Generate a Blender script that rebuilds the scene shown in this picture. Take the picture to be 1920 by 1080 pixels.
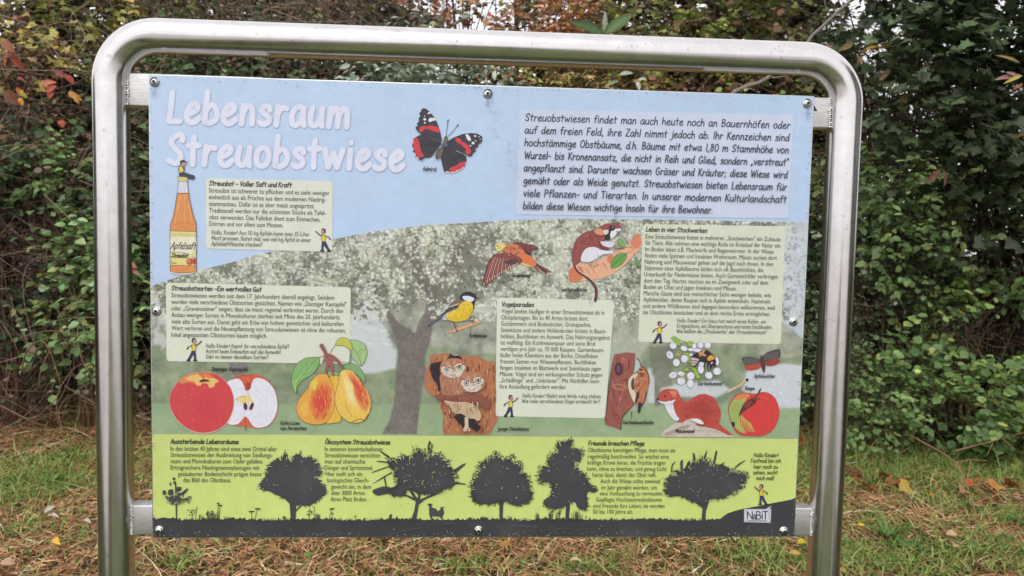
import bpy, math, random
import numpy as np
from mathutils import Vector
from mathutils.geometry import delaunay_2d_cdt

for o in list(bpy.data.objects):
    bpy.data.objects.remove(o)
scene = bpy.context.scene
col = scene.collection
rng = np.random.default_rng(7)
random.seed(7)
R_ = math.radians

# ------------------------------------------------------------------ camera
PANEL_W, PANEL_H, PANEL_Z = 1.189, 0.826, 1.38
FOCAL = 1440.0 / 1920.0 * 36.0
CAM = np.array([-0.0350, -1.3918, PANEL_Z + 0.1393])
YAW, PITCH, ROLL = R_(-3.377), R_(-3.621), R_(-1.204)

def cam_axes():
    cy, sy, cp, sp, cr, sr = math.cos(YAW), math.sin(YAW), math.cos(PITCH), math.sin(PITCH), math.cos(ROLL), math.sin(ROLL)
    Rz = np.array([[cy, -sy, 0], [sy, cy, 0], [0, 0, 1]])
    Rx = np.array([[1, 0, 0], [0, cp, -sp], [0, sp, cp]])
    Ry = np.array([[cr, 0, sr], [0, 1, 0], [-sr, 0, cr]])
    return Rz @ Rx @ Ry           # columns: right, forward, up
AX = cam_axes()
cam_data = bpy.data.cameras.new('camera')
cam = bpy.data.objects.new('camera', cam_data)
col.objects.link(cam)
from mathutils import Matrix
Mw = Matrix.Identity(4)
for i in range(3):
    Mw[i][0], Mw[i][1], Mw[i][2], Mw[i][3] = AX[i, 0], AX[i, 2], -AX[i, 1], CAM[i]
cam.matrix_world = Mw
cam_data.lens = FOCAL
cam_data.sensor_width = 36
cam_data.clip_start = 0.05
cam_data.clip_end = 500
cam_data.dof.use_dof = True
cam_data.dof.focus_distance = 1.42
cam_data.dof.aperture_fstop = 9
scene.camera = cam

# ------------------------------------------------------------------ light: overcast daylight
SUN_EL, SUN_AZ = R_(52), R_(205)      # azimuth clockwise from +Y; the sun is high behind the camera, veiled
world = bpy.data.worlds.new('World')
scene.world = world
world.use_nodes = True
wn, wl = world.node_tree.nodes, world.node_tree.links
wn.clear()
sky = wn.new('ShaderNodeTexSky'); sky.sky_type = 'NISHITA'; sky.sun_disc = False
sky.sun_elevation = SUN_EL; sky.sun_rotation = SUN_AZ
sky.air_density = 1.0; sky.dust_density = 3.0; sky.ozone_density = 1.0
hsv = wn.new('ShaderNodeHueSaturation'); hsv.inputs['Saturation'].default_value = 0.16
wl.new(sky.outputs['Color'], hsv.inputs['Color'])
mixc = wn.new('ShaderNodeMix'); mixc.data_type = 'RGBA'; mixc.inputs['Factor'].default_value = 0.72   # the even cloud deck
mixc.inputs['B'].default_value = (9.3, 9.2, 9.6, 1)
wl.new(hsv.outputs['Color'], mixc.inputs['A'])
bg = wn.new('ShaderNodeBackground'); bg.inputs['Strength'].default_value = 0.12
wo = wn.new('ShaderNodeOutputWorld')
wl.new(mixc.outputs['Result'], bg.inputs['Color'])
wl.new(bg.outputs[0], wo.inputs[0])

sun_data = bpy.data.lights.new('sun', 'SUN')
sun_data.energy = 0.7
sun_data.angle = R_(28)
sun_data.color = (1.0, 0.97, 0.93)
sun = bpy.data.objects.new('sun', sun_data)
col.objects.link(sun)
sd = Vector((math.sin(SUN_AZ) * math.cos(SUN_EL), math.cos(SUN_AZ) * math.cos(SUN_EL), math.sin(SUN_EL)))
sun.rotation_euler = sd.to_track_quat('Z', 'Y').to_euler()

scene.view_settings.view_transform = 'Standard'
scene.view_settings.look = 'None'
scene.view_settings.exposure = 0.47
scene.view_settings.gamma = 1.0
scene.view_settings.use_curve_mapping = False
scene.render.engine = 'CYCLES'
scene.cycles.max_bounces = 6
scene.cycles.transparent_max_bounces = 8

# ------------------------------------------------------------------ helpers
def ray(px, py):
    d = AX @ np.array([(px - 960) / 1440.0, 1.0, (540 - py) / 1440.0])
    return d
def at(px, py, Y):
    d = ray(px, py)
    t = (Y - CAM[1]) / d[1]
    return CAM + d * t
def ground_at(px, py, z=0.0):
    d = ray(px, py)
    t = (z - CAM[2]) / d[2]
    return CAM + d * t
def pp(P, y=0.0):
    """photo pixels -> x,z on the panel's plane"""
    P = np.asarray(P, float).reshape(-1, 2)
    D = np.stack([(P[:, 0] - 960) / 1440.0, np.ones(len(P)), (540 - P[:, 1]) / 1440.0], 1) @ AX.T
    t = (y - CAM[1]) / D[:, 1]
    Q = CAM + D * t[:, None]
    return Q[:, [0, 2]]

def s2l(c):
    c = np.asarray(c, float) / 255.0
    return np.where(c <= 0.04045, c / 12.92, ((c + 0.055) / 1.055) ** 2.4)
INK_K = 1.0

def tag(o, label=None, cat=None, group=None, kind=None):
    if label: o['label'] = label
    if cat: o['category'] = cat
    if group: o['group'] = group
    if kind: o['kind'] = kind
    return o
def empty(name, loc, rz=0.0):
    o = bpy.data.objects.new(name, None)
    o.empty_display_size = 0.1
    o.location = loc
    o.rotation_euler = (0, 0, rz)
    col.objects.link(o)
    return o
def link(name, me, parent=None, mat=None):
    o = bpy.data.objects.new(name, me)
    col.objects.link(o)
    if parent is not None: o.parent = parent
    if mat is not None and len(me.materials) == 0: me.materials.append(mat)
    return o
def mesh_np(name, V, F, C=None, smooth=False, mat=None):
    """F: (n,3) or (n,4) int array, or list of such arrays; C: per-vertex linear colours"""
    V = np.asarray(V, np.float32)
    Fs = F if isinstance(F, list) and not isinstance(F[0], tuple) else [F]
    Fs = [np.asarray(f, np.int32) for f in Fs if len(f)]
    me = bpy.data.meshes.new(name)
    me.vertices.add(len(V))
    me.vertices.foreach_set('co', V.ravel())
    tot = np.concatenate([np.full(len(f), f.shape[1], np.int32) for f in Fs])
    loops = np.concatenate([f.ravel() for f in Fs])
    me.loops.add(len(loops))
    me.loops.foreach_set('vertex_index', loops)
    me.polygons.add(len(tot))
    st = np.concatenate([[0], np.cumsum(tot)[:-1]]).astype(np.int32)
    me.polygons.foreach_set('loop_start', st)
    if smooth:
        me.polygons.foreach_set('use_smooth', np.ones(len(tot), bool))
    if C is not None:
        a = me.color_attributes.new('Col', 'FLOAT_COLOR', 'POINT')
        C = np.asarray(C, np.float32)
        a.data.foreach_set('color', np.concatenate([C, np.ones((len(C), 1), np.float32)], 1).ravel())
    me.update(calc_edges=True)
    if mat is not None: me.materials.append(mat)
    return me

class MB:
    """collects shapes into one mesh"""
    def __init__(s, origin=(0, 0, 0)):
        s.V, s.F3, s.F4, s.C, s.n, s.o = [], [], [], [], 0, np.array(origin, float)
    def add(s, V, F, c=None):
        V = np.asarray(V, float) - s.o
        F = np.asarray(F, int)
        s.V.append(V)
        (s.F3 if F.shape[1] == 3 else s.F4).append(F + s.n)
        s.C.append(np.tile(np.asarray(c if c is not None else (1, 1, 1), float)[:3], (len(V), 1)) if c is None or np.ndim(c) == 1 else np.asarray(c))
        s.n += len(V)
    def box(s, lo, hi, c=None, bevel=0):
        x0, y0, z0 = lo; x1, y1, z1 = hi
        V = [(x0, y0, z0), (x1, y0, z0), (x1, y1, z0), (x0, y1, z0), (x0, y0, z1), (x1, y0, z1), (x1, y1, z1), (x0, y1, z1)]
        s.add(V, [(0, 3, 2, 1), (4, 5, 6, 7), (0, 1, 5, 4), (1, 2, 6, 5), (2, 3, 7, 6), (3, 0, 4, 7)], c)
    def tube(s, P, r, k=8, c=None, cap=True):
        P = np.asarray(P, float); n = len(P)
        r = np.broadcast_to(np.asarray(r, float), (n,))
        T = np.gradient(P, axis=0); T /= np.linalg.norm(T, axis=1, keepdims=True) + 1e-12
        up = np.array([0.123, 0.991, 0.05]) if abs(T[0] @ np.array([0, 1, 0])) < 0.9 else np.array([1.0, 0, 0])
        N = up - T[0] * (up @ T[0]); N /= np.linalg.norm(N)
        rings = []
        a = np.linspace(0, 2 * np.pi, k, endpoint=False)
        for i in range(n):
            N = N - T[i] * (N @ T[i]); N /= np.linalg.norm(N) + 1e-12
            B = np.cross(T[i], N)
            rings.append(P[i] + r[i] * (np.cos(a)[:, None] * N + np.sin(a)[:, None] * B))
        V = np.concatenate(rings)
        j = np.arange(k); j2 = (j + 1) % k
        F = np.concatenate([np.stack([i * k + j, i * k + j2, (i + 1) * k + j2, (i + 1) * k + j], 1) for i in range(n - 1)])
        s.add(V, F, c)
        if cap:
            m = s.n - len(V)
            for e, ring in ((0, 0), (n - 1, (n - 1) * k)):
                s.V.append(P[e:e + 1] - s.o); s.C.append(s.C[-1][:1])
                ci = s.n; s.n += 1
                tri = np.stack([m + ring + j, m + ring + j2, np.full(k, ci)], 1)
                if e == 0: tri = tri[:, ::-1]
                s.F3.append(tri)
    def mesh(s, name, mat=None, smooth=False):
        Fs = []
        if s.F3: Fs.append(np.concatenate(s.F3))
        if s.F4: Fs.append(np.concatenate(s.F4))
        return mesh_np(name, np.concatenate(s.V), Fs, np.concatenate(s.C), smooth, mat)
    def build(s, name, mat, parent=None, smooth=False):
        return link(name, s.mesh(name, mat, smooth), parent)

# ------------------------------------------------------------------ materials
def new_mat(name):
    m = bpy.data.materials.new(name); m.use_nodes = True
    nt = m.node_tree
    b = nt.nodes['Principled BSDF']
    return m, nt, b
def noise(nt, scale, detail=4, rough=0.6, coord='Object', stretch=None):
    tc = nt.nodes.new('ShaderNodeTexCoord')
    n = nt.nodes.new('ShaderNodeTexNoise')
    n.inputs['Scale'].default_value = scale; n.inputs['Detail'].default_value = detail; n.inputs['Roughness'].default_value = rough
    src = tc.outputs[coord]
    if stretch:
        mp = nt.nodes.new('ShaderNodeMapping'); mp.inputs['Scale'].default_value = stretch
        nt.links.new(src, mp.inputs['Vector']); src = mp.outputs['Vector']
    nt.links.new(src, n.inputs['Vector'])
    return n
def ramp(nt, src, stops):
    r = nt.nodes.new('ShaderNodeValToRGB')
    el = r.color_ramp.elements
    while len(el) < len(stops): el.new(0.5)
    for e, (p, c) in zip(el, stops):
        e.position = p
        e.color = tuple(c) + (1,) if len(c) == 3 else c
    nt.links.new(src, r.inputs[0])
    return r
def mix_mul(nt, a, b, fac=1.0):
    m = nt.nodes.new('ShaderNodeMix'); m.data_type = 'RGBA'; m.blend_type = 'MULTIPLY'
    m.inputs['Factor'].default_value = fac
    nt.links.new(a, m.inputs['A']); nt.links.new(b, m.inputs['B'])
    return m.outputs['Result']
def bump(nt, b, src, strength, dist=0.002):
    bp = nt.nodes.new('ShaderNodeBump'); bp.inputs['Strength'].default_value = strength; bp.inputs['Distance'].default_value = dist
    nt.links.new(src, bp.inputs['Height']); nt.links.new(bp.outputs[0], b.inputs['Normal'])

def mat_ink():
    m, nt, b = new_mat('printed_ink')
    a = nt.nodes.new('ShaderNodeAttribute'); a.attribute_name = 'Col'
    n = noise(nt, 55, 5, 0.65)
    r = ramp(nt, n.outputs['Fac'], [(0.25, (0.93, 0.93, 0.93)), (0.75, (1.04, 1.04, 1.04))])
    n2 = noise(nt, 4.0, 4, 0.6)
    r2 = ramp(nt, n2.outputs['Fac'], [(0.35, (0.955, 0.955, 0.95)), (0.65, (1.0, 1.0, 1.0))])
    c = mix_mul(nt, a.outputs['Color'], r.outputs[0])
    c = mix_mul(nt, c, r2.outputs[0])
    # pale dusty film with water marks
    n3 = noise(nt, 9, 8, 0.75)
    r3 = ramp(nt, n3.outputs['Fac'], [(0.50, (0.012, 0.012, 0.012)), (0.80, (0.10, 0.10, 0.10))])
    mx = nt.nodes.new('ShaderNodeMix'); mx.data_type = 'RGBA'
    nt.links.new(r3.outputs[0], mx.inputs['Factor']); nt.links.new(c, mx.inputs['A'])
    mx.inputs['B'].default_value = (0.42, 0.42, 0.44, 1)
    nt.links.new(mx.outputs['Result'], b.inputs['Base Color'])
    b.inputs['Roughness'].default_value = 0.42
    b.inputs['Specular IOR Level'].default_value = 0.35
    return m
def mat_crayon():
    m, nt, b = new_mat('printed_crayon_colour')
    a = nt.nodes.new('ShaderNodeAttribute'); a.attribute_name = 'Col'
    n = noise(nt, 260, 5, 0.7, stretch=(1.0, 1.0, 0.35))
    r = ramp(nt, n.outputs['Fac'], [(0.28, (0.86, 0.85, 0.85)), (0.72, (1.08, 1.08, 1.08))])
    c = mix_mul(nt, a.outputs['Color'], r.outputs[0])
    nt.links.new(c, b.inputs['Base Color'])
    b.inputs['Roughness'].default_value = 0.42
    b.inputs['Specular IOR Level'].default_value = 0.35
    return m
def mat_steel():
    m, nt, b = new_mat('brushed_stainless_steel')
    b.inputs['Metallic'].default_value = 1.0
    n = noise(nt, 30, 5, 0.6)
    r = ramp(nt, n.outputs['Fac'], [(0.3, (0.60, 0.58, 0.565)), (0.7, (0.69, 0.67, 0.655))])
    nt.links.new(r.outputs[0], b.inputs['Base Color'])
    n2 = noise(nt, 14, 7, 0.75, stretch=(1.6, 1.6, 0.5))
    r2 = ramp(nt, n2.outputs['Fac'], [(0.3, (0.15, 0.15, 0.15)), (0.7, (0.25, 0.25, 0.25))])
    nt.links.new(r2.outputs[0], b.inputs['Roughness'])
    n3 = noise(nt, 520, 4, 0.7)      # fine scratches and dried water spots
    bump(nt, b, n3.outputs['Fac'], 0.10, 0.0004)
    n4 = noise(nt, 95, 3, 0.5)
    r4 = ramp(nt, n4.outputs['Fac'], [(0.66, (1, 1, 1)), (0.72, (0.80, 0.78, 0.74))])
    nt.links.new(mix_mul(nt, r.outputs[0], r4.outputs[0]), b.inputs['Base Color'])
    return m
def mat_metal(name, colr, rough, metallic=1.0, stretch=None, bs=0.15):
    m, nt, b = new_mat(name)
    b.inputs['Metallic'].default_value = metallic
    n = noise(nt, 60, 4, 0.6, stretch=stretch)
    c0 = tuple(x * 0.82 for x in colr); c1 = tuple(min(1, x * 1.1) for x in colr)
    r = ramp(nt, n.outputs['Fac'], [(0.3, c0), (0.7, c1)])
    nt.links.new(r.outputs[0], b.inputs['Base Color'])
    b.inputs['Roughness'].default_value = rough
    bump(nt, b, n.outputs['Fac'], bs, 0.0008)
    return m
def mat_leaf(name, transl=0.28, rough=0.5, spec=0.4, var=0.25):
    m, nt, b = new_mat(name)
    a = nt.nodes.new('ShaderNodeAttribute'); a.attribute_name = 'Col'
    n = noise(nt, 45, 3, 0.6)
    r = ramp(nt, n.outputs['Fac'], [(0.3, (1 - var,) * 3), (0.7, (1 + var * 0.6,) * 3)])
    c = mix_mul(nt, a.outputs['Color'], r.outputs[0])
    nt.links.new(c, b.inputs['Base Color'])
    b.inputs['Roughness'].default_value = rough
    b.inputs['Specular IOR Level'].default_value = spec
    tr = nt.nodes.new('ShaderNodeBsdfTranslucent')
    nt.links.new(c, tr.inputs['Color'])
    ms = nt.nodes.new('ShaderNodeMixShader'); ms.inputs[0].default_value = transl
    out = nt.nodes['Material Output']
    nt.links.new(b.outputs[0], ms.inputs[1]); nt.links.new(tr.outputs[0], ms.inputs[2])
    nt.links.new(ms.outputs[0], out.inputs['Surface'])
    return m
def mat_attr(name, rough=0.85, spec=0.15, var=0.3, scale=60):
    m, nt, b = new_mat(name)
    a = nt.nodes.new('ShaderNodeAttribute'); a.attribute_name = 'Col'
    n = noise(nt, scale, 4, 0.65)
    r = ramp(nt, n.outputs['Fac'], [(0.3, (1 - var,) * 3), (0.7, (1 + var * 0.5,) * 3)])
    nt.links.new(mix_mul(nt, a.outputs['Color'], r.outputs[0]), b.inputs['Base Color'])
    b.inputs['Roughness'].default_value = rough
    b.inputs['Specular IOR Level'].default_value = spec
    return m

M_INK = mat_ink()
M_CRAYON = mat_crayon()
M_STEEL = mat_steel()
M_BRACKET = mat_metal('dull_welded_steel', (0.66, 0.65, 0.63), 0.46, stretch=(1, 1, 9), bs=0.1)
M_SCREW = mat_metal('polished_screw_steel', (0.72, 0.72, 0.72), 0.14, bs=0.02)
M_DARKHOLE = mat_metal('dark_socket', (0.05, 0.05, 0.05), 0.5, bs=0.02)
M_WELD = mat_metal('weld_bead_metal', (0.75, 0.74, 0.72), 0.2, bs=0.5)
M_EDGE = mat_metal('panel_aluminium_edge', (0.62, 0.62, 0.63), 0.4, bs=0.03)
M_LEAF = mat_leaf('leaf_surface')
M_LEAF_GLOSS = mat_leaf('waxy_leaf_surface', 0.2, 0.36, 0.6)
M_BARK = mat_attr('twig_bark')
M_DRY = mat_leaf('dry_grass_stalk', 0.2, 0.7, 0.2, 0.3)
# ================================================================== THE BOARD
class Ink:
    """flat printed shapes on the panel, each laid a hair's breadth above the last"""
    def __init__(s, z0=0.0009, step=0.000015):
        s.V, s.F3, s.F4, s.C, s.n = [], [], [], [], 0
        s.z, s.step = z0, step
        s.T = lambda P: np.asarray(P, float).reshape(-1, 2)
    def zoom(s, ox, oy, k):
        s.T = lambda P: np.asarray(P, float).reshape(-1, 2) / k + np.array([ox, oy])
        return s
    def _put(s, XZ, F, c, dz=None):
        F = np.asarray(F, int)
        if F.size == 0: return
        n = len(XZ)
        y = -(s.z + (dz if dz is not None else 0.0))
        V = np.zeros((n, 3)); V[:, 0] = XZ[:, 0]; V[:, 1] = y; V[:, 2] = XZ[:, 1]
        s.V.append(V)
        F = np.asarray(F, int)
        (s.F3 if F.shape[1] == 3 else s.F4).append(F + s.n)
        cc = np.asarray(c, float)
        if cc.ndim == 1: cc = np.tile(s2l(cc) / INK_K, (n, 1))
        s.C.append(cc)
        s.n += n
    def fill(s, P, c, smooth=True, raw=False, sub=4):
        P = s.T(P)
        if smooth and len(P) > 3: P = crom(P, sub, True)
        XZ = P if raw else pp(P)
        K = 100.0
        vs, _, tri, *_r = delaunay_2d_cdt([Vector((a * K, b * K)) for a, b in XZ], [], [list(range(len(XZ)))], 1, 1e-6)
        if len(tri) == 0: return s
        XZ = np.array([(v.x / K, v.y / K) for v in vs]); F = np.array(tri)
        # face towards -Y
        a, b, d = XZ[F[0, 0]], XZ[F[0, 1]], XZ[F[0, 2]]
        if (b[0] - a[0]) * (d[1] - a[1]) - (b[1] - a[1]) * (d[0] - a[0]) < 0: F = F[:, ::-1]
        s._put(XZ, F, c); s.z += s.step
        return s
    def ell(s, cx, cy, rx, ry, c, rot=0, n=14):
        a = np.linspace(0, 2 * np.pi, n, endpoint=False)
        x, y = np.cos(a) * rx, np.sin(a) * ry
        cr, sr = math.cos(R_(rot)), math.sin(R_(rot))
        return s.fill(np.stack([cx + x * cr - y * sr, cy + x * sr + y * cr], 1), c, smooth=False)
    def stroke(s, P, w, c, smooth=True, closed=False, sub=4, taper=False):
        """w in photo pixels after the zoom"""
        P = s.T(P)
        if smooth and len(P) > 2: P = crom(P, sub, closed)
        elif closed: P = np.concatenate([P, P[:1]])
        XZ = pp(P)
        return s.ribbon(XZ, w * 0.000966, c, taper)
    def ribbon(s, XZ, w, c, taper=False, caps=3):
        XZ = np.asarray(XZ, float)
        d = np.diff(XZ, axis=0); L = np.linalg.norm(d, axis=1)
        keep = np.concatenate([[True], L > 1e-6]); XZ = XZ[keep]
        if len(XZ) < 2: return s
        T = np.gradient(XZ, axis=0); T /= np.linalg.norm(T, axis=1, keepdims=True) + 1e-12
        N = np.stack([-T[:, 1], T[:, 0]], 1)
        n = len(XZ)
        ww = np.full(n, w / 2)
        if taper: ww = ww * np.linspace(1, 0.25, n)
        A, B = XZ + N * ww[:, None], XZ - N * ww[:, None]
        V = np.empty((2 * n, 2)); V[0::2] = A; V[1::2] = B
        i = np.arange(n - 1)
        F = np.stack([2 * i, 2 * i + 1, 2 * i + 3, 2 * i + 2], 1)
        dz = np.repeat(np.arange(n) * 4e-7, 2)
        s._put(V, F, c, dz)
        if caps:
            for e, sg in ((0, -1), (n - 1, 1)):
                th = np.linspace(-np.pi / 2, np.pi / 2, caps + 2)
                arc = XZ[e] + ww[e] * (np.cos(th)[:, None] * T[e] * sg + np.sin(th)[:, None] * N[e])
                m = len(arc)
                F = np.stack([np.zeros(m - 2, int), np.arange(1, m - 1), np.arange(2, m)], 1)
                if sg < 0: F = F[:, ::-1]
                s._put(arc, F, c, (n if e else 0) * 4e-7)
        s.z += s.step
        return s
    def outlined(s, P, fillc, linec=(92, 80, 76), w=0.7, **k):
        s.fill(P, fillc, **k); s.stroke(P, w, linec, closed=True); return s
    def build(s, name, parent, mat=None, label=None):
        Fs = []
        if s.F3: Fs.append(np.concatenate(s.F3))
        if s.F4: Fs.append(np.concatenate(s.F4))
        V = np.concatenate(s.V) - np.array(parent_origin)
        me = mesh_np(name, V, Fs, np.concatenate(s.C), False, mat or M_INK)
        o = link(name, me, parent)
        if label: o['label'] = label
        return o

def crom(P, sub, closed):
    P = np.asarray(P, float); n = len(P)
    out = []
    if closed: idx = [(P[i - 1], P[i], P[(i + 1) % n], P[(i + 2) % n]) for i in range(n)]
    else: idx = [(P[max(i - 1, 0)], P[i], P[i + 1], P[min(i + 2, n - 1)]) for i in range(n - 1)]
    t = np.linspace(0, 1, sub, endpoint=False)[:, None]
    for a, b, c, d in idx:
        out.append(0.5 * ((2 * b) + (-a + c) * t + (2 * a - 5 * b + 4 * c - d) * t * t + (-a + 3 * b - 3 * c + d) * t ** 3))
    if not closed: out.append(P[-1:])
    return np.concatenate(out)

# ---- the handwritten lettering: single pen strokes on a 10-unit cap height
GL = {
'a':(5.3,"4.3,5.4 3.2,6.4 1.6,5.6 .6,3.2 .9,.8 2,.1 3.4,1.2 4.3,3.6 4.4,6.1|4.4,6.1 4.4,2 4.9,.1"),
'b':(5.1,"1.1,10.3 .8,5 .7,.3|.7,.4 2.3,0 4.2,1.3 4.6,3.6 3.5,5.7 2,5.6 .8,4"),
'c':(4.5,"4.1,5.5 2.8,6.3 1.3,5.2 .6,2.8 1.3,.6 2.7,0 4.1,1"),
'd':(5.2,"4.2,4.8 3,5.8 1.4,4.7 .6,2.4 1.2,.3 2.6,.3 3.9,2 4.3,4|4.7,10.2 4.3,5 4.6,0"),
'e':(5.0,".9,2.7 2.9,3.5 4.1,4.9 3.6,6.2 2.2,6 .9,4 .7,1.7 1.8,.1 3.4,.2 4.7,1.6"),
'f':(4.0,"3.9,9.4 3,10.1 2,9 1.7,5 1.6,0|.4,5.9 3.4,6.1"),
'g':(5.2,"4.2,5.4 3,6.3 1.4,5.4 .6,3 1.4,.9 2.8,1 3.9,3 4.3,6|4.3,6 4.5,0 4,-2.5 2.3,-3.2 .7,-2.2"),
'h':(5.0,"1.1,10.3 .8,5 .7,0|.8,3 2.2,5.7 3.6,5.7 4.1,4 4.2,0"),
'i':(2.1,"1.1,6.2 1,0|1.1,8.6 1.15,8.9"),
'j':(2.8,"2.1,6.2 2.1,0 1.4,-2.6 -.2,-3|2.1,8.6 2.15,8.9"),
'k':(4.7,"1.1,10.2 .8,0|4.1,6 .9,3|1.8,3.6 4.4,0"),
'l':(2.1,"1.2,10.2 1,0"),
'm':(7.5,"1.1,6.2 .7,0|.8,3 2.2,6 3.4,5.7 3.7,3.4 3.6,0|3.7,3.2 5.1,6 6.4,5.7 6.7,3 6.7,0"),
'n':(5.1,"1.1,6.2 .7,0|.8,3 2.4,6 3.8,5.6 4.2,3.4 4.2,0"),
'o':(5.3,"2.7,6.3 1.2,5.4 .6,3 1.2,.6 2.6,0 4.1,.9 4.7,3.4 4.1,5.6 2.9,6.3"),
'p':(5.0,"1.1,6 .8,1.5 .7,-3.2|.8,4 2.2,6.2 3.9,5.6 4.4,3.4 3.4,.8 1.9,.3 .8,1.4"),
'q':(5.2,"4.2,5.4 3,6.3 1.4,5.4 .6,3 1.4,.9 2.8,1 3.9,3|4.3,6 4.3,-3.2"),
'r':(4.2,"1.1,6.2 .8,0|.9,3.4 2.3,5.7 4,5.6"),
's':(4.4,"3.8,4.9 3.4,6.1 2.1,6.2 1,5 1.8,3.8 3.5,2.6 3.6,1 2,.1 .5,.8"),
't':(4.1,"2.1,9.2 1.9,5 2.1,0|.4,6.2 3.8,6.4"),
'u':(5.2,"1.1,6.2 .6,3 .9,.8 2.1,.1 3.4,1.3 4.2,3.6 4.4,6.2|4.4,6.2 4.2,2 4.6,0"),
'v':(4.7,".6,6.2 2.3,.2|2.3,.2 4.4,6.2"),
'w':(7.0,".5,6.2 1.9,.2|1.9,.2 3.5,5|3.5,5 4.9,.2|4.9,.2 6.5,6.3"),
'x':(4.6,".6,6.2 4.2,0|4.1,6.2 .5,0"),
'y':(4.8,".7,6.2 1.2,3 2.6,1.8|4.4,6.2 2.9,1 1.4,-3"),
'z':(4.6,".7,6.1 4,6.1|4,6.1 .6,.3|.6,.3 4.3,.2"),
'ß':(5.0,".8,0 .8,7 2,9.8 3.7,9 3.4,7 2.6,5.6 4.2,3.6 4,.8 2.2,.2"),
'A':(5.9,".4,0 3.2,10|3.2,10 5.4,0|1.4,3.5 4.6,3.7"),
'B':(5.6,"1.1,10 .8,0|1,9.9 3.4,9.7 4.2,7.8 3,5.8 1,5.2|1,5.2 3.8,4.8 4.8,2.8 3.6,.6 .8,.1"),
'C':(5.6,"5,8.5 3.6,10 1.8,8.6 .7,5 1.4,1.2 3.2,0 5,1.6"),
'D':(6.1,"1.1,10 .8,0|.7,10 3.6,9.2 5.3,6.2 4.5,2.2 .8,0"),
'E':(5.0,"1.1,10 .8,0|1.1,9.9 4.4,10|.9,5.3 3.8,5.4|.8,.1 4.5,.2"),
'F':(4.9,"1.1,10 .8,0|1.1,9.9 4.5,10|.9,5.3 3.8,5.4"),
'G':(6.2,"5,8.5 3.6,10 1.8,8.6 .7,5 1.4,1.2 3.2,0 4.9,1.4 5.2,4.3|3.4,4.3 5.6,4.4"),
'H':(6.0,"1.1,10 .8,0|5.1,10 4.9,0|.9,5.2 4.9,5.3"),
'I':(2.2,"1.2,10 1,0"),
'J':(4.7,"3.6,10 3.8,2.8 2.6,.2 .7,.9"),
'K':(5.4,"1.1,10 .8,0|4.8,10 1,4.9|1.7,5.5 5,0"),
'L':(4.8,"1.3,10 1.1,5 .8,.3|.8,.2 4.3,.3"),
'M':(7.2,".7,0 1.5,10|1.5,10 3.7,3|3.7,3 6,10|6,10 6.6,0"),
'N':(6.0,".8,0 1.1,10|1.1,10 4.9,0|4.9,0 5.1,10"),
'O':(6.2,"3.1,10 1.3,8.4 .6,5 1.2,1.4 3,0 4.8,1.6 5.5,5.2 4.8,8.6 3.3,10"),
'P':(5.2,"1.1,10 .8,0|1.1,9.9 3.8,9.4 4.6,7.4 3.4,5.2 .9,4.6"),
'R':(5.3,"1.1,10 .8,0|1.1,9.9 3.8,9.4 4.5,7.4 3.4,5.4 .9,4.8|2.2,4.9 4.9,0"),
'S':(5.4,"4.6,7.8 4.7,9.2 3.6,9.9 1.8,8.8 1,7.1 2,5.5 4,3.6 4.3,1.6 2.8,.2 .5,1.2"),
'T':(5.5,"2.9,10 2.7,0|.3,9.9 5.2,10"),
'U':(6.0,"1,10 .7,3 1.9,.3 3.7,.2 5,2.6 5.2,10"),
'V':(5.4,".4,10 2.7,0|2.7,0 5.1,10"),
'W':(7.8,".5,10 2.1,0|2.1,0 3.9,8|3.9,8 5.5,0|5.5,0 7.4,10"),
'Z':(5.3,".7,9.9 4.8,10|4.8,10 .5,.3|.5,.2 4.9,.1"),
'Ä':None,'Ö':None,'Ü':None,'ä':None,'ö':None,'ü':None,
'0':(5.4,"2.8,10 1.2,8.4 .7,5 1.3,1.4 2.8,0 4.3,1.6 4.9,5.2 4.2,8.6 2.9,10"),
'1':(3.0,"1.6,10 1.5,0"),
'2':(5.0,".8,8.2 2.4,10 4.2,8.6 3.6,5.6 .6,.2|.6,.2 4.6,.2"),
'3':(5.0,".8,9 2.6,10 4.1,8.4 3.6,6 1.9,5.4|1.9,5.4 4,4.8 4.5,2.4 3,.3 .6,.8"),
'4':(5.2,"3.6,0 3.7,10|3.7,10 .5,3.4|.5,3.4 4.9,3.5"),
'5':(5.0,"4.4,10 1.4,9.9|1.4,9.9 1,5.6|1,5.6 3,6 4.5,4 3.8,1 2,.1 .5,.9"),
'7':(5.0,".7,9.9 4.5,10|4.5,10 1.8,0"),
'8':(5.2,"4,8.8 2.6,10 1.2,8.6 2,6.4 3.9,4 3.8,1.2 2.4,0 1,1.2 1.2,3.8 3.6,6.4 4.2,8.4"),
'.':(2.0,"1,.1 1.05,.35"), ',':(2.1,"1.2,.7 .6,-1.6"), ';':(2.1,"1.2,.7 .6,-1.6|1.2,4.5 1.25,4.8"), '-':(3.8,".6,3.9 3.2,4"),
'–':(5.0,".6,4 4.4,4.1"), '!':(2.2,"1.3,10 1,3|1,.1 1.05,.35"), '?':(4.4,".7,8.4 2,10 3.8,8.8 3.4,6.4 2,4.8 2,3|2,.1 2.05,.35"),
'„':(3.2,"1,.8 .5,-1.4|2.3,.8 1.8,-1.4"), '"':(3.2,"1,10 .8,8|2.3,10 2.1,8"),
}
for up, lo in (('Ä', 'A'), ('Ö', 'O'), ('Ü', 'U')):
    w, g = GL[lo]; GL[up] = (w, g + "|%.1f,11.8 %.1f,12.1|%.1f,11.8 %.1f,12.1" % (w * .35, w * .36, w * .68, w * .69))
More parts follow.
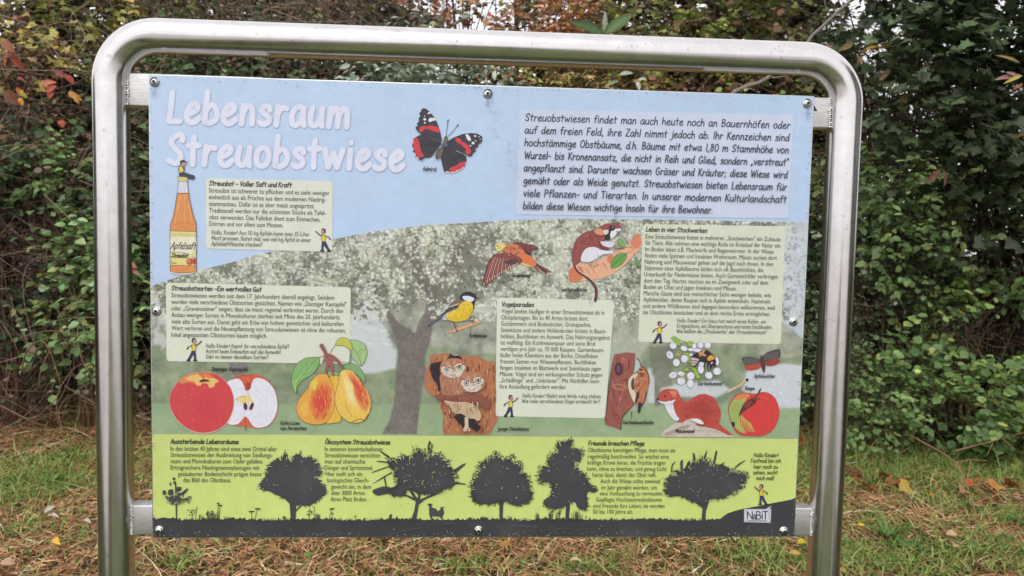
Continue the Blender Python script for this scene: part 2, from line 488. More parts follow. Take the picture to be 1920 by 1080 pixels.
for up, lo in (('ä', 'a'), ('ö', 'o'), ('ü', 'u')):
    w, g = GL[lo]; GL[up] = (w, g + "|%.1f,8.5 %.1f,8.8|%.1f,8.5 %.1f,8.8" % (w * .3, w * .31, w * .72, w * .73))
GLP = {}
for ch, (w, g) in GL.items():
    GLP[ch] = (w, [np.array([[float(v) for v in p.split(',')] for p in st.split()]) for st in g.split('|')])

def hand(ink, text, L, Rt, cap, w, c, justify=False, sub=2, slant=0.06, wob=0.0, track=0.35, wx=1.0):
    """pen lettering from photo point L=(x,y baseline) to x=Rt; cap height and pen width in photo px"""
    a = pp([L])[0]; b = pp([(Rt, L[1] + (Rt - L[0]) * 0.021)])[0]
    u = 0.000966 * cap / 10.0
    widths = [2.6 if ch == ' ' else GLP[ch][0] + track for ch in text]
    nat = sum(widths) * u
    tot = b[0] - a[0]
    sx, extra = wx, 0.0
    nsp = text.count(' ')
    if justify and nsp:
        body = sum(wd for ch, wd in zip(text, widths) if ch != ' ') * u * wx
        f = min(1.12, max((tot - nsp * 5.0 * u) / body, min(1.0, (tot - nsp * 1.9 * u) / body)))
        sx = wx * f; extra = (tot - body * f) / nsp - 2.6 * u * sx
    else: sx = tot / nat
    x = a[0]
    for ch, wd in zip(text, widths):
        if ch != ' ':
            dy = random.uniform(-wob, wob)
            for st in GLP[ch][1]:
                P = crom(st, sub, False) if len(st) > 2 else st
                X = x + (P[:, 0] + P[:, 1] * slant) * u * sx
                Z = a[1] + (P[:, 1] + dy) * u
                ink.ribbon(np.stack([X, Z], 1), w * 0.000966, c)
            x += wd * u * sx
        else: x += wd * u * sx + extra

DEPS = bpy.context.evaluated_depsgraph_get()
def font_line(ink, text, L, Rt, c, size_px, bold=0.0):
    cu = bpy.data.curves.new('t', 'FONT')
    cu.body = text; cu.size = 1.0; cu.resolution_u = 2; cu.fill_mode = 'FRONT'
    if bold: cu.offset = bold
    o = bpy.data.objects.new('t', cu)
    col.objects.link(o)
    bpy.context.view_layer.update()
    me = bpy.data.meshes.new_from_object(o)
    nV = len(me.vertices)
    V = np.empty(nV * 3, np.float32); me.vertices.foreach_get('co', V); V = V.reshape(-1, 3)
    me.calc_loop_triangles()
    T = np.empty(len(me.loop_triangles) * 3, np.int32); me.loop_triangles.foreach_get('vertices', T); T = T.reshape(-1, 3)
    bpy.data.objects.remove(o); bpy.data.curves.remove(cu); bpy.data.meshes.remove(me)
    a = pp([L])[0]; b = pp([(Rt, L[1] + (Rt - L[0]) * 0.021)])[0]
    x0, x1 = V[:, 0].min(), V[:, 0].max()
    sx = (b[0] - a[0]) / (x1 - x0)
    sy = 0.000966 * size_px
    XZ = np.stack([a[0] + (V[:, 0] - x0) * sx, a[1] + V[:, 1] * sy], 1)
    n1 = XZ[T[0]]
    if np.cross(n1[1] - n1[0], n1[2] - n1[0]) < 0: T = T[:, ::-1]
    ink._put(XZ, T, c); ink.z += ink.step

ROOT = (0.0, 0.008, 0.0)
board = empty('information_board', ROOT)
tag(board, 'large nature trail information board in a bent steel tube frame standing before the hedge', 'information board')
parent_origin = ROOT

# ---- tubular frame: one bent pipe
TY, TR = 0.010, 0.0302
xl = np.mean([pp([q], TY)[0][0] for q in ((208.8, 270), (213, 540), (218.8, 1000))])
xr = np.mean([pp([q], TY)[0][0] for q in ((1584, 270), (1569, 540), (1552.5, 810))])
zt = np.mean([pp([q], TY)[0][1] for q in ((300, 66), (900, 89), (1440, 110.5))])
BR = 0.082
def arc(cx, cz, a0, a1, n=14):
    a = np.linspace(R_(a0), R_(a1), n)
    return np.stack([cx + BR * np.cos(a), np.full(n, TY), cz + BR * np.sin(a)], 1)
path = np.concatenate([
    [(xl, TY, z) for z in np.linspace(-0.3, zt - BR - 0.01, 12)],
    arc(xl + BR, zt - BR, 180, 90),
    [(x, TY, zt) for x in np.linspace(xl + BR + 0.01, xr - BR - 0.01, 12)],
    arc(xr - BR, zt - BR, 90, 0),
    [(xr, TY, z) for z in np.linspace(zt - BR - 0.01, -0.3, 12)]])
fr = MB(ROOT); fr.tube(path, TR, 40)
frame = fr.build('tube_frame', M_STEEL, board, True)
frame['label'] = 'brushed stainless steel pipe bent into two posts and a top rail'

# ---- brackets: flat rectangular tubes welded to the posts
def bracket(x0, x1, z0, z1, weld_x):
    mb = MB(ROOT); mb.box((x0, 0.0036, z0), (x1, 0.034, z1))
    me = mb.mesh('bracket', M_BRACKET)
    o = link('bracket', me, board)
    bv = o.modifiers.new('b', 'BEVEL'); bv.width = 0.0022; bv.segments = 3
    w = MB(ROOT)
    n = 15
    for i in range(n):
        z = z0 + (z1 - z0) * (i + 0.5) / n + random.uniform(-.0006, .0006)
        x = weld_x + random.uniform(-0.0012, 0.0012)
        r = random.uniform(0.0019, 0.0030)
        a = np.linspace(0, np.pi, 6)
        P = [(x - 0.0005, 0.0048, z - r), (x, 0.0025, z), (x + 0.0005, 0.0048, z + r)]
        w.tube(P, [r * .5, r, r * .5], 7)
    w.build('weld_seam', M_WELD, o, True)
    return o
def zz(px, py): return pp([(px, py)], 0.0036)[0]
tl0, tl1 = zz(262, 137), zz(262, 198.5)
bl0, bl1 = zz(262, 948), zz(262, 1003.5)
tr0, tr1 = zz(1545, 182.5), zz(1545, 240)
br0, br1 = zz(1500, 953), zz(1500, 1006)
b1 = bracket(xl + TR - 0.004, -0.40, tl1[1], tl0[1], xl + TR + 0.0015); b1['label'] = 'upper left bracket with a beaded weld'
b2 = bracket(xl + TR - 0.004, -0.40, bl1[1], bl0[1], xl + TR + 0.0005); b2['label'] = 'lower left bracket with a bright top face'
b3 = bracket(0.40, xr - TR + 0.004, tr1[1], tr0[1], xr - TR - 0.0015); b3['label'] = 'upper right bracket with a small dark nick'
b4 = bracket(0.40, xr - TR + 0.004, br1[1], br0[1], xr - TR - 0.0005); b4['label'] = 'lower right bracket, greenish and dull'
nk = MB(ROOT)
q = zz(1529, 204)
nk.add([(q[0] - 0.004, 0.0034, q[1] + .008), (q[0] - 0.004, 0.0034, q[1] - .004), (q[0] + 0.004, 0.0034, q[1] - .004)], [(0, 1, 2)])
nk.build('nick', M_DARKHOLE, b3)

# ---- the panel plate
zc = PANEL_Z
pl = MB(ROOT)
pl.box((-PANEL_W / 2, -0.0, zc - PANEL_H / 2), (PANEL_W / 2, 0.0035, zc + PANEL_H / 2))
panel = pl.build('panel', M_EDGE, board)
panel['label'] = 'flat printed aluminium panel about an orchard meadow'
bv = panel.modifiers.new('b', 'BEVEL'); bv.width = 0.0006; bv.segments = 2

EDGE = 0.0016
def clampx(XZ):
    XZ[:, 0] = np.clip(XZ[:, 0], -PANEL_W / 2 + EDGE, PANEL_W / 2 - EDGE)
    XZ[:, 1] = np.clip(XZ[:, 1], zc - PANEL_H / 2 + EDGE, zc + PANEL_H / 2 - EDGE)
    return XZ
_pp = pp
def pp(P, y=0.0):
    XZ = _pp(P, y)
    return clampx(XZ) if y == 0.0 else XZ
INK_DARK = (52, 52, 56)

# background bands: pale blue sky, lime band, black ground
def grid_band(name, x0, x1, ytop, ybot, nx, ny, cf, off, label):
    xs = np.linspace(x0, x1, nx)
    V, C = [], []
    for x in xs:
        t, b = ytop(x), ybot(x)
        ys = np.linspace(t, b, ny)
        V.append(np.stack([np.full(ny, x), ys], 1)); 
    P = np.concatenate(V)
    XZ = _pp(P)
    XZ = clampx(XZ)
    V3 = np.stack([XZ[:, 0], np.full(len(XZ), -off), XZ[:, 1]], 1) - np.array(ROOT)
    i = np.arange(nx - 1)[:, None] * ny + np.arange(ny - 1)[None]
    i = i.ravel()
    F = np.stack([i, i + 1, i + ny + 1, i + ny], 1)
    me = mesh_np(name, V3, F, cf(P), False, M_INK)
    o = link(name, me, panel); o['label'] = label
    return o

pb_x = [200, 284, 369, 435, 480, 624, 700, 760, 800, 900, 960, 1050, 1200, 1512, 1600]
pb_y = [560, 536, 507.5, 492, 477, 449, 434, 426.5, 422, 416.5, 412.5, 410, 411, 417, 419]
bound = lambda x: np.interp(x, pb_x, pb_y)
strip_t = lambda x: np.interp(x, [200, 283, 590, 860, 1180, 1490, 1600], [813, 813.6, 815, 817, 819.5, 822.6, 823])
def sky_c(P):
    t = np.clip((P[:, 0] - 280) / 1240, 0, 1)[:, None]
    u = np.clip((P[:, 1] - 140) / 280, 0, 1)[:, None]
    c = np.array([188, 209, 234.]) * (1 - t) + np.array([179, 202, 228.]) * t
    c = c + (np.array([183, 204, 235.]) - c) * u * 0.5
    return s2l(c)
grid_band('sky_print', 277, 1526, lambda x: 138 + (x - 277) * .0344, lambda x: bound(x) + 3, 40, 14, sky_c, 0.0003, 'pale blue printed sky across the top of the panel')
def lime_c(P):
    t = np.clip((P[:, 1] - 815) / 160, 0, 1)[:, None]
    c = np.array([199, 213, 126.]) * (1 - t) + np.array([207, 221, 126.]) * t
    return s2l(c + 2 * np.sin(P[:, :1] * 0.013))
grid_band('lime_band', 282, 1500, lambda x: strip_t(x) - 2, lambda x: 1010, 40, 10, lime_c, 0.0003, 'lime green printed band behind the tree silhouettes')

# ---- the printed blossom photograph (coloured grid)
CW, CH, OX, OY = 1250, 436, 272, 396
YY, XX = np.mgrid[0:CH, 0:CW].astype(float)
PX, PY = XX + OX, YY + OY
def vnoise(sc, seed):
    r = np.random.default_rng(seed)
    gh, gw = int(CH / sc) + 3, int(CW / sc) + 3
    g = r.random((gh, gw))
    y, x = YY / sc, XX / sc
    y0, x0 = y.astype(int), x.astype(int)
    fy, fx = y - y0, x - x0
    fy, fx = fy * fy * (3 - 2 * fy), fx * fx * (3 - 2 * fx)
    return (g[y0, x0] * (1 - fx) + g[y0, x0 + 1] * fx) * (1 - fy) + (g[y0 + 1, x0] * (1 - fx) + g[y0 + 1, x0 + 1] * fx) * fy
def inpoly(P):
    P = np.asarray(P, float); m = np.zeros(PX.shape, bool)
    for (xa, ya), (xb, yb) in zip(P, np.roll(P, -1, 0)):
        c = ((ya > PY) != (yb > PY)) & (PX < (xb - xa) * (PY - ya) / (yb - ya + 1e-9) + xa)
        m ^= c
    return m
def soft(m, k=3):
    m = m.astype(float)
    for _ in range(k):
        m = (m + np.roll(m, 1, 0) + np.roll(m, -1, 0) + np.roll(m, 1, 1) + np.roll(m, -1, 1)) / 5
    return m[..., None]
N1 = 0.5 * vnoise(26, 1) + 0.3 * vnoise(11, 2) + 0.2 * vnoise(5, 3)
N2 = 0.6 * vnoise(60, 4) + 0.4 * vnoise(22, 5)
N3 = vnoise(3, 6)
img = np.array([156, 159, 142.]) + (N1[..., None] - 0.5) * np.array([90, 86, 78.]) + (N2[..., None] - .5) * np.array([34, 34, 20.])
crown = soft(inpoly([(690, 470), (760, 425), (880, 420), (930, 470), (900, 560), (830, 600), (760, 590), (700, 540)]) & (N2 < .55), 10)
img = img * (1 - crown * .35) + crown * .35 * np.array([112, 106, 92.])
# lower hedge and meadow
hedge = soft(PY > 655 + 14 * (N2 - .5) * 4, 6)
img = img * (1 - hedge) + hedge * (np.array([134, 147, 118.]) + (N1[..., None] - .5) * np.array([62, 60, 50.]))
mead = soft(PY > 757 + 10 * (N1 - .5), 4)
img = img * (1 - mead) + mead * (np.array([146, 168, 130.]) + (N1[..., None] - .5) * 22 + ((PY[..., None] - 770) / 50) * np.array([6, 4, 4.]))
# pale sky gaps
def gap(P, c, k=8, thr=0.0):
    global img
    m = inpoly(P) & (N1 > thr)
    m = soft(m, k)
    img = img * (1 - m) + m * np.array(c, float)
gap([(655, 575), (690, 560), (725, 620), (744, 660), (741, 690), (700, 700), (662, 700), (655, 640)], (200, 204, 206), 8, 0.33)
gap([(286, 560), (318, 555), (318, 640), (300, 660), (286, 650)], (188, 194, 188), 6, 0.5)
gap([(1240, 722), (1345, 712), (1370, 730), (1340, 745), (1236, 742)], (198, 204, 206), 8)
gap([(1214, 690), (1230, 690), (1228, 756), (1212, 756)], (196, 202, 198), 6)
gap([(1460, 440), (1515, 430), (1512, 640), (1462, 600)], (190, 198, 206), 8)
gap([(1400, 690), (1470, 680), (1510, 685), (1510, 765), (1440, 765), (1390, 730)], (199, 205, 210), 10)
gap([(1120, 640), (1200, 660), (1215, 760), (1180, 770), (1150, 740)], (168, 178, 160), 10)
# trunks
def trunk(P, c, k=2):
    global img
    m = soft(inpoly(P), k)
    img = img * (1 - m) + m * (np.array(c, float) - 6 + (N1[..., None] - .5) * 30 + (N3[..., None] - .5) * 22)
TRK = (122, 115, 110)
trunk([(715, 814), (729, 790), (738, 755), (742, 700), (746, 665), (742, 635), (722, 588), (728, 580), (745, 604), (768, 618), (778, 625), (784, 605), (796, 585), (800, 560), (790, 540), (797, 518), (816, 520), (820, 560), (818, 590), (811, 610), (806, 640), (796, 668), (797, 700), (789, 745), (783, 790), (781, 814)], TRK)
trunk([(790, 545), (770, 500), (752, 470), (756, 462), (780, 492), (812, 528)], TRK)
trunk([(812, 540), (830, 500), (850, 470), (870, 452), (874, 458), (850, 490), (824, 545)], TRK)
trunk([(778, 520), (770, 470), (778, 430), (790, 430), (786, 480), (800, 530)], (128, 122, 114))
trunk([(1227, 700), (1238, 690), (1237, 760), (1226, 762)], (120, 124, 112))
trunk([(425, 678), (468, 678), (462, 700), (440, 706)], (128, 128, 126))
dk = soft(inpoly([(1216, 650), (1262, 646), (1260, 722), (1238, 728), (1222, 700)]), 8)
img = img * (1 - dk) + dk * (np.array([118, 124, 106.]) + (N1[..., None] - .5) * 40)
# petals: thousands of small pale dabs and dark gaps
r2 = np.random.default_rng(12)
NB = 36000
bx = r2.uniform(0, CW, NB); by = r2.uniform(0, CH, NB)
tr_m = inpoly([(722, 588), (746, 640), (742, 700), (715, 814), (781, 814), (797, 700), (811, 610), (800, 560)])
for i in range(NB):
    x, y = int(bx[i]), int(by[i])
    if x >= CW or y >= CH: continue
    Y = y + OY; X = x + OX
    p = 1.0 if Y < 600 else (0.8 if Y < 650 and X > 650 else (0.12 if Y < 757 else 0.02))
    if X > 1210 and Y < 760: p = max(p, 0.25)
    if tr_m[y, x]: p = 0.02
    if TRK and abs(img[y, x] - np.array(TRK)).sum() < 24 and N1[y, x] < .62: p *= 0.45
    if r2.random() > p: continue
    n = N1[y, x]
    rad = r2.uniform(0.7, 2.9) * (.75 if Y > 620 else 1)
    if r2.random() < 0.25 + (0.5 - n) * 2.6: c = np.array([106, 108, 91.]) + r2.normal(0, 9)
    else: c = np.array([209, 213, 198.]) + r2.normal(0, 13) + np.array([4, 2, -4.]) * r2.normal(0, 1)
    if Y > 600: c = img[y, x] + r2.normal(3, 9)
    x0, x1, y0, y1 = max(0, x - 4), min(CW, x + 5), max(0, y - 4), min(CH, y + 5)
    d = (XX[y0:y1, x0:x1] - bx[i]) ** 2 + (YY[y0:y1, x0:x1] - by[i]) ** 2
    a = np.clip(rad + .5 - np.sqrt(d), 0, 1)[..., None] * 0.82
    img[y0:y1, x0:x1] = img[y0:y1, x0:x1] * (1 - a) + a * c
for k in range(60):      # fine branches among the blossom
    x, y = r2.uniform(620, 1200), r2.uniform(430, 600)
    a = r2.uniform(0, 6.28)
    for j in range(int(r2.uniform(12, 45))):
        a += r2.normal(0, .12); x += math.cos(a); y += math.sin(a) * .8
        xi, yi = int(x - OX), int(y - OY)
        if 0 < xi < CW - 2 and 0 < yi < CH - 2: img[yi:yi + 2, xi:xi + 1] = img[yi:yi + 2, xi:xi + 1] * .4 + np.array([112, 104, 96.]) * .6
# the right edge fades to a grey haze
fr_ = (np.clip((PX - 1440) / 70, 0, 1) * np.clip((640 - PY) / 60, 0, 1))[..., None]
img = img * (1 - fr_ * .8) + fr_ * .8 * np.array([192, 200, 208.])
img = np.clip(img, 0, 255)
def photo_c(P):
    xi = np.clip((P[:, 0] - OX).astype(int), 0, CW - 1); yi = np.clip((P[:, 1] - OY).astype(int), 0, CH - 1)
    return s2l(img[yi, xi])
grid_band('orchard_photograph', 274, 1520, bound, strip_t, 800, 270, photo_c, 0.0006, 'printed photograph of a fruit tree in white blossom over a meadow')

# ---- black ground strip with rough grass edge
ik = Ink(0.0006)
gx = np.arange(276, 1350, 2.2)
edge = []
for x in gx:
    b = 975 + 1.2 * math.sin(x * .04) + (-3 if 300 < x < 335 else 0)
    edge.append((x, b - abs(random.gauss(0, 1.8)) - (random.random() < .12) * random.uniform(1, 5)))
gx_last = edge[-1]
edge += [(1350, 973), (1357, 967), (1365, 962), (1378, 957.5), (1394, 953.5), (1420, 948.8), (1450, 942.8), (1483, 936.5), (1500, 933)]
E_ = pp(edge); B_ = pp([(x, 1009) for x, y in edge])
ik._put(np.concatenate([E_, B_]), [(i, i + len(E_), i + 1 + len(E_), i + 1) for i in range(len(E_) - 1)], (59, 59, 63))
ik.build('black_ground', panel, label='black printed ground with a grassy edge and a hill at the right')

# ---- text boxes
def rounded(c4, r=6):
    c4 = np.array(c4, float); out = []
    for i in range(4):
        p, a, b = c4[i], c4[i - 1], c4[(i + 1) % 4]
        ua = (a - p) / np.linalg.norm(a - p); ub = (b - p) / np.linalg.norm(b - p)
        for t in np.linspace(0, 1, 5):
            out.append(p + ua * r * (1 - t) ** 2 + ub * r * t ** 2)
    return out
BOXC = (209, 214, 194)
for c4, cc, lb in (
    ([(386, 334), (624, 340), (623, 472), (387, 466)], (209, 213, 198), 'pale text box beside the juice bottle'),
    ([(311.5, 530), (658, 538.5), (655, 682), (312.5, 677)], (208, 213, 193), 'pale text box about fruit varieties'),
    ([(932.5, 558), (1151.5, 563), (1134.5, 784), (928, 780)], BOXC, 'tall pale text box about birds'),
    ([(1205.5, 420), (1472.5, 424.5), (1463.5, 645), (1196.5, 641)], (205, 209, 188), 'large pale text box on the right'),
    ([(974, 205), (1488, 215), (1477, 410), (967, 402)], (198, 208, 228), 'pale lilac text box in the printed sky')):
    ik = Ink(0.0009)
    ik.fill(rounded(c4, 7), tuple(v + (7 if cc[2] < 210 else 0) for v in cc), smooth=False)
    ik.build('text_box', panel, label=lb)

# ---- lettering
ik = Ink(0.0010, 0.000004)
for t, L, Rt in (('Lebensraum', (313, 228.5), 660), ('Streuobstwiese', (313.5, 307), 762)):
    hand(ik, t, L, Rt, 54, 12.2, (186, 203, 227), sub=5, track=1.0)
for t, L, Rt in (('Lebensraum', (313, 228.5), 660), ('Streuobstwiese', (313.5, 307), 762)):
    hand(ik, t, L, Rt, 54, 9.6, (218, 220, 236), sub=6, track=1.0)
ik.build('title_lettering', panel, label='large white handwritten title Lebensraum Streuobstwiese')

ik = Ink(0.0014, 0.000002)
intro = [('Streuobstwiesen findet man auch heute noch an Bauernhöfen oder', 984, 1481.4),
 ('auf dem freien Feld, ihre Zahl nimmt jedoch ab. Ihr Kennzeichen sind', 983, 1479.7),
 ('hochstämmige Obstbäume, d.h. Bäume mit etwa 1,80 m Stammhöhe von', 982.8, 1478.5),
 ('Wurzel- bis Kronenansatz, die nicht in Reih und Glied, sondern „verstreut"', 982.5, 1478),
 ('angepflanzt sind. Darunter wachsen Gräser und Kräuter; diese Wiese wird', 981.3, 1476),
 ('gemäht oder als Weide genutzt. Streuobstwiesen bieten Lebensraum für', 980.7, 1474.8),
 ('viele Pflanzen- und Tierarten. In unserer modernen Kulturlandschaft', 980.4, 1473.8),
 ('bilden diese Wiesen wichtige Inseln für ihre Bewohner.', 979.8, 1336)]
for i, (t, x0, x1) in enumerate(intro):
    y = 226.4 + (391.9 - 226.4) * i / 7
    hand(ik, t, (x0, y), x1, 13.4, 1.75, (62, 62, 72), justify=True, wx=1.06, sub=3, slant=0.08, wob=0.1)
ik.build('handwritten_text', panel, label='eight lines of dark handwritten text in the lilac box')

def block(name, head, lines, small, label):
    ik = Ink(0.0014, 0.000002)
    if head: hand(ik, head[0], head[1], head[2], 8.6, 1.5, (48, 50, 54), sub=3, slant=0.1)
    if lines:
        n = len(lines); y0, y1 = lines[0][2], lines[-1][2]
        for i, ln in enumerate(lines):
            t, xa, y, xb = ln[0], ln[1], ln[2], ln[3]
            font_line(ik, t, (xa, y), xb, (60, 62, 64), 12.5)
    for t, xa, y, xb in small:
        hand(ik, t, (xa, y), xb, 7.4, 0.85, (96, 104, 84), sub=3, slant=0.02)
    ik.build(name, panel, label=label)
def spread(y0, y1, x0, x1, texts):
    n = len(texts)
    return [(t, x0 + (x1 - x0) * i / max(1, n - 1), y0 + (y1 - y0) * i / max(1, n - 1), r) for i, (t, r) in enumerate(texts)]
block('body_text', ('Streuobst – Voller Saft und Kraft', (392, 347.6), 547.4),
 spread(360.9, 423.6, 392, 393, [('Streuobst ist schwerer zu pflücken und es sieht weniger', 617.8), ('einheitlich aus als Früchte aus dem modernen Niedrig-', 611),
  ('stammanbau. Dafür ist es aber meist ungespritzt.', 589.6), ('Traditionell werden nur die schönsten Stücke als Tafel-', 611), ('obst verwendet. Das Fallobst dient zum Einmachen,', 600.7), ('Dörren und vor allem zum Mosten.', 531.4)]),
 spread(439, 460.3, 397, 397, [('Hallo, Kinder! Aus 50 kg Äpfeln kann man 35 Liter', 580.7), ('Most pressen. Ratet mal, wie viel kg Äpfel in einer', 583.7), ('Apfelsaftflasche stecken?', 492.6)]),
 'small black text about juice beside the bottle')
block('body_text', ('Streuobstsorten –Ein wertvolles Gut', (321.6, 544), 490.8),
 spread(557.2, 631.2, 321.5, 322, [('Streuobstwiesen werden seit dem 17. Jahrhundert überall angelegt. Seitdem', 627), ('wurden viele verschiedene Obstsorten gezüchtet. Namen wie „Danziger Kantapfel"', 649.7),
  ('oder „Gravensteiner" zeigen, dass sie meist regional verbreitet waren. Durch den', 643.4), ('Anbau weniger Sorten in Monokulturen sterben seit Mitte des 20. Jahrhunderts', 636.8),
  ('viele alte Sorten aus. Damit geht ein Erbe von hohem genetischen und kulturellen', 644), ('Wert verloren und die Neuanpflanzung von Streuobstwiesen ist ohne die robusten,', 648.4), ('lokal angepassten Obstsorten kaum möglich.', 501.4)]),
 spread(651.4, 671.8, 386.1, 386.5, [('Hallo Kinder! Kennt ihr verschiedene Äpfel?', 542.8), ('Achtet beim Einkaufen auf die Auswahl.', 528.3), ('Gibt es immer dieselben Sorten?', 503.9)]),
 'small black text about fruit varieties')
block('body_text', ('Vogelparadies', (940.4, 574.3), 1001),
 spread(587, 728.2, 940, 936.7, [('Vögel landen häufiger in einer Streuobstwiese als in', 1133), ('Obstplantagen. Bis zu 40 Arten brüten dort.', 1102.9), ('Goldammern sind Bodenbrüter, Grünspechte,', 1108),
  ('Steinkäuze und andere Höhlenbrüter brüten in Baum-', 1136.4), ('höhlen, Buchfinken im Astwerk. Das Nahrungsangebot', 1143.4), ('ist vielfältig. Ein Kohlmeisenpaar und seine Brut', 1116.3),
  ('vertilgen pro Jahr ca. 70 000 Raupen. Gartenbaum-', 1132.3), ('läufer holen Kleintiere aus der Borke, Distelfinken', 1120.5), ('fressen Samen von Wiesenpflanzen, Buchfinken', 1117.2),
  ('fangen Insekten im Blattwerk und Steinkäuze jagen', 1126.7), ('Mäuse. Vögel sind ein wirkungsvoller Schutz gegen', 1129), ('„Schädlinge" und „Unkräuter". Mit Nisthilfen kann', 1123), ('ihre Ansiedlung gefördert werden.', 1061.7)]),
 spread(744.9, 754.9, 979, 978.5, [('Hallo Kinder! Bleibt eine Weile ruhig stehen.', 1128.3), ('Wie viele verschiedene Vögel entdeckt ihr?', 1124.9)]),
 'small black text about birds in the tall box')
block('body_text', ('Leben in vier Stockwerken', (1210.4, 433.8), 1326),
 spread(447.3, 588.9, 1210, 1205.1, [('Eine Streuobstwiese bietet in mehreren „Stockwerken" ein Zuhause', 1462.9), ('für Tiere. Alle nehmen eine wichtige Rolle im Kreislauf der Natur ein.', 1464),
  ('Im Boden leben z.B. Maulwürfe und Regenwürmer. In der Wiese', 1449.6), ('finden viele Spinnen und Insekten Wohnraum, Mäuse suchen dort', 1456), ('Nahrung und Mauswiesel gehen auf die Jagd nach ihnen. In den', 1449),
  ('Stämmen alter Apfelbäume bilden sich oft Baumhöhlen, die', 1430.7), ('Unterkunft für Fledermäuse bieten. Auch Gartenschläfer verbringen', 1458.2), ('dort den Tag. Nachts naschen sie im Zweigwerk oder auf dem', 1439.3),
  ('Boden an Obst und jagen Insekten und Mäuse.', 1380.4), ('Manche Gäste sind aus menschlicher Sicht weniger beliebt, wie', 1444.9), ('Apfelwickler, deren Raupen sich in Äpfeln entwickeln. Hummeln', 1443.3),
  ('und andere Wildbienen sind dagegen besonders willkommen, weil', 1452.2), ('sie Obstblüten bestäuben und so eine reiche Ernte ermöglichen.', 1443.8)]),
 spread(604, 623.8, 1268.9, 1267.8, [('Hallo Kinder! Ein Haus hat meist einen Keller, ein', 1436), ('Erdgeschoss, ein Obergeschoss und einen Dachboden.', 1447.8), ('Wie heißen die „Stockwerke" der Streuobstwiese?', 1437.1)]),
 'small black text in the large right box')
block('body_text', ('Aussterbende Lebensräume', (320.2, 831.3), 448),
 [('In den letzten 40 Jahren sind etwa zwei Drittel aller', 320, 844.6, 519.4), ('Streuobstwiesen der Ausbreitung von Siedlungs-', 320.3, 856.2, 512), ('raum und Monokulturen zum Opfer gefallen.', 320.5, 868, 493.3),
  ('Ertragreichere Niedrigstammplantagen mit', 320.5, 880, 486.5), ('gesäuberter Bodenschicht prägen heute', 333.9, 892, 490.6), ('das Bild des Obstbaus.', 344, 903.5, 433.7)], [], 'small black text at the left of the lime band')
block('body_text', ('Ökosystem Streuobstwiese', (609.4, 832.2), 731.7),
 [('In extensiv bewirtschafteten', 609, 845.2, 717.2), ('Streuobstwiesen verzichtet', 609, 857, 712.8), ('man auf chemische', 609, 868.7, 684.8), ('Dünger und Spritzmittel.', 609, 880.4, 699.6), ('Hier stellt sich ein', 611.3, 892, 679.3),
  ('biologisches Gleich-', 613.7, 903.9, 692.2), ('gewicht ein, in dem', 621.1, 915.9, 696.1), ('über 3000 Arten', 621.1, 927.6, 684), ('ihren Platz finden.', 620.9, 939.3, 688)], [], 'small black text between the first two tall silhouettes')
block('body_text', ('Freunde brauchen Pflege', (1102.6, 834.4), 1207.8),
 [('Obstbäume benötigen Pflege, man muss sie', 1102.2, 847, 1265.7), ('regelmäßig beschneiden. So wächst eine', 1101.9, 859, 1253.5), ('kräftige Krone heran, die Früchte tragen', 1101.5, 870.6, 1247), ('kann, ohne zu brechen, und genug Licht', 1101, 882.2, 1249.4),
  ('heran lässt, damit das Obst reift.', 1110.7, 893.7, 1230.4), ('Auch die Wiese sollte zweimal', 1125.2, 905.4, 1236.9), ('im Jahr gemäht werden, um', 1127.2, 917.4, 1230.9), ('eine Verbuschung zu vermeiden.', 1124.4, 928.5, 1243.3),
  ('Gepflegte Hochstammobstbäume', 1116.9, 940, 1240.2), ('sind Freunde fürs Leben; sie werden', 1111.5, 951.7, 1245.2), ('50 bis 100 Jahre alt.', 1111.5, 962.8, 1186.5)], [], 'small black text beside the rightmost silhouette')
ik = Ink(0.0014, 0.000002)
for t, xa, y, xb in (('Hallo Kinder!', 1412.8, 856.3, 1459.6), ('Fünfmal bin ich', 1406.9, 866.9, 1463.9), ('hier noch zu', 1412.4, 878, 1458.3), ('sehen, sucht', 1411.5, 888.7, 1458), ('mich mal!', 1417.6, 899.4, 1451)):
    hand(ik, t, (xa, y), xb, 7.6, 1.1, (56, 66, 44), sub=3, slant=0.02)
ik.build('handwritten_note', panel, label='five short handwritten lines above the boy on the hill')
for t, xa, y, xb in (('Admiral', 792.5, 320, 818.3), ('Danziger Kantapfel', 397.2, 694.6, 465), ('Gute Luise', 525.6, 795.5, 562), ('von Avranches', 525.6, 805.2, 575.2), ('Kohlmeise', 880, 631.7, 912), ('Goldammer', 958.9, 518.9, 995),
    ('Gartenschläfer', 1050.8, 545.5, 1101.7), ('junge Steinkäuze', 933, 806.3, 991), ('Gartenbaumläufer', 1166.3, 794.2, 1225.8), ('Mauswiesel', 1265.4, 810.5, 1301), ('Gartenhummel', 1306.8, 721.5, 1353.4), ('Apfelwickler', 1412.7, 707.5, 1452.6), ('Raupe', 1395.6, 730.4, 1413.7)):
    ik = Ink(0.0030, 0.000002)
    hand(ik, t, (xa, y), xb, 7.0, 1.1, (36, 36, 40), sub=3, slant=0.14)
    ik.build('caption', panel, label='tiny black caption reading ' + t)
# ================================================================== PICTURES ON THE PANEL
BLK = (62, 60, 68)
def pic(): return Ink(0.0016, 0.000012)

def blush(ik, P, c0, c1, n=7, shrink=.55):
    P = np.array(P, float); cen = P.mean(0); c0, c1 = np.array(c0, float), np.array(c1, float)
    for k in range(n):
        t = k / (n - 1); ik.fill(cen + (P - cen) * (1 - t * (1 - shrink)), tuple(c0 + (c1 - c0) * t), sub=3)

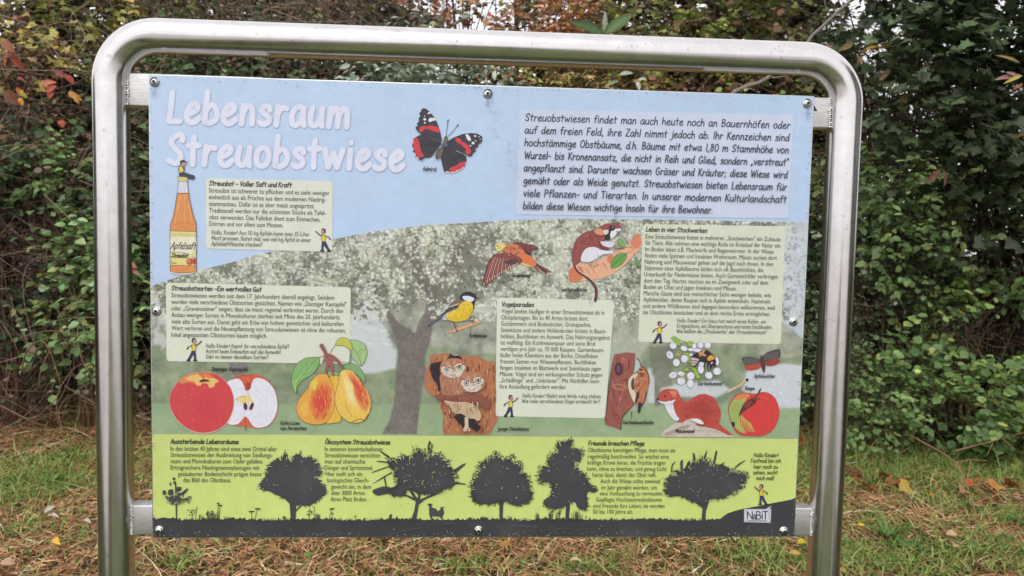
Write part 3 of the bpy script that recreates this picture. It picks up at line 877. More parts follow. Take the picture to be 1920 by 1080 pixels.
def fur(ik, P, cols, n, dx, dy, w=.9, seed=5):
    r = random.Random(seed); P = np.array(P, float); lo, hi = P.min(0), P.max(0); k = 0
    for _ in range(n * 4):
        x, y = r.uniform(lo[0], hi[0]), r.uniform(lo[1], hi[1]); ex, ey = x + dx * r.uniform(.5, 1.3), y + dy * r.uniform(.5, 1.3)
        if inside(x, y, P) and inside(ex, ey, P): ik.stroke([(x, y), (ex, ey)], w * r.uniform(.7, 1.4), r.choice(cols), taper=True); k += 1
        if k >= n: break
def inside(x, y, P):
    c = False
    for (xa, ya), (xb, yb) in zip(P, np.roll(P, -1, 0)):
        if (ya > y) != (yb > y) and x < (xb - xa) * (y - ya) / (yb - ya) + xa: c = not c
    return c

# red admiral butterfly
ik = pic().zoom(740, 170, 6.0)
ik.stroke([(578, 515), (590, 420), (602, 330)], 1.0, (84, 90, 118)); ik.stroke([(600, 515), (660, 455), (716, 384)], 1.0, (84, 90, 118))
ik.stroke([(598, 352), (603, 328)], 2.0, (80, 84, 104)); ik.stroke([(700, 402), (716, 384)], 2.0, (80, 84, 104))
ik.fill([(210, 520), (192, 600), (200, 680), (230, 752), (300, 796), (350, 760), (300, 700), (260, 560)], (206, 206, 212), False)
ik.fill([(520, 585), (400, 530), (300, 490), (245, 520), (206, 545), (212, 580), (196, 620), (214, 655), (206, 690), (238, 712), (232, 745), (262, 750), (272, 776), (300, 790), (350, 755), (375, 758), (410, 748), (440, 715), (472, 660), (530, 600)], BLK, False)
ik.fill([(325, 196), (352, 206), (380, 225), (440, 292), (482, 370), (512, 460), (532, 560), (520, 592), (420, 556), (340, 520), (300, 490), (262, 462), (238, 430), (236, 408), (262, 400), (250, 372), (274, 350), (272, 310), (290, 290), (276, 256), (296, 236), (300, 214)], BLK, False)
ik.fill([(560, 915), (640, 932), (700, 915), (760, 885), (805, 820), (800, 760), (700, 800)], (206, 206, 212), False)
ik.fill([(550, 640), (620, 600), (700, 660), (806, 742), (808, 790), (792, 822), (788, 852), (756, 862), (742, 884), (708, 888), (690, 908), (652, 906), (630, 922), (596, 906), (558, 916), (540, 850), (520, 760), (524, 700)], BLK, False)
ik.fill([(588, 575), (660, 530), (760, 490), (850, 478), (930, 485), (988, 520), (980, 545), (986, 572), (944, 604), (936, 634), (908, 652), (912, 680), (880, 706), (868, 738), (838, 740), (800, 720), (700, 690), (600, 640)], BLK, False)
RED = (204, 66, 74)
ik.fill([(275, 432), (300, 405), (340, 398), (372, 402), (400, 392), (440, 400), (492, 420), (504, 468), (460, 462), (410, 448), (370, 432), (335, 440), (312, 466), (285, 460)], RED)
ik.fill([(212, 545), (242, 530), (262, 548), (276, 580), (290, 650), (306, 700), (334, 738), (300, 745), (280, 758), (245, 735), (232, 690), (218, 650), (214, 600)], RED)
ik.fill([(680, 545), (704, 532), (740, 548), (764, 580), (802, 592), (846, 650), (860, 690), (842, 716), (812, 716), (796, 690), (800, 655), (766, 632), (740, 600), (712, 590)], RED)
ik.fill([(622, 872), (660, 855), (700, 838), (740, 810), (795, 798), (790, 836), (764, 862), (738, 888), (700, 896), (676, 912), (640, 915), (618, 905)], RED)
for q in ((250, 600), (262, 650), (275, 700), (690, 880), (722, 862), (752, 842)): ik.ell(q[0], q[1], 5, 6, (120, 40, 50))
W_ = (220, 222, 228)
ik.fill([(380, 340), (390, 315), (420, 306), (462, 318), (452, 338), (424, 342), (400, 356)], W_); ik.ell(338, 325, 17, 14, W_); ik.ell(390, 253, 22, 9, W_, -15); ik.ell(341, 363, 10, 10, W_); ik.ell(338, 290, 6, 6, W_)
ik.fill([(798, 498), (820, 492), (846, 520), (858, 555), (838, 566), (815, 545)], W_); ik.ell(882, 591, 17, 15, W_, 20); ik.ell(906, 512, 14, 10, W_, 20); ik.ell(852, 620, 10, 8, W_); ik.ell(910, 566, 8, 7, W_); ik.ell(962, 545, 5, 10, (170, 170, 180)); ik.ell(950, 520, 6, 5, W_)
for a, b in (((520, 578), (400, 535)), ((510, 570), (330, 500)), ((690, 680), (800, 725))): ik.stroke([a, b], 0.5, (120, 112, 116), taper=True)
fur(ik, [(300, 495), (520, 590), (470, 650), (400, 745), (340, 740), (290, 640)], [(84, 80, 90), (50, 48, 56)], 50, 30, -6, .6); fur(ik, [(600, 640), (700, 690), (800, 745), (720, 820), (600, 880), (550, 830), (530, 740)], [(84, 80, 90), (48, 46, 54)], 50, 20, 20, .6)
ik.stroke([(690, 678), (750, 702), (806, 722)], 0.9, (190, 186, 176), taper=True)
ik.fill([(568, 515), (592, 520), (600, 560), (560, 640), (528, 730), (480, 775), (458, 745), (462, 715), (485, 655), (520, 640), (545, 580)], (92, 84, 80))
for k in range(5): ik.stroke([(478 + k * 8, 744 - k * 20), (520 + k * 7, 752 - k * 20)], 0.6, (168, 140, 104))
ik.stroke([(582, 540), (575, 575), (560, 590)], 1.0, (150, 150, 130))
ik.build('butterfly_picture', panel, M_CRAYON, 'black and red butterfly drawing with white wing spots')

# juice bottle with the sitting boy
ik = pic().zoom(280, 290, 4.5)
OUT = (84, 74, 72)
ik.fill([(176, 960), (180, 1000), (240, 1012), (340, 1010), (396, 990), (398, 960)], (214, 214, 214), False)
bot = [(238, 326), (335, 326), (342, 380), (358, 450), (374, 520), (396, 578), (398, 640), (398, 985), (340, 996), (240, 998), (180, 986), (178, 640), (180, 590), (206, 520), (222, 430)]
ik.fill(bot, (214, 142, 84), False)
for a, b in (((262, 350), (225, 560)), ((300, 345), (300, 600)), ((330, 400), (360, 560)), ((250, 420), (215, 600))): ik.stroke([a, b], 3.2, (224, 160, 108), taper=True)
ik.stroke([(185, 600), (270, 575), (395, 590)], 0.8, (190, 120, 70))
ik.fill([(250, 224), (322, 224), (326, 280), (335, 326), (238, 326), (248, 280)], (206, 211, 222), False)
ik.fill([(244, 184), (326, 188), (326, 226), (244, 224)], (212, 202, 138), False); ik.stroke([(250, 208), (320, 212)], 0.8, (176, 160, 90))
ik.fill([(180, 642), (397, 650), (397, 938), (180, 932)], (214, 208, 148), False)
ik.fill([(184, 700), (300, 690), (394, 706), (394, 800), (300, 850), (184, 800)], (222, 220, 196))
ik.stroke([(190, 672), (390, 680)], 2.2, (204, 192, 96)); ik.stroke([(190, 688), (340, 690)], 1.2, (206, 196, 110))
ik.fill([(184, 870), (250, 860), (320, 880), (316, 925), (184, 922)], (216, 206, 132))
ik.stroke(bot, 0.9, OUT, False, True); ik.stroke([(180, 642), (397, 650)], 0.8, OUT, False); ik.stroke([(180, 932), (397, 938)], 0.8, OUT, False)
ik.stroke([(238, 326), (250, 224)], 0.7, OUT, False); ik.stroke([(335, 326), (322, 224)], 0.7, OUT, False); ik.stroke([(238, 326), (335, 326)], 1.2, (96, 72, 60), False)
ik.stroke([(244, 184), (326, 188), (326, 226), (244, 224)], 0.8, OUT, False, True)
ik.ell(345, 905, 28, 27, (196, 74, 58)); ik.ell(338, 898, 14, 14, (216, 132, 90)); ik.ell(384, 900, 14, 30, (196, 52, 58)); ik.stroke([(316, 905), (330, 882), (352, 880), (374, 890)], 0.8, OUT)
ik.stroke([(360, 878), (380, 860)], 1.0, OUT)
T0 = ik.T
ik.T = lambda P: np.asarray(P, float).reshape(-1, 2)
hand(ik, 'Apfelsaft', (320.5, 466.5), 367.5, 12.5, 1.3, (66, 44, 48), sub=4, slant=0.35)
hand(ik, 'Streuobst', (321.5, 481.5), 353, 6.5, 1.1, (66, 50, 48), sub=3, slant=0.35)
ik.T = T0
ik.stroke([(182, 826), (240, 822), (338, 838)], 0.7, (84, 66, 60)); ik.stroke([(182, 862), (340, 872)], 0.7, (84, 66, 60)); ik.stroke([(190, 912), (228, 916)], 1.3, (96, 84, 70))
ik.fill([(252, 108), (262, 98), (285, 98), (300, 112), (298, 150), (262, 158), (254, 140)], (66, 64, 90)); ik.fill([(258, 108), (276, 102), (286, 118), (284, 152), (262, 152)], (222, 200, 80))
ik.fill([(256, 156), (300, 148), (345, 166), (384, 178), (380, 206), (350, 208), (306, 188), (262, 184)], (66, 66, 92)); ik.stroke([(290, 122), (300, 146), (326, 156)], 1.6, (190, 146, 136))
ik.ell(293, 74, 21, 20, (192, 146, 136)); ik.fill([(264, 76), (266, 54), (290, 46), (312, 56), (324, 68), (300, 66), (280, 68), (272, 84)], (54, 52, 66))
ik.stroke([(288, 100), (292, 94)], 2, (192, 146, 136)); ik.stroke([(252, 108), (254, 140), (262, 158)], 0.8, OUT)
ik.build('juice_bottle_picture', panel, M_CRAYON, 'drawing of an orange juice bottle with a boy sitting on its cap')

# little boy, waving; unit box 120 x 200
def boy(x0, y0, x1, y1, flip=False, hill=False):
    ik = pic()
    kx, ky = (x1 - x0) / 150.0, (y1 - y0) / 223.0
    def T(P):
        P = np.asarray(P, float).reshape(-1, 2)
        X = P[:, 0]
        X = (150 - X) if flip else X
        return np.stack([x0 + X * kx, y0 + P[:, 1] * ky], 1)
    ik.T = T
    N = (58, 64, 94); D = (46, 44, 52)
    ik.fill([(48, 124), (86, 124), (92, 170), (94, 208), (72, 210), (68, 160), (34, 208), (8, 206), (30, 165)], N, False)
    ik.fill([(4, 206), (30, 206), (36, 222), (2, 222)], D); ik.fill([(66, 208), (94, 206), (104, 220), (68, 222)], D)
    ik.fill([(46, 66), (84, 60), (94, 72), (86, 122), (52, 124), (54, 90), (44, 80)], (224, 198, 66), False)
    ik.stroke([(86, 70), (112, 58), (142, 30)], 2.4, D); ik.stroke([(88, 68), (112, 56), (136, 36)], 1.2, (150, 120, 104))
    ik.stroke([(48, 74), (20, 84), (4, 106)], 2.2, D); ik.stroke([(46, 76), (22, 86)], 1.1, (214, 190, 70))
    ik.stroke([(46, 66), (84, 60), (94, 72), (86, 122), (52, 124), (54, 90), (44, 80)], 0.8, D, False, True)
    ik.ell(76, 32, 20, 23, (186, 134, 126)); ik.fill([(50, 30), (50, 10), (66, -2), (86, 2), (92, 12), (76, 10), (64, 18), (62, 40), (54, 44)], (54, 48, 56))
    ik.ell(88, 26, 2.5, 3, D)
    ik.build('boy_picture', panel, M_CRAYON, 'small drawing of a waving boy in a yellow shirt')
boy(591.5, 428.5, 620.5, 472, True)
boy(350.5, 634, 379.5, 677)
boy(944.5, 740.5, 972, 781.5)
boy(1223.5, 602.5, 1251, 643.5)
boy(1413.5, 907.5, 1439, 946.5, True)

# whole red apple and its cut half
ik = pic().zoom(280, 660, 6.354)
ik.fill([(930, 360), (985, 320), (1060, 282), (1160, 268), (1240, 264), (1330, 280), (1420, 340), (1500, 450), (1532, 580), (1528, 700), (1480, 820), (1400, 885), (1300, 908), (1230, 896), (1150, 880), (1060, 880), (940, 855), (900, 800), (900, 400)], (206, 92, 66))
ik.fill([(1016, 320), (1090, 330), (1128, 400), (1150, 460), (1180, 452), (1212, 400), (1250, 320), (1320, 310), (1410, 350), (1492, 450), (1526, 580), (1520, 700), (1474, 812), (1395, 880), (1290, 900), (1218, 860), (1180, 790), (1140, 770), (1090, 830), (1030, 862), (940, 845), (890, 700), (900, 400)], (222, 222, 232))
ik.fill([(1150, 380), (1190, 360), (1216, 385), (1204, 440), (1172, 446)], (152, 74, 62))
ik.fill([(1030, 570), (1090, 530), (1160, 520), (1180, 495), (1225, 560), (1242, 600), (1170, 600), (1110, 615), (1080, 590)], (222, 206, 134))
ik.stroke([(1030, 566), (1090, 528), (1150, 520)], 0.8, (120, 116, 90)); ik.stroke([(1180, 450), (1178, 500)], 0.8, (150, 140, 110))
ik.ell(1148, 646, 24, 46, (92, 56, 62), -8); ik.ell(1222, 646, 22, 50, (92, 56, 62), 22); ik.stroke([(1186, 610), (1184, 690)], 0.9, (170, 166, 150))
ik.stroke([(1040, 590), (1100, 640), (1140, 720)], 0.5, (168, 166, 170)); ik.stroke([(1280, 450), (1370, 520), (1390, 620), (1360, 730), (1240, 780)], 0.5, (186, 184, 190)); ik.stroke([(1010, 470), (1060, 440), (1130, 436)], 0.5, (186, 184, 190))
ik.fill([(1120, 790), (1148, 765), (1180, 800), (1240, 890), (1160, 880), (1060, 878)], (208, 100, 74)); ik.stroke([(1146, 775), (1152, 925)], 2.2, (160, 92, 70))
ik.stroke([(1110, 300), (1150, 310), (1200, 330)], 1.6, (222, 120, 84)); ik.stroke([(1000, 318), (1120, 278), (1240, 270)], 0.8, (170, 62, 52))
ik.fill([(246, 600), (256, 500), (300, 410), (370, 330), (460, 270), (560, 244), (680, 238), (790, 256), (880, 310), (960, 400), (1004, 500), (1016, 600), (1000, 700), (960, 800), (900, 880), (800, 940), (680, 968), (560, 960), (450, 910), (350, 830), (280, 730)], (206, 186, 176))
ap = [(248, 600), (258, 500), (302, 412), (372, 332), (462, 274), (562, 248), (680, 242), (788, 260), (876, 312), (954, 402), (998, 500), (1008, 600), (992, 700), (952, 798), (892, 874), (798, 932), (680, 958), (562, 950), (452, 902), (354, 824), (286, 728)]
ik.fill(ap, (203, 72, 76))
blush(ik, [(500, 520), (640, 440), (800, 460), (900, 560), (920, 700), (820, 840), (660, 880), (520, 800), (470, 660)], (203, 72, 76), (196, 66, 78), 6, .3)
ik.fill([(360, 350), (420, 290), (520, 256), (600, 250), (560, 330), (580, 400), (540, 370), (450, 360), (400, 380)], (214, 132, 84))
ik.fill([(430, 320), (500, 280), (580, 262), (640, 290), (700, 290), (760, 300), (830, 345), (790, 370), (770, 410), (720, 425), (700, 380), (640, 370), (610, 400), (570, 390), (540, 350)], (224, 184, 116))
ik.fill([(600, 280), (650, 252), (720, 262), (770, 300), (720, 312), (690, 300), (640, 306)], (216, 128, 70))
ik.fill([(600, 344), (650, 318), (710, 332), (720, 350), (660, 354), (622, 362)], (104, 58, 50)); ik.stroke([(650, 320), (640, 262)], 0.9, (120, 70, 50))
rr = random.Random(4)
for k in range(34):
    x = rr.uniform(280, 560); y = rr.uniform(400, 880)
    if (x - 630) ** 2 / 370 ** 2 + (y - 600) ** 2 / 350 ** 2 < .9: ik.stroke([(x, y - 16), (x + 9, y), (x, y + 16), (x - 9, y)], 0.55, (216, 106, 112), closed=True, sub=2)
ik.build('apples_picture', panel, M_CRAYON, 'drawing of a red apple in front of its halved core')

# pears
ik = pic().zoom(510, 620, 5.14)
G1, G2 = (130, 176, 108), (110, 156, 92)
ik.outlined([(192, 480), (200, 400), (240, 320), (310, 268), (380, 254), (458, 262), (450, 330), (400, 410), (340, 450), (290, 480), (250, 540), (236, 608), (206, 560)], G1)
ik.fill([(210, 500), (260, 440), (330, 380), (420, 290), (330, 420), (250, 500), (230, 590)], (146, 188, 110)); ik.stroke([(236, 605), (250, 500), (340, 380), (430, 272)], 0.8, (70, 100, 66)); ik.stroke([(430, 258), (500, 248)], 1.0, (96, 100, 80))
for a, b in (((300, 430), (280, 360)), ((350, 370), (330, 300)), ((310, 420), (370, 400))): ik.stroke([a, b], 0.6, (84, 120, 76))
ik.outlined([(750, 92), (820, 92), (890, 130), (918, 200), (905, 270), (862, 338), (800, 290), (765, 240), (756, 160)], (158, 190, 128)); ik.stroke([(862, 335), (830, 230), (770, 160)], 0.8, (74, 100, 66)); ik.stroke([(820, 205), (890, 175)], 0.6, (84, 110, 70))
ik.outlined([(612, 136), (640, 80), (690, 64), (740, 84), (775, 140), (766, 190), (700, 148), (650, 140)], (190, 192, 88)); ik.stroke([(612, 138), (580, 180), (566, 215)], 0.9, (110, 90, 86)); ik.stroke([(755, 120), (772, 180), (756, 300)], 1.0, (110, 130, 90))
ik.outlined([(690, 340), (750, 314), (810, 326), (860, 372), (892, 430), (898, 500), (850, 450), (790, 400), (740, 390)], (126, 168, 112)); ik.stroke([(600, 296), (680, 300), (740, 312)], 0.8, (90, 90, 80))
ik.outlined([(540, 400), (560, 390), (620, 392), (655, 420), (600, 440), (545, 430)], (140, 170, 120))
ik.outlined([(560, 440), (600, 430), (648, 444), (660, 560), (640, 700), (670, 860), (600, 885), (520, 880), (560, 700)], (222, 180, 76))
ik.outlined([(430, 430), (480, 412), (530, 418), (570, 480), (596, 560), (608, 650), (598, 750), (560, 840), (500, 892), (430, 904), (340, 888), (270, 840), (236, 760), (246, 690), (300, 610), (360, 540), (385, 480)], (222, 164, 74))
blush(ik, [(460, 490), (520, 470), (580, 530), (590, 640), (575, 750), (510, 865), (440, 880), (375, 800), (345, 700), (375, 590)], (222, 160, 74), (212, 78, 66), 9, .4)
blush(ik, [(370, 500), (430, 445), (455, 500), (420, 580), (360, 570)], (222, 168, 76), (228, 192, 88), 5); blush(ik, [(260, 730), (330, 630), (360, 700), (350, 810), (290, 830)], (222, 166, 76), (228, 178, 92), 5)
ik.outlined([(660, 400), (700, 372), (760, 378), (800, 410), (850, 480), (900, 550), (940, 620), (956, 690), (944, 770), (905, 850), (850, 880), (770, 884), (700, 850), (640, 780), (612, 700), (610, 620), (640, 500)], (226, 190, 92))
blush(ik, [(670, 420), (720, 395), (745, 470), (810, 560), (850, 650), (835, 760), (750, 740), (700, 600)], (228, 194, 100), (234, 216, 160), 6, .4)
blush(ik, [(725, 385), (790, 405), (850, 490), (915, 570), (950, 660), (944, 745), (890, 790), (835, 720), (785, 600), (775, 510), (735, 450)], (226, 180, 96), (212, 84, 68), 8, .45); ik.stroke([(705, 660), (720, 740), (770, 820)], 0.9, (190, 140, 70)); ik.stroke([(770, 880), (850, 848), (890, 860), (930, 800)], 1.4, (150, 84, 50))
rr = random.Random(8)
for k in range(46):
    x, y = rr.uniform(385, 575), rr.uniform(500, 830); ik.stroke([(x, y), (x + rr.uniform(-10, 4), y + rr.uniform(30, 60))], rr.uniform(.9, 2.0), rr.choice([(222, 140, 80), (214, 88, 70), (226, 166, 84), (206, 72, 66)]), taper=True)
for k in range(34):
    y = rr.uniform(430, 720); x = 760 + (y - 430) * .38 + rr.uniform(0, 90); ik.stroke([(x, y), (x + 8, y + rr.uniform(30, 60))], rr.uniform(.9, 1.8), rr.choice([(222, 140, 84), (214, 90, 70), (228, 186, 104)]), taper=True)
BR_ = (150, 98, 92)
ik.fill([(458, 145), (470, 124), (494, 124), (520, 170), (536, 210), (600, 236), (650, 280), (692, 360), (676, 366), (620, 290), (590, 280), (600, 430), (580, 432), (556, 320), (530, 400), (508, 402), (530, 300), (484, 310), (500, 270), (505, 215)], BR_, False)
ik.stroke([(480, 140), (520, 220), (560, 290)], 1.1, (112, 70, 68)); ik.stroke([(540, 240), (620, 262), (690, 362)], 0.9, (108, 68, 66))
ik.build('pears_picture', panel, M_CRAYON, 'drawing of yellow pears with green leaves on a twig')

# great tit
ik = pic().zoom(780, 500, 7.2)
ik.fill([(430, 880), (500, 850), (850, 720), (872, 760), (700, 820), (560, 870), (480, 900)], (214, 150, 118), False); ik.stroke([(500, 870), (860, 735)], 1.2, (226, 176, 146))
ik.stroke([(492, 735), (530, 810), (548, 880)], 1.5, (82, 78, 82)); ik.stroke([(540, 850), (570, 868)], 1.2, (82, 78, 82)); ik.stroke([(640, 735), (780, 726), (796, 765)], 1.3, (82, 78, 82)); ik.stroke([(756, 730), (764, 772)], 1.2, (82, 78, 82))
ik.fill([(138, 820), (200, 750), (290, 690), (400, 590), (470, 530), (540, 500), (600, 480), (560, 560), (450, 610), (340, 700), (240, 760)], (70, 70, 80), False)
ik.fill([(440, 530), (540, 440), (600, 430), (650, 470), (600, 520), (520, 530)], (124, 104, 90)); ik.stroke([(460, 540), (520, 520), (570, 500)], 1.6, (206, 206, 206)); ik.stroke([(190, 776), (330, 680), (520, 560)], 1.0, (140, 142, 156))
ik.fill([(350, 710), (400, 640), (440, 620), (470, 700), (430, 718)], (186, 188, 192))
ik.fill([(404, 655), (460, 610), (560, 560), (600, 500), (680, 460), (740, 480), (778, 530), (776, 600), (740, 660), (680, 710), (580, 740), (500, 738), (420, 700)], (226, 196, 62))
ik.fill([(430, 680), (560, 690), (680, 650), (740, 560), (760, 600), (700, 690), (580, 730), (480, 725)], (218, 182, 52))
ik.fill([(590, 430), (600, 390), (640, 350), (700, 336), (760, 350), (808, 390), (812, 420), (800, 470), (786, 520), (770, 530), (750, 480), (700, 460), (640, 450), (606, 448)], (50, 48, 56))
ik.fill([(630, 400), (690, 392), (740, 404), (788, 430), (760, 468), (720, 470), (660, 450), (636, 430)], (216, 220, 230)); ik.fill([(808, 408), (870, 426), (812, 438)], (84, 82, 86), False)
ik.stroke([(776, 520), (770, 590), (720, 670)], 2.0, (56, 52, 56), taper=True); ik.stroke([(404, 655), (430, 715), (520, 742), (640, 734)], 0.7, (90, 80, 60))
fur(ik, [(420, 670), (560, 570), (680, 470), (760, 530), (740, 650), (600, 730), (460, 720)], [(236, 208, 90), (206, 170, 48), (190, 160, 60)], 60, -16, 14, .8); ik.build('great_tit_picture', panel, M_CRAYON, 'drawing of a yellow and black titmouse on a twig')

# young owls in a hollow trunk
ik = pic().zoom(780, 640, 5.684)
TRN = (176, 116, 84)
ik.fill([(145, 148), (250, 130), (350, 122), (380, 160), (500, 148), (560, 160), (620, 144), (700, 180), (760, 210), (850, 216), (850, 640), (846, 780), (880, 820), (830, 900), (790, 990), (300, 990), (284, 900), (290, 800), (236, 610), (160, 570), (96, 490), (90, 400), (110, 290), (160, 230), (150, 190)], TRN, False)
ro = random.Random(9)
pal = [(196, 134, 92), (150, 84, 66), (206, 150, 104), (160, 98, 72), (126, 70, 60), (212, 142, 84)]
tr_poly = np.array([(150, 160), (500, 152), (760, 215), (848, 230), (846, 780), (800, 980), (300, 985), (290, 800), (240, 620), (100, 480), (95, 400), (112, 300)])
def inp(x, y, P):
    c = False
    for (xa, ya), (xb, yb) in zip(P, np.roll(P, -1, 0)):
        if (ya > y) != (yb > y) and x < (xb - xa) * (y - ya) / (yb - ya) + xa: c = not c
    return c
for k in range(330):
    x, y = ro.uniform(95, 845), ro.uniform(150, 985)
    L = ro.uniform(25, 75); dx = ro.uniform(-14, 14)
    if inp(x, y, tr_poly) and inp(x + dx, y + L, tr_poly): ik.stroke([(x, y), (x + dx * .3 + ro.uniform(-6, 6), y + L / 2), (x + dx, y + L)], ro.uniform(1.2, 3.4), ro.choice(pal), taper=True)
ik.fill([(158, 240), (240, 215), (330, 185), (370, 125), (430, 130), (480, 170), (500, 210), (560, 300), (420, 380), (300, 420), (250, 520), (236, 520), (226, 450), (180, 390), (160, 320)], (50, 42, 50))
ik.ell(420, 135, 44, 14, (160, 158, 160), 5); ik.stroke([(380, 140), (430, 128), (470, 140)], .8, (90, 84, 90))
def owl(cx, cy, w, h, body):
    if body: ik.fill([(cx - w * .8, cy + h * .5), (cx - w, cy + h * 1.4), (cx - w * .8, cy + h * 2.6), (cx - w * .4, cy + h * 2.9), (cx + w * .6, cy + h * 2.9), (cx + w, cy + h * 1.5), (cx + w * .8, cy + h * .5)], (172, 120, 94))
    ik.fill([(cx - w, cy), (cx - w * .8, cy - h * .8), (cx - w * .3, cy - h * 1.05), (cx + w * .4, cy - h * 1.05), (cx + w * .9, cy - h * .7), (cx + w * 1.05, cy), (cx + w * .8, cy + h * .7), (cx, cy + h * .95), (cx - w * .8, cy + h * .7)], (178, 122, 92))
    for k in range(26):
        a = ro.uniform(0, 6.28); r0, r1 = ro.uniform(.3, .7), ro.uniform(.75, 1.0)
        ik.stroke([(cx + math.cos(a) * w * r0, cy + math.sin(a) * h * r0), (cx + math.cos(a) * w * r1, cy + math.sin(a) * h * r1)], 1.0, ro.choice([(214, 190, 170), (136, 82, 66), (196, 150, 120)]))
    if body:
        for k in range(34):
            x = cx + ro.uniform(-.8, .8) * w; y = cy + h * ro.uniform(.9, 2.5)
            ik.stroke([(x, y), (x + ro.uniform(-6, 6), y + h * .4)], 1.3, ro.choice([(214, 192, 172), (140, 86, 70), (198, 150, 118)]), taper=True)
    for sx, yo in ((-.48, .08), (.5, -.12)):
        ex, ey = cx + sx * w, cy + yo * h
        ik.ell(ex, ey, w * .42, h * .42, (212, 204, 192)); ik.ell(ex, ey, w * .22, h * .27, (60, 52, 54)); ik.ell(ex, ey, w * .17, h * .21, (214, 210, 186)); ik.ell(ex, ey, w * .09, h * .12, (40, 36, 42))
    ik.stroke([(cx - w * .8, cy - h * .35), (cx - w * .2, cy - h * .1), (cx, cy + h * .2)], 1.4, (104, 60, 52)); ik.stroke([(cx + w * .9, cy - h * .5), (cx + w * .25, cy - h * .15), (cx + w * .08, cy + h * .2)], 1.4, (104, 60, 52))
    ik.fill([(cx - w * .75, cy + h * .5), (cx - w * .2, cy + h * .3), (cx + w * .2, cy + h * .25), (cx + w * .75, cy + h * .35), (cx + w * .5, cy + h * .85), (cx, cy + h * 1.0), (cx - w * .5, cy + h * .85)], (206, 192, 178))
    for k in range(14): ik.stroke([(cx + ro.uniform(-.6, .6) * w, cy + h * .5), (cx + ro.uniform(-.7, .7) * w, cy + h * .95)], 1.0, ro.choice([(150, 100, 80), (226, 220, 212)]), taper=True)
    ik.fill([(cx - w * .12, cy + h * .05), (cx + w * .14, cy + h * .05), (cx + w * .04, cy + h * .6)], (190, 178, 160), False)
    ik.stroke([(cx - w * .55, cy + h * .62), (cx, cy + h * .5), (cx + w * .5, cy + h * .62)], 1.2, (224, 218, 212))
owl(395, 285, 140, 100, True)
owl(600, 430, 132, 105, False)
ik.fill([(210, 560), (340, 575), (470, 560), (600, 555), (720, 580), (790, 640), (760, 720), (660, 660), (560, 640), (380, 640), (240, 610)], (138, 84, 72))
for k in range(16):
    x = ro.uniform(240, 700); ik.stroke([(x, 585 + ro.uniform(-10, 30)), (x + 60, 592 + ro.uniform(-10, 40))], 1.6, ro.choice([(160, 98, 80), (116, 66, 60)]), taper=True)
ik.fill([(300, 625), (420, 640), (540, 640), (640, 680), (690, 760), (680, 830), (600, 830), (500, 770), (420, 760), (370, 700)], (196, 170, 140))
for k in range(40):
    x, y = ro.uniform(340, 660), ro.uniform(640, 760); ik.stroke([(x, y), (x + ro.uniform(0, 14), y + 48)], 1.5, ro.choice([(150, 110, 84), (214, 198, 174), (170, 130, 100)]), taper=True)
ik.fill([(415, 790), (440, 765), (500, 770), (525, 850), (515, 895), (480, 880), (430, 830)], (48, 44, 52)); ik.fill([(560, 820), (630, 820), (645, 870), (690, 900), (650, 950), (600, 920), (565, 880)], (48, 44, 52))
ik.fill([(520, 800), (555, 810), (560, 900), (580, 940), (500, 945), (520, 890)], (206, 186, 158)); ik.stroke([(350, 770), (365, 800), (400, 802), (420, 785)], 1.4, (50, 44, 48))
for q in ((540, 950), (632, 945), (700, 960)): ik.stroke([(q[0] + 14, q[1] - 28), (q[0], q[1]), (q[0] - 8, q[1] + 24)], 2.0, (44, 40, 46), taper=True)
ik.build('owls_picture', panel, M_CRAYON, 'drawing of two young owls in a hollow brown trunk')

# yellowhammer in flight
ik = pic().zoom(890, 430, 9.0)
ik.fill([(640, 250), (700, 215), (800, 225), (920, 255), (1010, 280), (1075, 316), (1040, 350), (985, 350), (960, 380), (960, 420), (930, 440), (840, 420), (760, 350), (690, 300)], (112, 62, 62))
ik.fill([(780, 360), (860, 370), (950, 410), (930, 440), (830, 410)], (64, 60, 74)); ik.stroke([(740, 240), (900, 290), (1020, 310)], 0.9, (150, 100, 96))
ik.fill([(980, 600), (1040, 560), (1120, 620), (1210, 660), (1290, 720), (1220, 715), (1200, 780), (1130, 740), (1040, 680)], (120, 74, 70), False); ik.stroke([(1050, 640), (1190, 770)], 1.0, (196, 180, 170)); ik.stroke([(1040, 590), (1200, 720)], 2.2, (70, 52, 58)); ik.stroke([(1080, 690), (1180, 745)], 1.0, (200, 176, 160))
ik.fill([(350, 262), (400, 230), (480, 238), (600, 258), (700, 250), (800, 330), (860, 410), (940, 450), (1010, 520), (1040, 590), (980, 640), (900, 610), (800, 570), (700, 480), (560, 400), (480, 360), (390, 378), (360, 330)], (206, 124, 84))
ik.fill([(760, 560), (860, 580), (980, 636), (900, 622), (800, 596)], (214, 190, 140))
ik.fill([(790, 430), (900, 450), (1000, 530), (1010, 590), (900, 560), (810, 500)], (216, 118, 72))
wing = [(330, 420), (440, 400), (560, 400), (680, 430), (780, 490), (806, 550), (720, 600), (600, 650), (500, 690), (430, 740), (370, 800), (300, 870), (240, 920), (140, 950), (160, 860), (200, 700), (250, 540), (290, 470)]
ik.fill(wing, (136, 74, 70))
for k in range(15):
    t = k / 14; x0, y0 = 320 + 330 * t, 470 + 40 * t; x1, y1 = 150 + 560 * t ** .9, 945 - 340 * t ** .8
    ik.stroke([(x0, y0), ((x0 + x1) / 2 - 8, (y0 + y1) / 2), (x1, y1)], 1.0, (206, 182, 164) if k % 2 else (176, 110, 96)); ik.stroke([(x0 + 12, y0), (x1 + 16, y1 - 10)], 1.0, (104, 52, 54))
    ik.stroke([(x1 + 8, y1 - 40), (x1 + 4, y1 - 6)], 1.3, (218, 204, 186))
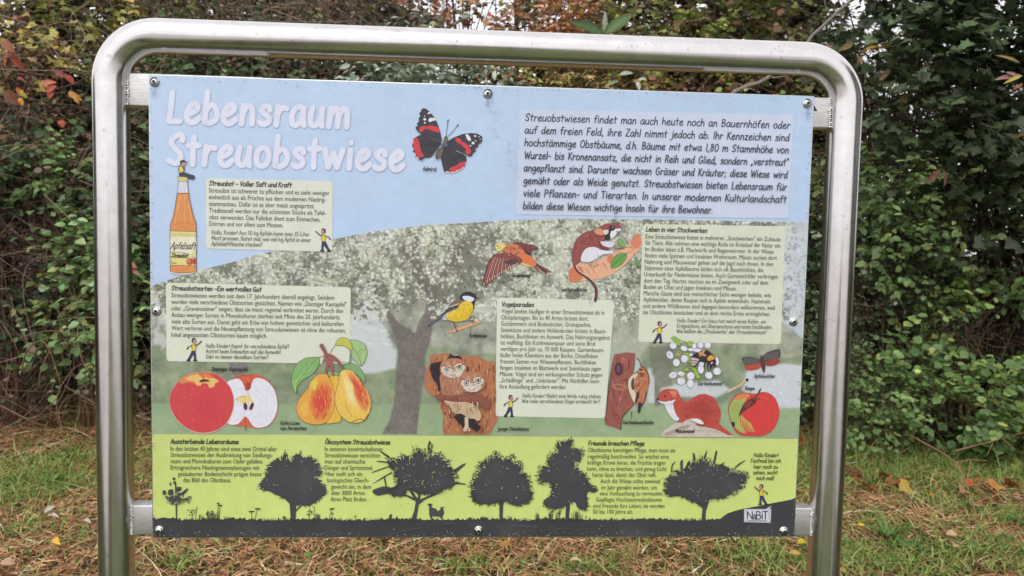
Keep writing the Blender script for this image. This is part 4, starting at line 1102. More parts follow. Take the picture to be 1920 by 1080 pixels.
ik.fill([(500, 540), (640, 500), (740, 520), (700, 570), (560, 590)], (92, 64, 68)); ik.stroke([(330, 430), (240, 540), (180, 720), (130, 950)], 1.1, (60, 48, 52))
for k in range(36): ik.ell(ro.uniform(500, 780), ro.uniform(290, 440), 12, 6, ro.choice([(130, 66, 56), (222, 160, 116), (100, 54, 50)]), 30)
ik.fill([(348, 262), (390, 228), (470, 240), (520, 270), (490, 320), (460, 350), (390, 374), (360, 330)], (218, 206, 124)); ik.ell(382, 278, 13, 13, (48, 44, 48)); ik.ell(392, 318, 12, 6, (110, 90, 70)); ik.stroke([(350, 264), (290, 266)], 1.2, (90, 84, 84)); ik.fill([(360, 268), (372, 300), (360, 330), (350, 290)], (224, 222, 214)); ik.ell(430, 312, 14, 7, (150, 130, 70), 30)
ik.build('flying_bird_picture', panel, M_CRAYON, 'drawing of a rusty brown bunting in flight')

# garden dormouse on a branch
ik = pic().zoom(1040, 400, 6.0)
ik.fill([(160, 610), (240, 570), (420, 560), (560, 500), (640, 440), (780, 400), (840, 320), (930, 215), (975, 280), (985, 340), (940, 420), (870, 490), (780, 590), (640, 690), (500, 740), (300, 762), (176, 768)], (222, 172, 140), False)
ik.fill([(170, 630), (300, 600), (320, 700), (280, 758), (176, 766)], (202, 124, 84)); ik.fill([(850, 320), (930, 225), (970, 290), (960, 370), (890, 400)], (210, 130, 98)); ik.fill([(590, 490), (650, 470), (660, 540), (600, 560)], (208, 130, 92))
for a, b in (((240, 600), (300, 740)), ((400, 600), (480, 730)), ((540, 560), (590, 650)), ((700, 500), (680, 620)), ((340, 620), (400, 700))): ik.stroke([a, ((a[0] + b[0]) / 2 + 14, (a[1] + b[1]) / 2), b], 1.8, (196, 120, 80), taper=True)
ik.stroke([(660, 400), (760, 390), (860, 386), (900, 470)], 0.9, (140, 90, 76)); ik.stroke([(860, 386), (820, 330), (790, 280), (870, 120)], 0.9, (160, 120, 104)); ik.stroke([(800, 450), (860, 425)], 0.9, (140, 90, 76)); ik.stroke([(660, 430), (760, 440)], 0.8, (160, 110, 90))
ik.outlined([(708, 290), (750, 300), (790, 345), (798, 385), (750, 376), (720, 345)], (128, 172, 96)); ik.outlined([(632, 615), (640, 540), (690, 470), (760, 450), (808, 456), (790, 530), (730, 590), (680, 612)], (104, 156, 78)); ik.outlined([(900, 490), (940, 530), (975, 608), (930, 590), (908, 550)], (112, 150, 92)); ik.stroke([(640, 600), (720, 520), (800, 460)], 0.8, (60, 96, 56))
ik.stroke([(225, 600), (270, 660), (360, 720), (440, 800), (468, 880), (456, 980)], 5.4, (104, 60, 60)); ik.stroke([(240, 600), (290, 660), (380, 715), (440, 770)], 1.4, (214, 196, 190)); ik.stroke([(440, 900), (430, 960), (410, 1030)], 3.2, (216, 214, 214)); ik.stroke([(405, 930), (395, 1020)], .8, (150, 146, 146))
ik.outlined([(212, 600), (196, 520), (204, 400), (240, 300), (310, 230), (400, 196), (470, 180), (520, 140), (600, 116), (740, 108), (748, 150), (740, 186), (690, 210), (640, 250), (600, 300), (560, 300), (540, 340), (600, 390), (590, 420), (520, 410), (440, 380), (340, 400), (300, 460), (290, 530), (240, 580)], (146, 78, 74))
fur(ik, [(204, 420), (240, 300), (310, 235), (400, 200), (470, 190), (560, 240), (540, 330), (440, 375), (340, 395), (300, 455), (250, 560), (215, 560)], [(164, 96, 86), (124, 62, 60), (178, 112, 96)], 110, -16, 26)
ik.fill([(300, 470), (350, 396), (440, 378), (520, 410), (590, 420), (650, 420), (640, 450), (540, 462), (480, 500), (400, 545), (330, 545), (292, 530)], (218, 218, 228))
ik.fill([(500, 322), (600, 318), (660, 330), (640, 380), (560, 372)], (212, 212, 220)); ik.fill([(610, 220), (650, 185), (730, 170), (742, 188), (700, 220), (660, 270), (610, 280)], (222, 222, 228))
ik.stroke([(500, 330), (540, 385), (600, 405)], 4.2, (124, 66, 64)); ik.ell(640, 168, 34, 30, (48, 44, 52)); ik.stroke([(620, 190), (606, 240), (590, 280)], 4.5, (48, 44, 50)); ik.ell(592, 270, 32, 36, (52, 48, 54), 15); ik.ell(648, 160, 7, 6, (180, 180, 190))
ik.fill([(440, 200), (480, 170), (530, 180), (545, 230), (520, 250), (470, 235)], (206, 146, 116)); ik.fill([(545, 190), (600, 190), (595, 225), (555, 240)], (216, 206, 196)); ik.fill([(728, 112), (748, 120), (744, 160)], (212, 150, 146))
for k in range(7): ik.stroke([(690 + k * 3, 200), (700 + k * 16, 260 + k * 4)], 0.35, (120, 110, 110)); 
for k in range(5): ik.stroke([(700, 110), (660 + k * 14, 10 + k * 5)], 0.3, (150, 144, 150))
for q in ((380, 560), (430, 580), (460, 560), (480, 470)): ik.stroke([q, (q[0] + 20, q[1] + 26), (q[0] + 34, q[1] + 12)], 0.8, (96, 70, 66))
ik.build('dormouse_picture', panel, M_CRAYON, 'drawing of a brown and white dormouse on a branch')

# treecreeper on a trunk
ik = pic().zoom(1120, 640, 6.0)
ik.fill([(190, 145), (330, 122), (426, 132), (420, 250), (400, 360), (370, 420), (340, 500), (380, 640), (410, 690), (340, 780), (270, 870), (256, 990), (200, 970), (90, 935), (86, 860), (110, 660), (140, 430), (176, 200)], (150, 88, 80), False)
for k in range(70):
    x, y = ro.uniform(110, 390), ro.uniform(150, 860)
    if x < 130 + (700 - y) * .1: continue
    ik.stroke([(x, y), (x + ro.uniform(-12, 6), y + ro.uniform(40, 90))], ro.uniform(1, 2.6), ro.choice([(176, 112, 96), (120, 64, 64), (190, 130, 106), (134, 76, 70)]), taper=True)
ik.ell(236, 310, 44, 76, (76, 52, 62)); ik.ell(236, 310, 20, 42, (104, 80, 92)); ik.stroke([(160, 500), (240, 480), (330, 520), (260, 540), (180, 520)], 1.6, (196, 142, 116)); ik.stroke([(270, 440), (330, 430), (340, 470)], 1.6, (96, 60, 56))
ik.stroke([(405, 690), (300, 790), (160, 890)], 5.0, (166, 104, 84), taper=True); ik.stroke([(410, 700), (280, 850), (262, 985)], 1.8, (88, 56, 58)); ik.stroke([(178, 200), (140, 430), (100, 760), (86, 900)], 1.4, (92, 62, 66))
ik.fill([(410, 360), (425, 200), (440, 180), (470, 210), (490, 262), (460, 320), (415, 360)], (176, 190, 188), False)
ik.fill([(470, 300), (490, 262), (530, 296), (566, 360), (580, 430), (572, 520), (545, 600), (515, 680), (480, 740), (474, 796), (452, 796), (450, 730), (420, 660), (400, 560), (390, 470), (420, 380), (455, 350)], (180, 116, 84), False)
for k in range(60):
    x, y = ro.uniform(430, 560), ro.uniform(380, 690)
    ik.stroke([(x, y), (x - 6, y + 32)], 1.3, ro.choice([(212, 160, 120), (136, 72, 56), (224, 196, 160), (196, 110, 74)]), taper=True)
ik.fill([(345, 440), (380, 385), (430, 358), (450, 370), (420, 430), (408, 520), (430, 600), (410, 680), (370, 600), (345, 520)], (214, 200, 176)); ik.fill([(380, 440), (412, 405), (408, 480), (412, 530), (392, 545), (376, 500)], (88, 66, 70)); ik.fill([(420, 660), (450, 560), (470, 590), (440, 680)], (70, 56, 60))
ik.fill([(455, 680), (500, 690), (476, 796), (452, 796)], (50, 46, 54), False); ik.stroke([(555, 560), (520, 680), (485, 735)], 1.8, (60, 46, 52)); ik.stroke([(440, 180), (475, 225), (488, 270), (540, 310), (576, 390), (576, 480)], 1.3, (58, 48, 54)); ik.stroke([(410, 358), (450, 335), (472, 300)], 1.0, (70, 60, 66))
ik.ell(490, 318, 11, 12, (40, 38, 44)); ik.fill([(468, 345), (515, 340), (512, 390), (480, 395)], (140, 74, 60)); ik.stroke([(462, 340), (500, 336), (514, 345)], 1.0, (226, 214, 196))
ik.build('treecreeper_picture', panel, M_CRAYON, 'drawing of a small brown bird clinging to a trunk')

# blossom spray with the bumblebee
ik = pic().zoom(1230, 620, 9.82)
LG = (146, 182, 74)
ik.outlined([(272, 135), (340, 105), (410, 170), (450, 262), (400, 272), (370, 262), (320, 180)], LG, smooth=False); ik.stroke([(370, 125), (440, 175), (570, 215)], 2.0, (120, 160, 70)); ik.outlined([(570, 205), (670, 200), (668, 260), (640, 305), (600, 290), (560, 250)], LG)
ik.outlined([(500, 400), (570, 400), (610, 420), (630, 520), (640, 640), (700, 660), (770, 760), (820, 868), (740, 880), (690, 760), (640, 680), (600, 580), (580, 670), (610, 740), (530, 745), (490, 715), (560, 670), (590, 560), (560, 440), (500, 440)], LG, smooth=False)
petals = [(310, 275, 66, 60, 20), (250, 445, 60, 78, -30), (370, 585, 64, 70, 0), (520, 515, 66, 72, 10), (510, 325, 66, 46, 25), (310, 815, 80, 58, -20), (460, 790, 72, 42, 10), (635, 830, 70, 72, 30), (460, 925, 76, 72, 0), (625, 970, 62, 80, 0), (815, 260, 56, 58, 0), (945, 262, 60, 60, 0), (700, 280, 40, 52, 0), (820, 705, 56, 86, -6), (965, 820, 72, 64, 35), (1118, 745, 72, 70, 0), (1115, 560, 38, 76, -10), (640, 345, 60, 30, 0), (760, 360, 90, 34, 5), (640, 440, 30, 26, 0), (840, 610, 60, 40, 0)]
for cx, cy, rx, ry, ro_ in petals:
    a = np.linspace(0, 2 * np.pi, 16, endpoint=False)
    X = cx + np.cos(a) * rx * math.cos(R_(ro_)) - np.sin(a) * ry * math.sin(R_(ro_)); Y = cy + np.cos(a) * rx * math.sin(R_(ro_)) + np.sin(a) * ry * math.cos(R_(ro_))
    Q = np.stack([X, Y], 1); ik.fill(Q, (220, 220, 232), smooth=False); ik.stroke(Q, 0.55, (132, 130, 144), False, True)
ik.stroke([(190, 400), (240, 430), (250, 490)], 0.6, (120, 118, 130)); ik.stroke([(250, 850), (310, 815), (360, 790)], 0.6, (120, 118, 130))
for cx, cy in ((405, 435), (480, 840)):
    ik.ell(cx, cy, 30, 26, (222, 212, 140))
    for k in range(9):
        a = k * .7; ik.stroke([(cx, cy), (cx + 52 * math.cos(a), cy + 52 * math.sin(a))], 0.5, (150, 150, 90)); ik.ell(cx + 54 * math.cos(a), cy + 54 * math.sin(a), 8, 8, (206, 180, 84))
DK = (52, 42, 48)
for Pl in ([(900, 560), (880, 640), (895, 710)], [(950, 600), (945, 690), (975, 750)], [(1010, 640), (1030, 700)], [(800, 500), (750, 600), (700, 660), (650, 660)], [(990, 630), (995, 700), (1010, 730)]): ik.stroke(Pl, 3.0, DK, taper=True)
ik.fill([(640, 520), (670, 450), (720, 410), (790, 385), (860, 345), (950, 360), (1020, 420), (1070, 480), (1100, 570), (1080, 640), (1020, 640), (960, 590), (900, 575), (860, 580), (820, 560), (780, 580), (740, 610), (690, 640), (640, 600)], DK)
ik.fill([(640, 520), (660, 490), (780, 520), (770, 560), (720, 620), (680, 640), (642, 600)], (196, 180, 176)); ik.stroke([(645, 540), (765, 560)], 1.6, (110, 88, 90)); ik.stroke([(645, 585), (740, 600)], 1.6, (110, 88, 90))
ik.fill([(770, 400), (830, 385), (860, 350), (900, 365), (870, 410), (920, 450), (880, 470), (830, 450), (800, 480), (790, 440)], (198, 146, 92)); ik.fill([(950, 480), (1000, 445), (1050, 470), (1070, 510), (1010, 540), (960, 550), (935, 520)], (222, 158, 62))
ik.ell(1018, 590, 26, 14, (210, 206, 206), -40); ik.stroke([(1090, 600), (1072, 650)], 1.0, (190, 186, 190)); ik.ell(1076, 640, 14, 30, DK, 10)
ik.build('bumblebee_picture', panel, M_CRAYON, 'drawing of a bumblebee on white blossoms')

# moth, caterpillar, weasel, red-green apple
ik = pic().zoom(1230, 620, 5.144)
ik.fill([(862, 330), (1000, 310), (1010, 345), (980, 370), (900, 382), (868, 370)], (176, 78, 62)); ik.fill([(1050, 300), (1130, 268), (1192, 285), (1160, 325), (1100, 340), (1055, 330)], (150, 62, 56))
ik.fill([(826, 262), (880, 250), (950, 258), (1005, 280), (1000, 308), (920, 325), (860, 330), (838, 300)], (84, 78, 80)); ik.fill([(1018, 262), (1060, 215), (1120, 188), (1192, 180), (1190, 258), (1120, 275), (1050, 298)], (80, 74, 78))
for k in range(9): ik.stroke([(850 + k * 16, 262), (846 + k * 16, 316)], 0.5, (140, 134, 134)); ik.stroke([(1050 + k * 15, 225 - k * 3), (1046 + k * 15, 285 - k * 2)], 0.5, (146, 140, 140))
ik.fill([(1000, 270), (1030, 268), (1052, 330), (1046, 395), (1030, 396), (1008, 330)], (92, 60, 58)); ik.ell(1014, 262, 14, 16, (66, 60, 64)); ik.stroke([(1008, 252), (1004, 236)], .6, DK); ik.stroke([(1018, 252), (1024, 236)], .6, DK)
ik.build('moth_picture', panel, M_CRAYON, 'drawing of a dark moth with red hind wings')
ik = pic().zoom(1230, 620, 5.144)
ik.stroke([(690, 588), (740, 560), (800, 532), (840, 500), (868, 480)], 5.2, (198, 176, 140)); ik.stroke([(700, 578), (780, 536), (850, 486)], 1.2, (224, 210, 184))
for k in range(8): ik.stroke([(712 + k * 19, 562 - k * 11), (724 + k * 19, 586 - k * 12)], 0.7, (176, 120, 80))
ik.ell(876, 473, 14, 15, (50, 48, 54))
ik.build('caterpillar_picture', panel, M_CRAYON, 'drawing of a pale caterpillar with a black head')
ik = pic().zoom(1230, 620, 5.144)
ik.fill([(40, 1018), (70, 960), (120, 930), (180, 890), (260, 870), (330, 845), (420, 850), (470, 900), (560, 945), (640, 960), (720, 1000), (760, 1022), (640, 1026), (300, 1024)], (196, 188, 176), False)
ik.fill([(80, 990), (150, 960), (240, 920), (330, 905), (300, 940), (200, 975), (110, 1010)], (168, 150, 136)); ik.stroke([(140, 1010), (300, 975), (480, 960), (620, 985)], 2.4, (180, 170, 158))
ik.fill([(80, 690), (160, 680), (175, 760), (200, 820), (226, 850), (200, 868), (160, 850), (120, 800), (95, 750)], (218, 216, 226))
WZ = (184, 78, 68)
ik.fill([(8, 650), (30, 610), (60, 570), (110, 558), (180, 564), (212, 590), (240, 650), (270, 682), (310, 680), (360, 640), (410, 614), (470, 608), (540, 630), (590, 690), (620, 760), (624, 820), (606, 890), (640, 930), (700, 970), (748, 1012), (690, 1005), (610, 965), (560, 945), (480, 930), (440, 900), (400, 850), (330, 845), (290, 860), (250, 888), (190, 880), (218, 860), (222, 835), (190, 800), (170, 750), (160, 690), (180, 660), (110, 680), (50, 676)], WZ, False)
blush(ik, [(240, 730), (400, 650), (530, 670), (590, 790), (520, 900), (380, 840), (250, 820)], WZ, (166, 68, 62), 7, .3); blush(ik, [(115, 572), (180, 562), (212, 600), (185, 655), (140, 625)], WZ, (210, 130, 96), 5)
for k in range(40):
    x, y = ro.uniform(200, 600), ro.uniform(660, 900); ik.stroke([(x, y), (x + 14, y + 14)], .8, ro.choice([(196, 92, 76), (160, 62, 58)]), taper=True) if (x - 420) ** 2 / 190 ** 2 + (y - 770) ** 2 / 140 ** 2 < 1 else None; ik.fill([(380, 900), (430, 890), (470, 920), (420, 916)], (176, 70, 60))
ik.fill([(16, 672), (60, 680), (120, 682), (182, 660), (150, 700), (60, 700)], (222, 218, 222)); ik.ell(15, 657, 11, 10, (44, 40, 46)); ik.ell(83, 629, 8, 8, (44, 38, 42)); fur(ik, [(190, 600), (235, 680), (310, 690), (360, 650), (470, 620), (540, 640), (610, 760), (600, 880), (480, 900), (400, 840), (290, 850), (200, 790)], [(204, 104, 86), (164, 60, 56), (196, 90, 76)], 120, 20, 8); ik.fill([(330, 850), (400, 845), (450, 880), (440, 900), (380, 880)], (224, 220, 222))
ik.build('weasel_picture', panel, M_CRAYON, 'drawing of a rust red weasel standing on a stone')
ik = pic().zoom(1230, 620, 5.144)
ap = [(700, 800), (698, 740), (730, 670), (790, 610), (880, 600), (960, 608), (1020, 592), (1090, 604), (1150, 660), (1182, 750), (1178, 840), (1140, 930), (1080, 985), (1000, 1014), (910, 1012), (830, 1005), (770, 970), (730, 900)]
ik.outlined(ap, (208, 66, 64), (160, 60, 52))
ik.fill([(704, 800), (706, 740), (735, 675), (790, 640), (870, 650), (830, 720), (800, 830), (820, 900), (860, 985), (790, 960), (740, 900)], (158, 178, 96)); ik.fill([(740, 660), (800, 612), (880, 606), (930, 625), (860, 650), (790, 668)], (214, 130, 84))
for k in range(16): ik.stroke([(800 + k * 7, 800 + k * 6), (806 + k * 9, 900 + k * 4), (826 + k * 9, 975)], 1.4, ((206, 176, 104), (196, 96, 72), (176, 176, 100))[k % 3], taper=True)
for k in range(12): ik.stroke([(715 + k * 9, 740 - k * 5), (722 + k * 10, 860)], 1.0, ((190, 200, 130), (128, 158, 74))[k % 2], taper=True)
ik.fill([(800, 828), (804, 780), (850, 700), (905, 660), (950, 650), (960, 690), (900, 740), (850, 770), (828, 790)], (84, 52, 52)); ik.fill([(840, 720), (900, 676), (930, 690), (880, 740)], (128, 66, 58)); ik.stroke([(940, 660), (980, 610), (1004, 562)], 3.0, (110, 58, 50)); ik.stroke([(950, 650), (1000, 660)], 1.6, (84, 48, 46)); ik.stroke([(930, 640), (900, 612)], 1.2, (84, 48, 46))
ik.fill([(724, 885), (752, 878), (756, 915), (738, 924)], (44, 42, 46)); ik.stroke([(1010, 640), (1080, 660), (1120, 740)], 1.0, (220, 100, 84))
ik.build('striped_apple_picture', panel, M_CRAYON, 'drawing of a red and green apple with a brown stalk')

# black tree silhouettes
SIL = (66, 66, 70)
def jag(P, amp, n, rs, base_sub=5):
    Q = crom(P, base_sub, True)
    cen = Q.mean(0); out = []
    for i in range(len(Q)):
        a, b = Q[i], Q[(i + 1) % len(Q)]
        for j in range(n):
            p = a + (b - a) * j / n
            d = p - cen; d /= np.linalg.norm(d) + 1e-9
            out.append(p + d * (rs.uniform(.4, 1.0) * amp if (len(out) % 2) else -rs.uniform(0, .5) * amp) + np.array([rs.uniform(-.3, .3), rs.uniform(-.3, .3)]) * amp * .5)
    return np.array(out)
def silhouette(zoom, crown, trunk_, amp, n, holes, twigs, label, seed, extra=()):
    rs = random.Random(seed); ik = Ink(0.0016, 0.000004).zoom(*zoom)
    P = jag(crown, amp, n, rs)
    ik.fill(P, SIL, smooth=False)
    for e in extra: ik.fill(jag(e, amp * (.22 if min(np.ptp(np.array(e, float), 0)) < 110 and len(e) == 4 else .7), n, rs), SIL, smooth=False)
    for t in trunk_: ik.fill(t, SIL, smooth=False)
    cr = np.array(crown, float); cen = cr.mean(0)
    Q = crom(cr, 8, True)
    for k in range(twigs):
        p = Q[rs.randrange(len(Q))]; d = p - cen; d /= np.linalg.norm(d) + 1e-9
        s_ = p - d * 20; L = rs.uniform(15, 42) + amp
        e = s_ + d * L + np.array([rs.uniform(-12, 12), rs.uniform(-14, 6)])
        ik.stroke([s_, (s_ + e) / 2 + np.array([rs.uniform(-4, 4), rs.uniform(-4, 4)]), e], rs.uniform(.9, 1.9), SIL, taper=True)
        ik.ell(e[0], e[1], rs.uniform(4, 8), rs.uniform(3, 6), SIL, rs.uniform(0, 90), 6)
    for k in range(int(twigs * 3 + 60)):
        p = Q[rs.randrange(len(Q))]; d = p - cen; d /= np.linalg.norm(d) + 1e-9
        th = rs.uniform(-1.1, 1.1); d = np.array([d[0] * math.cos(th) - d[1] * math.sin(th), d[0] * math.sin(th) + d[1] * math.cos(th)])
        s_ = p - d * rs.uniform(0, 14) + np.array([rs.uniform(-8, 8), rs.uniform(-8, 8)])
        ik.stroke([s_, s_ + d * rs.uniform(12, 34)], rs.uniform(1.2, 2.6), SIL, taper=True)
    for k in range(int(twigs * 1.0) + 34):
        p = Q[rs.randrange(len(Q))]; d = cen - p; d /= np.linalg.norm(d) + 1e-9
        if p[1] > cen[1] * 1.25: continue
        s_ = p - d * 6 + np.array([rs.uniform(-6, 6), rs.uniform(-6, 6)]); th = rs.uniform(-.8, .8); d = np.array([d[0] * math.cos(th) - d[1] * math.sin(th), d[0] * math.sin(th) + d[1] * math.cos(th)])
        ik.stroke([s_, s_ + d * rs.uniform(10, 44)], rs.uniform(.8, 1.8), (193, 206, 124), taper=True)
    for k in range(holes):
        p = cen + (Q[rs.randrange(len(Q))] - cen) * rs.uniform(.35, .96)
        ik.ell(p[0], p[1], rs.uniform(2, 7), rs.uniform(3, 8), (176, 188, 118), rs.uniform(0, 90), 6)
    ik.build('tree_silhouette', panel, M_INK, label)
    return ik
silhouette((280, 810, 5.4), [(250, 640), (200, 650), (160, 640), (190, 690), (225, 715), (270, 722), (320, 715), (400, 690), (410, 660), (350, 670), (330, 660), (320, 630), (280, 625)], [[(268, 700), (284, 700), (282, 890), (272, 890)]], 7, 3, 3, 4, 'smallest black sapling silhouette at the left', 1,
    extra=[[(205, 520), (222, 512), (220, 545)], [(250, 455), (266, 470), (252, 488), (238, 470)], [(240, 510), (272, 505), (274, 640), (262, 640), (262, 540)], [(140, 590), (170, 596), (168, 640), (140, 630)], [(195, 590), (240, 580), (240, 640), (200, 635)], [(275, 560), (325, 555), (320, 590), (280, 600)], [(320, 625), (380, 570), (392, 585), (340, 640)]])
silhouette((280, 810, 5.4), [(1220, 330), (1290, 270), (1340, 262), (1385, 215), (1410, 280), (1470, 235), (1520, 225), (1560, 262), (1630, 255), (1690, 290), (1735, 350), (1735, 430), (1690, 460), (1760, 520), (1790, 590), (1760, 640), (1700, 690), (1620, 740), (1520, 735), (1430, 720), (1370, 670), (1290, 630), (1200, 590), (1130, 575), (1120, 520), (1180, 450), (1190, 380)], [[(1420, 690), (1490, 700), (1482, 895), (1434, 895)], [(1480, 790), (1540, 735), (1548, 745), (1490, 800)]], 12, 5, 14, 26, 'broad black tree silhouette, second from the left', 2)
silhouette((590, 810, 5.4), [(760, 260), (820, 280), (900, 240), (960, 260), (1010, 190), (1100, 185), (1150, 260), (1165, 130), (1200, 220), (1260, 220), (1310, 270), (1360, 330), (1400, 400), (1430, 450), (1400, 540), (1330, 570), (1240, 600), (1150, 620), (1050, 620), (960, 570), (880, 640), (800, 630), (750, 580), (840, 540), (810, 440), (770, 340)],
    [[(975, 890), (1010, 790), (1025, 700), (930, 650), (820, 640), (900, 620), (1000, 660), (940, 560), (960, 550), (1040, 670), (1050, 640), (1075, 600), (1068, 680), (1180, 630), (1260, 600), (1240, 630), (1120, 680), (1055, 730), (1030, 880), (1035, 895)]], 16, 5, 60, 90, 'wide ragged black tree silhouette above the sheep', 3,
    extra=[[(1150, 130), (1165, 85), (1175, 150), (1165, 260), (1150, 250)], [(590, 590), (700, 550), (760, 560), (900, 600), (880, 650), (760, 620), (640, 640)], [(680, 195), (780, 260), (770, 275), (672, 205)], [(590, 400), (740, 345), (742, 355), (592, 408)], [(610, 505), (780, 400), (785, 412), (612, 510)], [(1380, 400), (1510, 320), (1515, 335), (1400, 430)], [(1400, 500), (1520, 520), (1520, 530), (1400, 520)], [(640, 290), (760, 300), (760, 312), (640, 300)], [(710, 450), (730, 540), (720, 545), (700, 455)]])
silhouette((860, 810, 5.4), [(370, 215), (420, 250), (470, 270), (540, 250), (560, 310), (620, 320), (640, 400), (700, 450), (720, 520), (740, 610), (700, 700), (580, 735), (480, 690), (370, 715), (240, 725), (170, 700), (140, 650), (140, 580), (140, 510), (170, 440), (200, 380), (240, 310), (320, 260)], [[(412, 690), (452, 690), (444, 885), (412, 885)]], 14, 6, 18, 90, 'rounded bristly black tree silhouette near the middle', 4)
silhouette((860, 810, 5.4), [(1000, 110), (1080, 100), (1150, 95), (1140, 160), (1210, 175), (1255, 210), (1220, 290), (1170, 320), (1230, 390), (1300, 450), (1330, 520), (1395, 570), (1370, 600), (1290, 600), (1300, 680), (1290, 760), (1230, 770), (1160, 700), (1040, 760), (940, 770), (860, 710), (930, 640), (950, 560), (920, 510), (850, 520), (810, 500), (810, 430), (820, 350), (910, 340), (900, 260), (950, 215), (990, 190)], [[(1088, 690), (1130, 690), (1115, 885), (1078, 885)]], 13, 5, 34, 70, 'tall narrow black tree silhouette right of the middle', 5)
silhouette((1180, 810, 5.4), [(370, 480), (440, 430), (480, 390), (560, 380), (620, 320), (720, 280), (790, 285), (840, 330), (930, 330), (1000, 370), (1100, 400), (1170, 420), (1160, 500), (1120, 570), (1060, 610), (960, 650), (880, 670), (820, 660), (760, 740), (680, 710), (600, 680), (500, 640), (400, 640), (355, 580)], [[(600, 670), (740, 720), (815, 660), (800, 710), (772, 800), (770, 893), (728, 893), (740, 760), (640, 700)]], 15, 5, 26, 80, 'wide black tree silhouette at the right', 6,
    extra=[[(640, 215), (660, 225), (670, 300), (650, 300)], [(745, 270), (780, 190), (785, 200), (760, 290)], [(870, 200), (888, 200), (860, 330), (845, 320)], [(420, 400), (432, 325), (470, 300), (440, 335), (430, 400)], [(520, 380), (515, 300), (540, 285), (535, 380)], [(560, 370), (600, 290), (612, 300), (575, 375)], [(1060, 385), (1080, 340), (1160, 288), (1165, 294), (1090, 350)]])
ik = Ink(0.0016, 0.000004).zoom(590, 810, 5.4)
ik.fill([(1140, 730), (1165, 720), (1195, 728), (1185, 742), (1185, 762), (1232, 775), (1245, 800), (1280, 775), (1265, 762), (1312, 752), (1300, 770), (1312, 820), (1295, 850), (1290, 880), (1280, 880), (1270, 855), (1190, 850), (1186, 880), (1176, 880), (1160, 830), (1160, 750)], SIL, False)
ik.build('sheep_silhouette', panel, M_INK, 'two small black sheep silhouettes below the ragged tree')
ik = Ink(0.0016, 0.000004).zoom(590, 810, 5.4)
ik.fill([(748, 895), (755, 850), (765, 828), (782, 830), (780, 860), (788, 895)], SIL, False)
ik.build('cat_silhouette', panel, M_INK, 'tiny black cat silhouette sitting in the printed grass')
ik = Ink(0.0016, 0.000004).zoom(280, 810, 5.4)
rs = random.Random(31)
def tuft(x, y, h, n, sp=8):
    for k in range(n):
        xx = x + rs.uniform(-sp, sp) * 3; ik.stroke([(xx, y), (xx + rs.uniform(-8, 8), y - h * .6), (xx + rs.uniform(-14, 14), y - h * rs.uniform(.7, 1.1))], rs.uniform(.6, 1.1), SIL, taper=True)
def flower(x, y, h, d=0, w=30, leafy=False):
    ik.stroke([(x, y), (x + d * .5, y - h * .6), (x + d, y - h)], .9, SIL)
    if leafy:
        for k in range(8): ik.ell(x + d + rs.uniform(-w, w), y - h + rs.uniform(0, h * .7), 9, 6, SIL, rs.uniform(0, 180), 7)
    else: ik.ell(x + d, y - h, w, 8, SIL, rs.uniform(-15, 25), 8)
flower(436, 890, 110, -6, 34, True); flower(470, 890, 130, 14, 3); tuft(520, 890, 60, 9); tuft(620, 890, 85, 12); tuft(700, 890, 90, 10)
flower(590, 890, 100, 4, 20, True); flower(640, 890, 95, 6, 18, True); flower(705, 890, 150, 16, 24); flower(690, 890, 170, 10, 14); tuft(780, 890, 40, 8); flower(1040, 890, 88, -2, 34); flower(1070, 890, 115, 30, 34); flower(1620, 890, 110, 10, 30, True); flower(1668, 890, 130, 8, 3); tuft(1700, 880, 50, 12); flower(1365, 890, 40, 4, 10, True); flower(1880 - 30, 880, 60, 4, 12)
ik.zoom(590, 810, 5.4); flower(150, 870, 95, 26, 30); tuft(30, 880, 60, 10); flower(410, 890, 40, 4, 8)
ik.zoom(860, 810, 5.4); tuft(790, 885, 70, 12); tuft(930, 885, 80, 10); flower(930, 885, 90, 2, 22, True); flower(1020, 885, 110, 0, 14, True); tuft(1180, 885, 100, 16, 14); tuft(1000, 885, 100, 8); tuft(260, 880, 30, 14, 18); tuft(510, 880, 40, 5); flower(1285, 880, 26, 3, 8); tuft(1200, 885, 70, 12, 20)
for k in range(190): 
    x = rs.uniform(-3100, 2650); tuft(x, 885, rs.uniform(10, 26), 2, 6)
ik.build('meadow_silhouette', panel, M_INK, 'black printed grasses and flower stalks along the ground line')

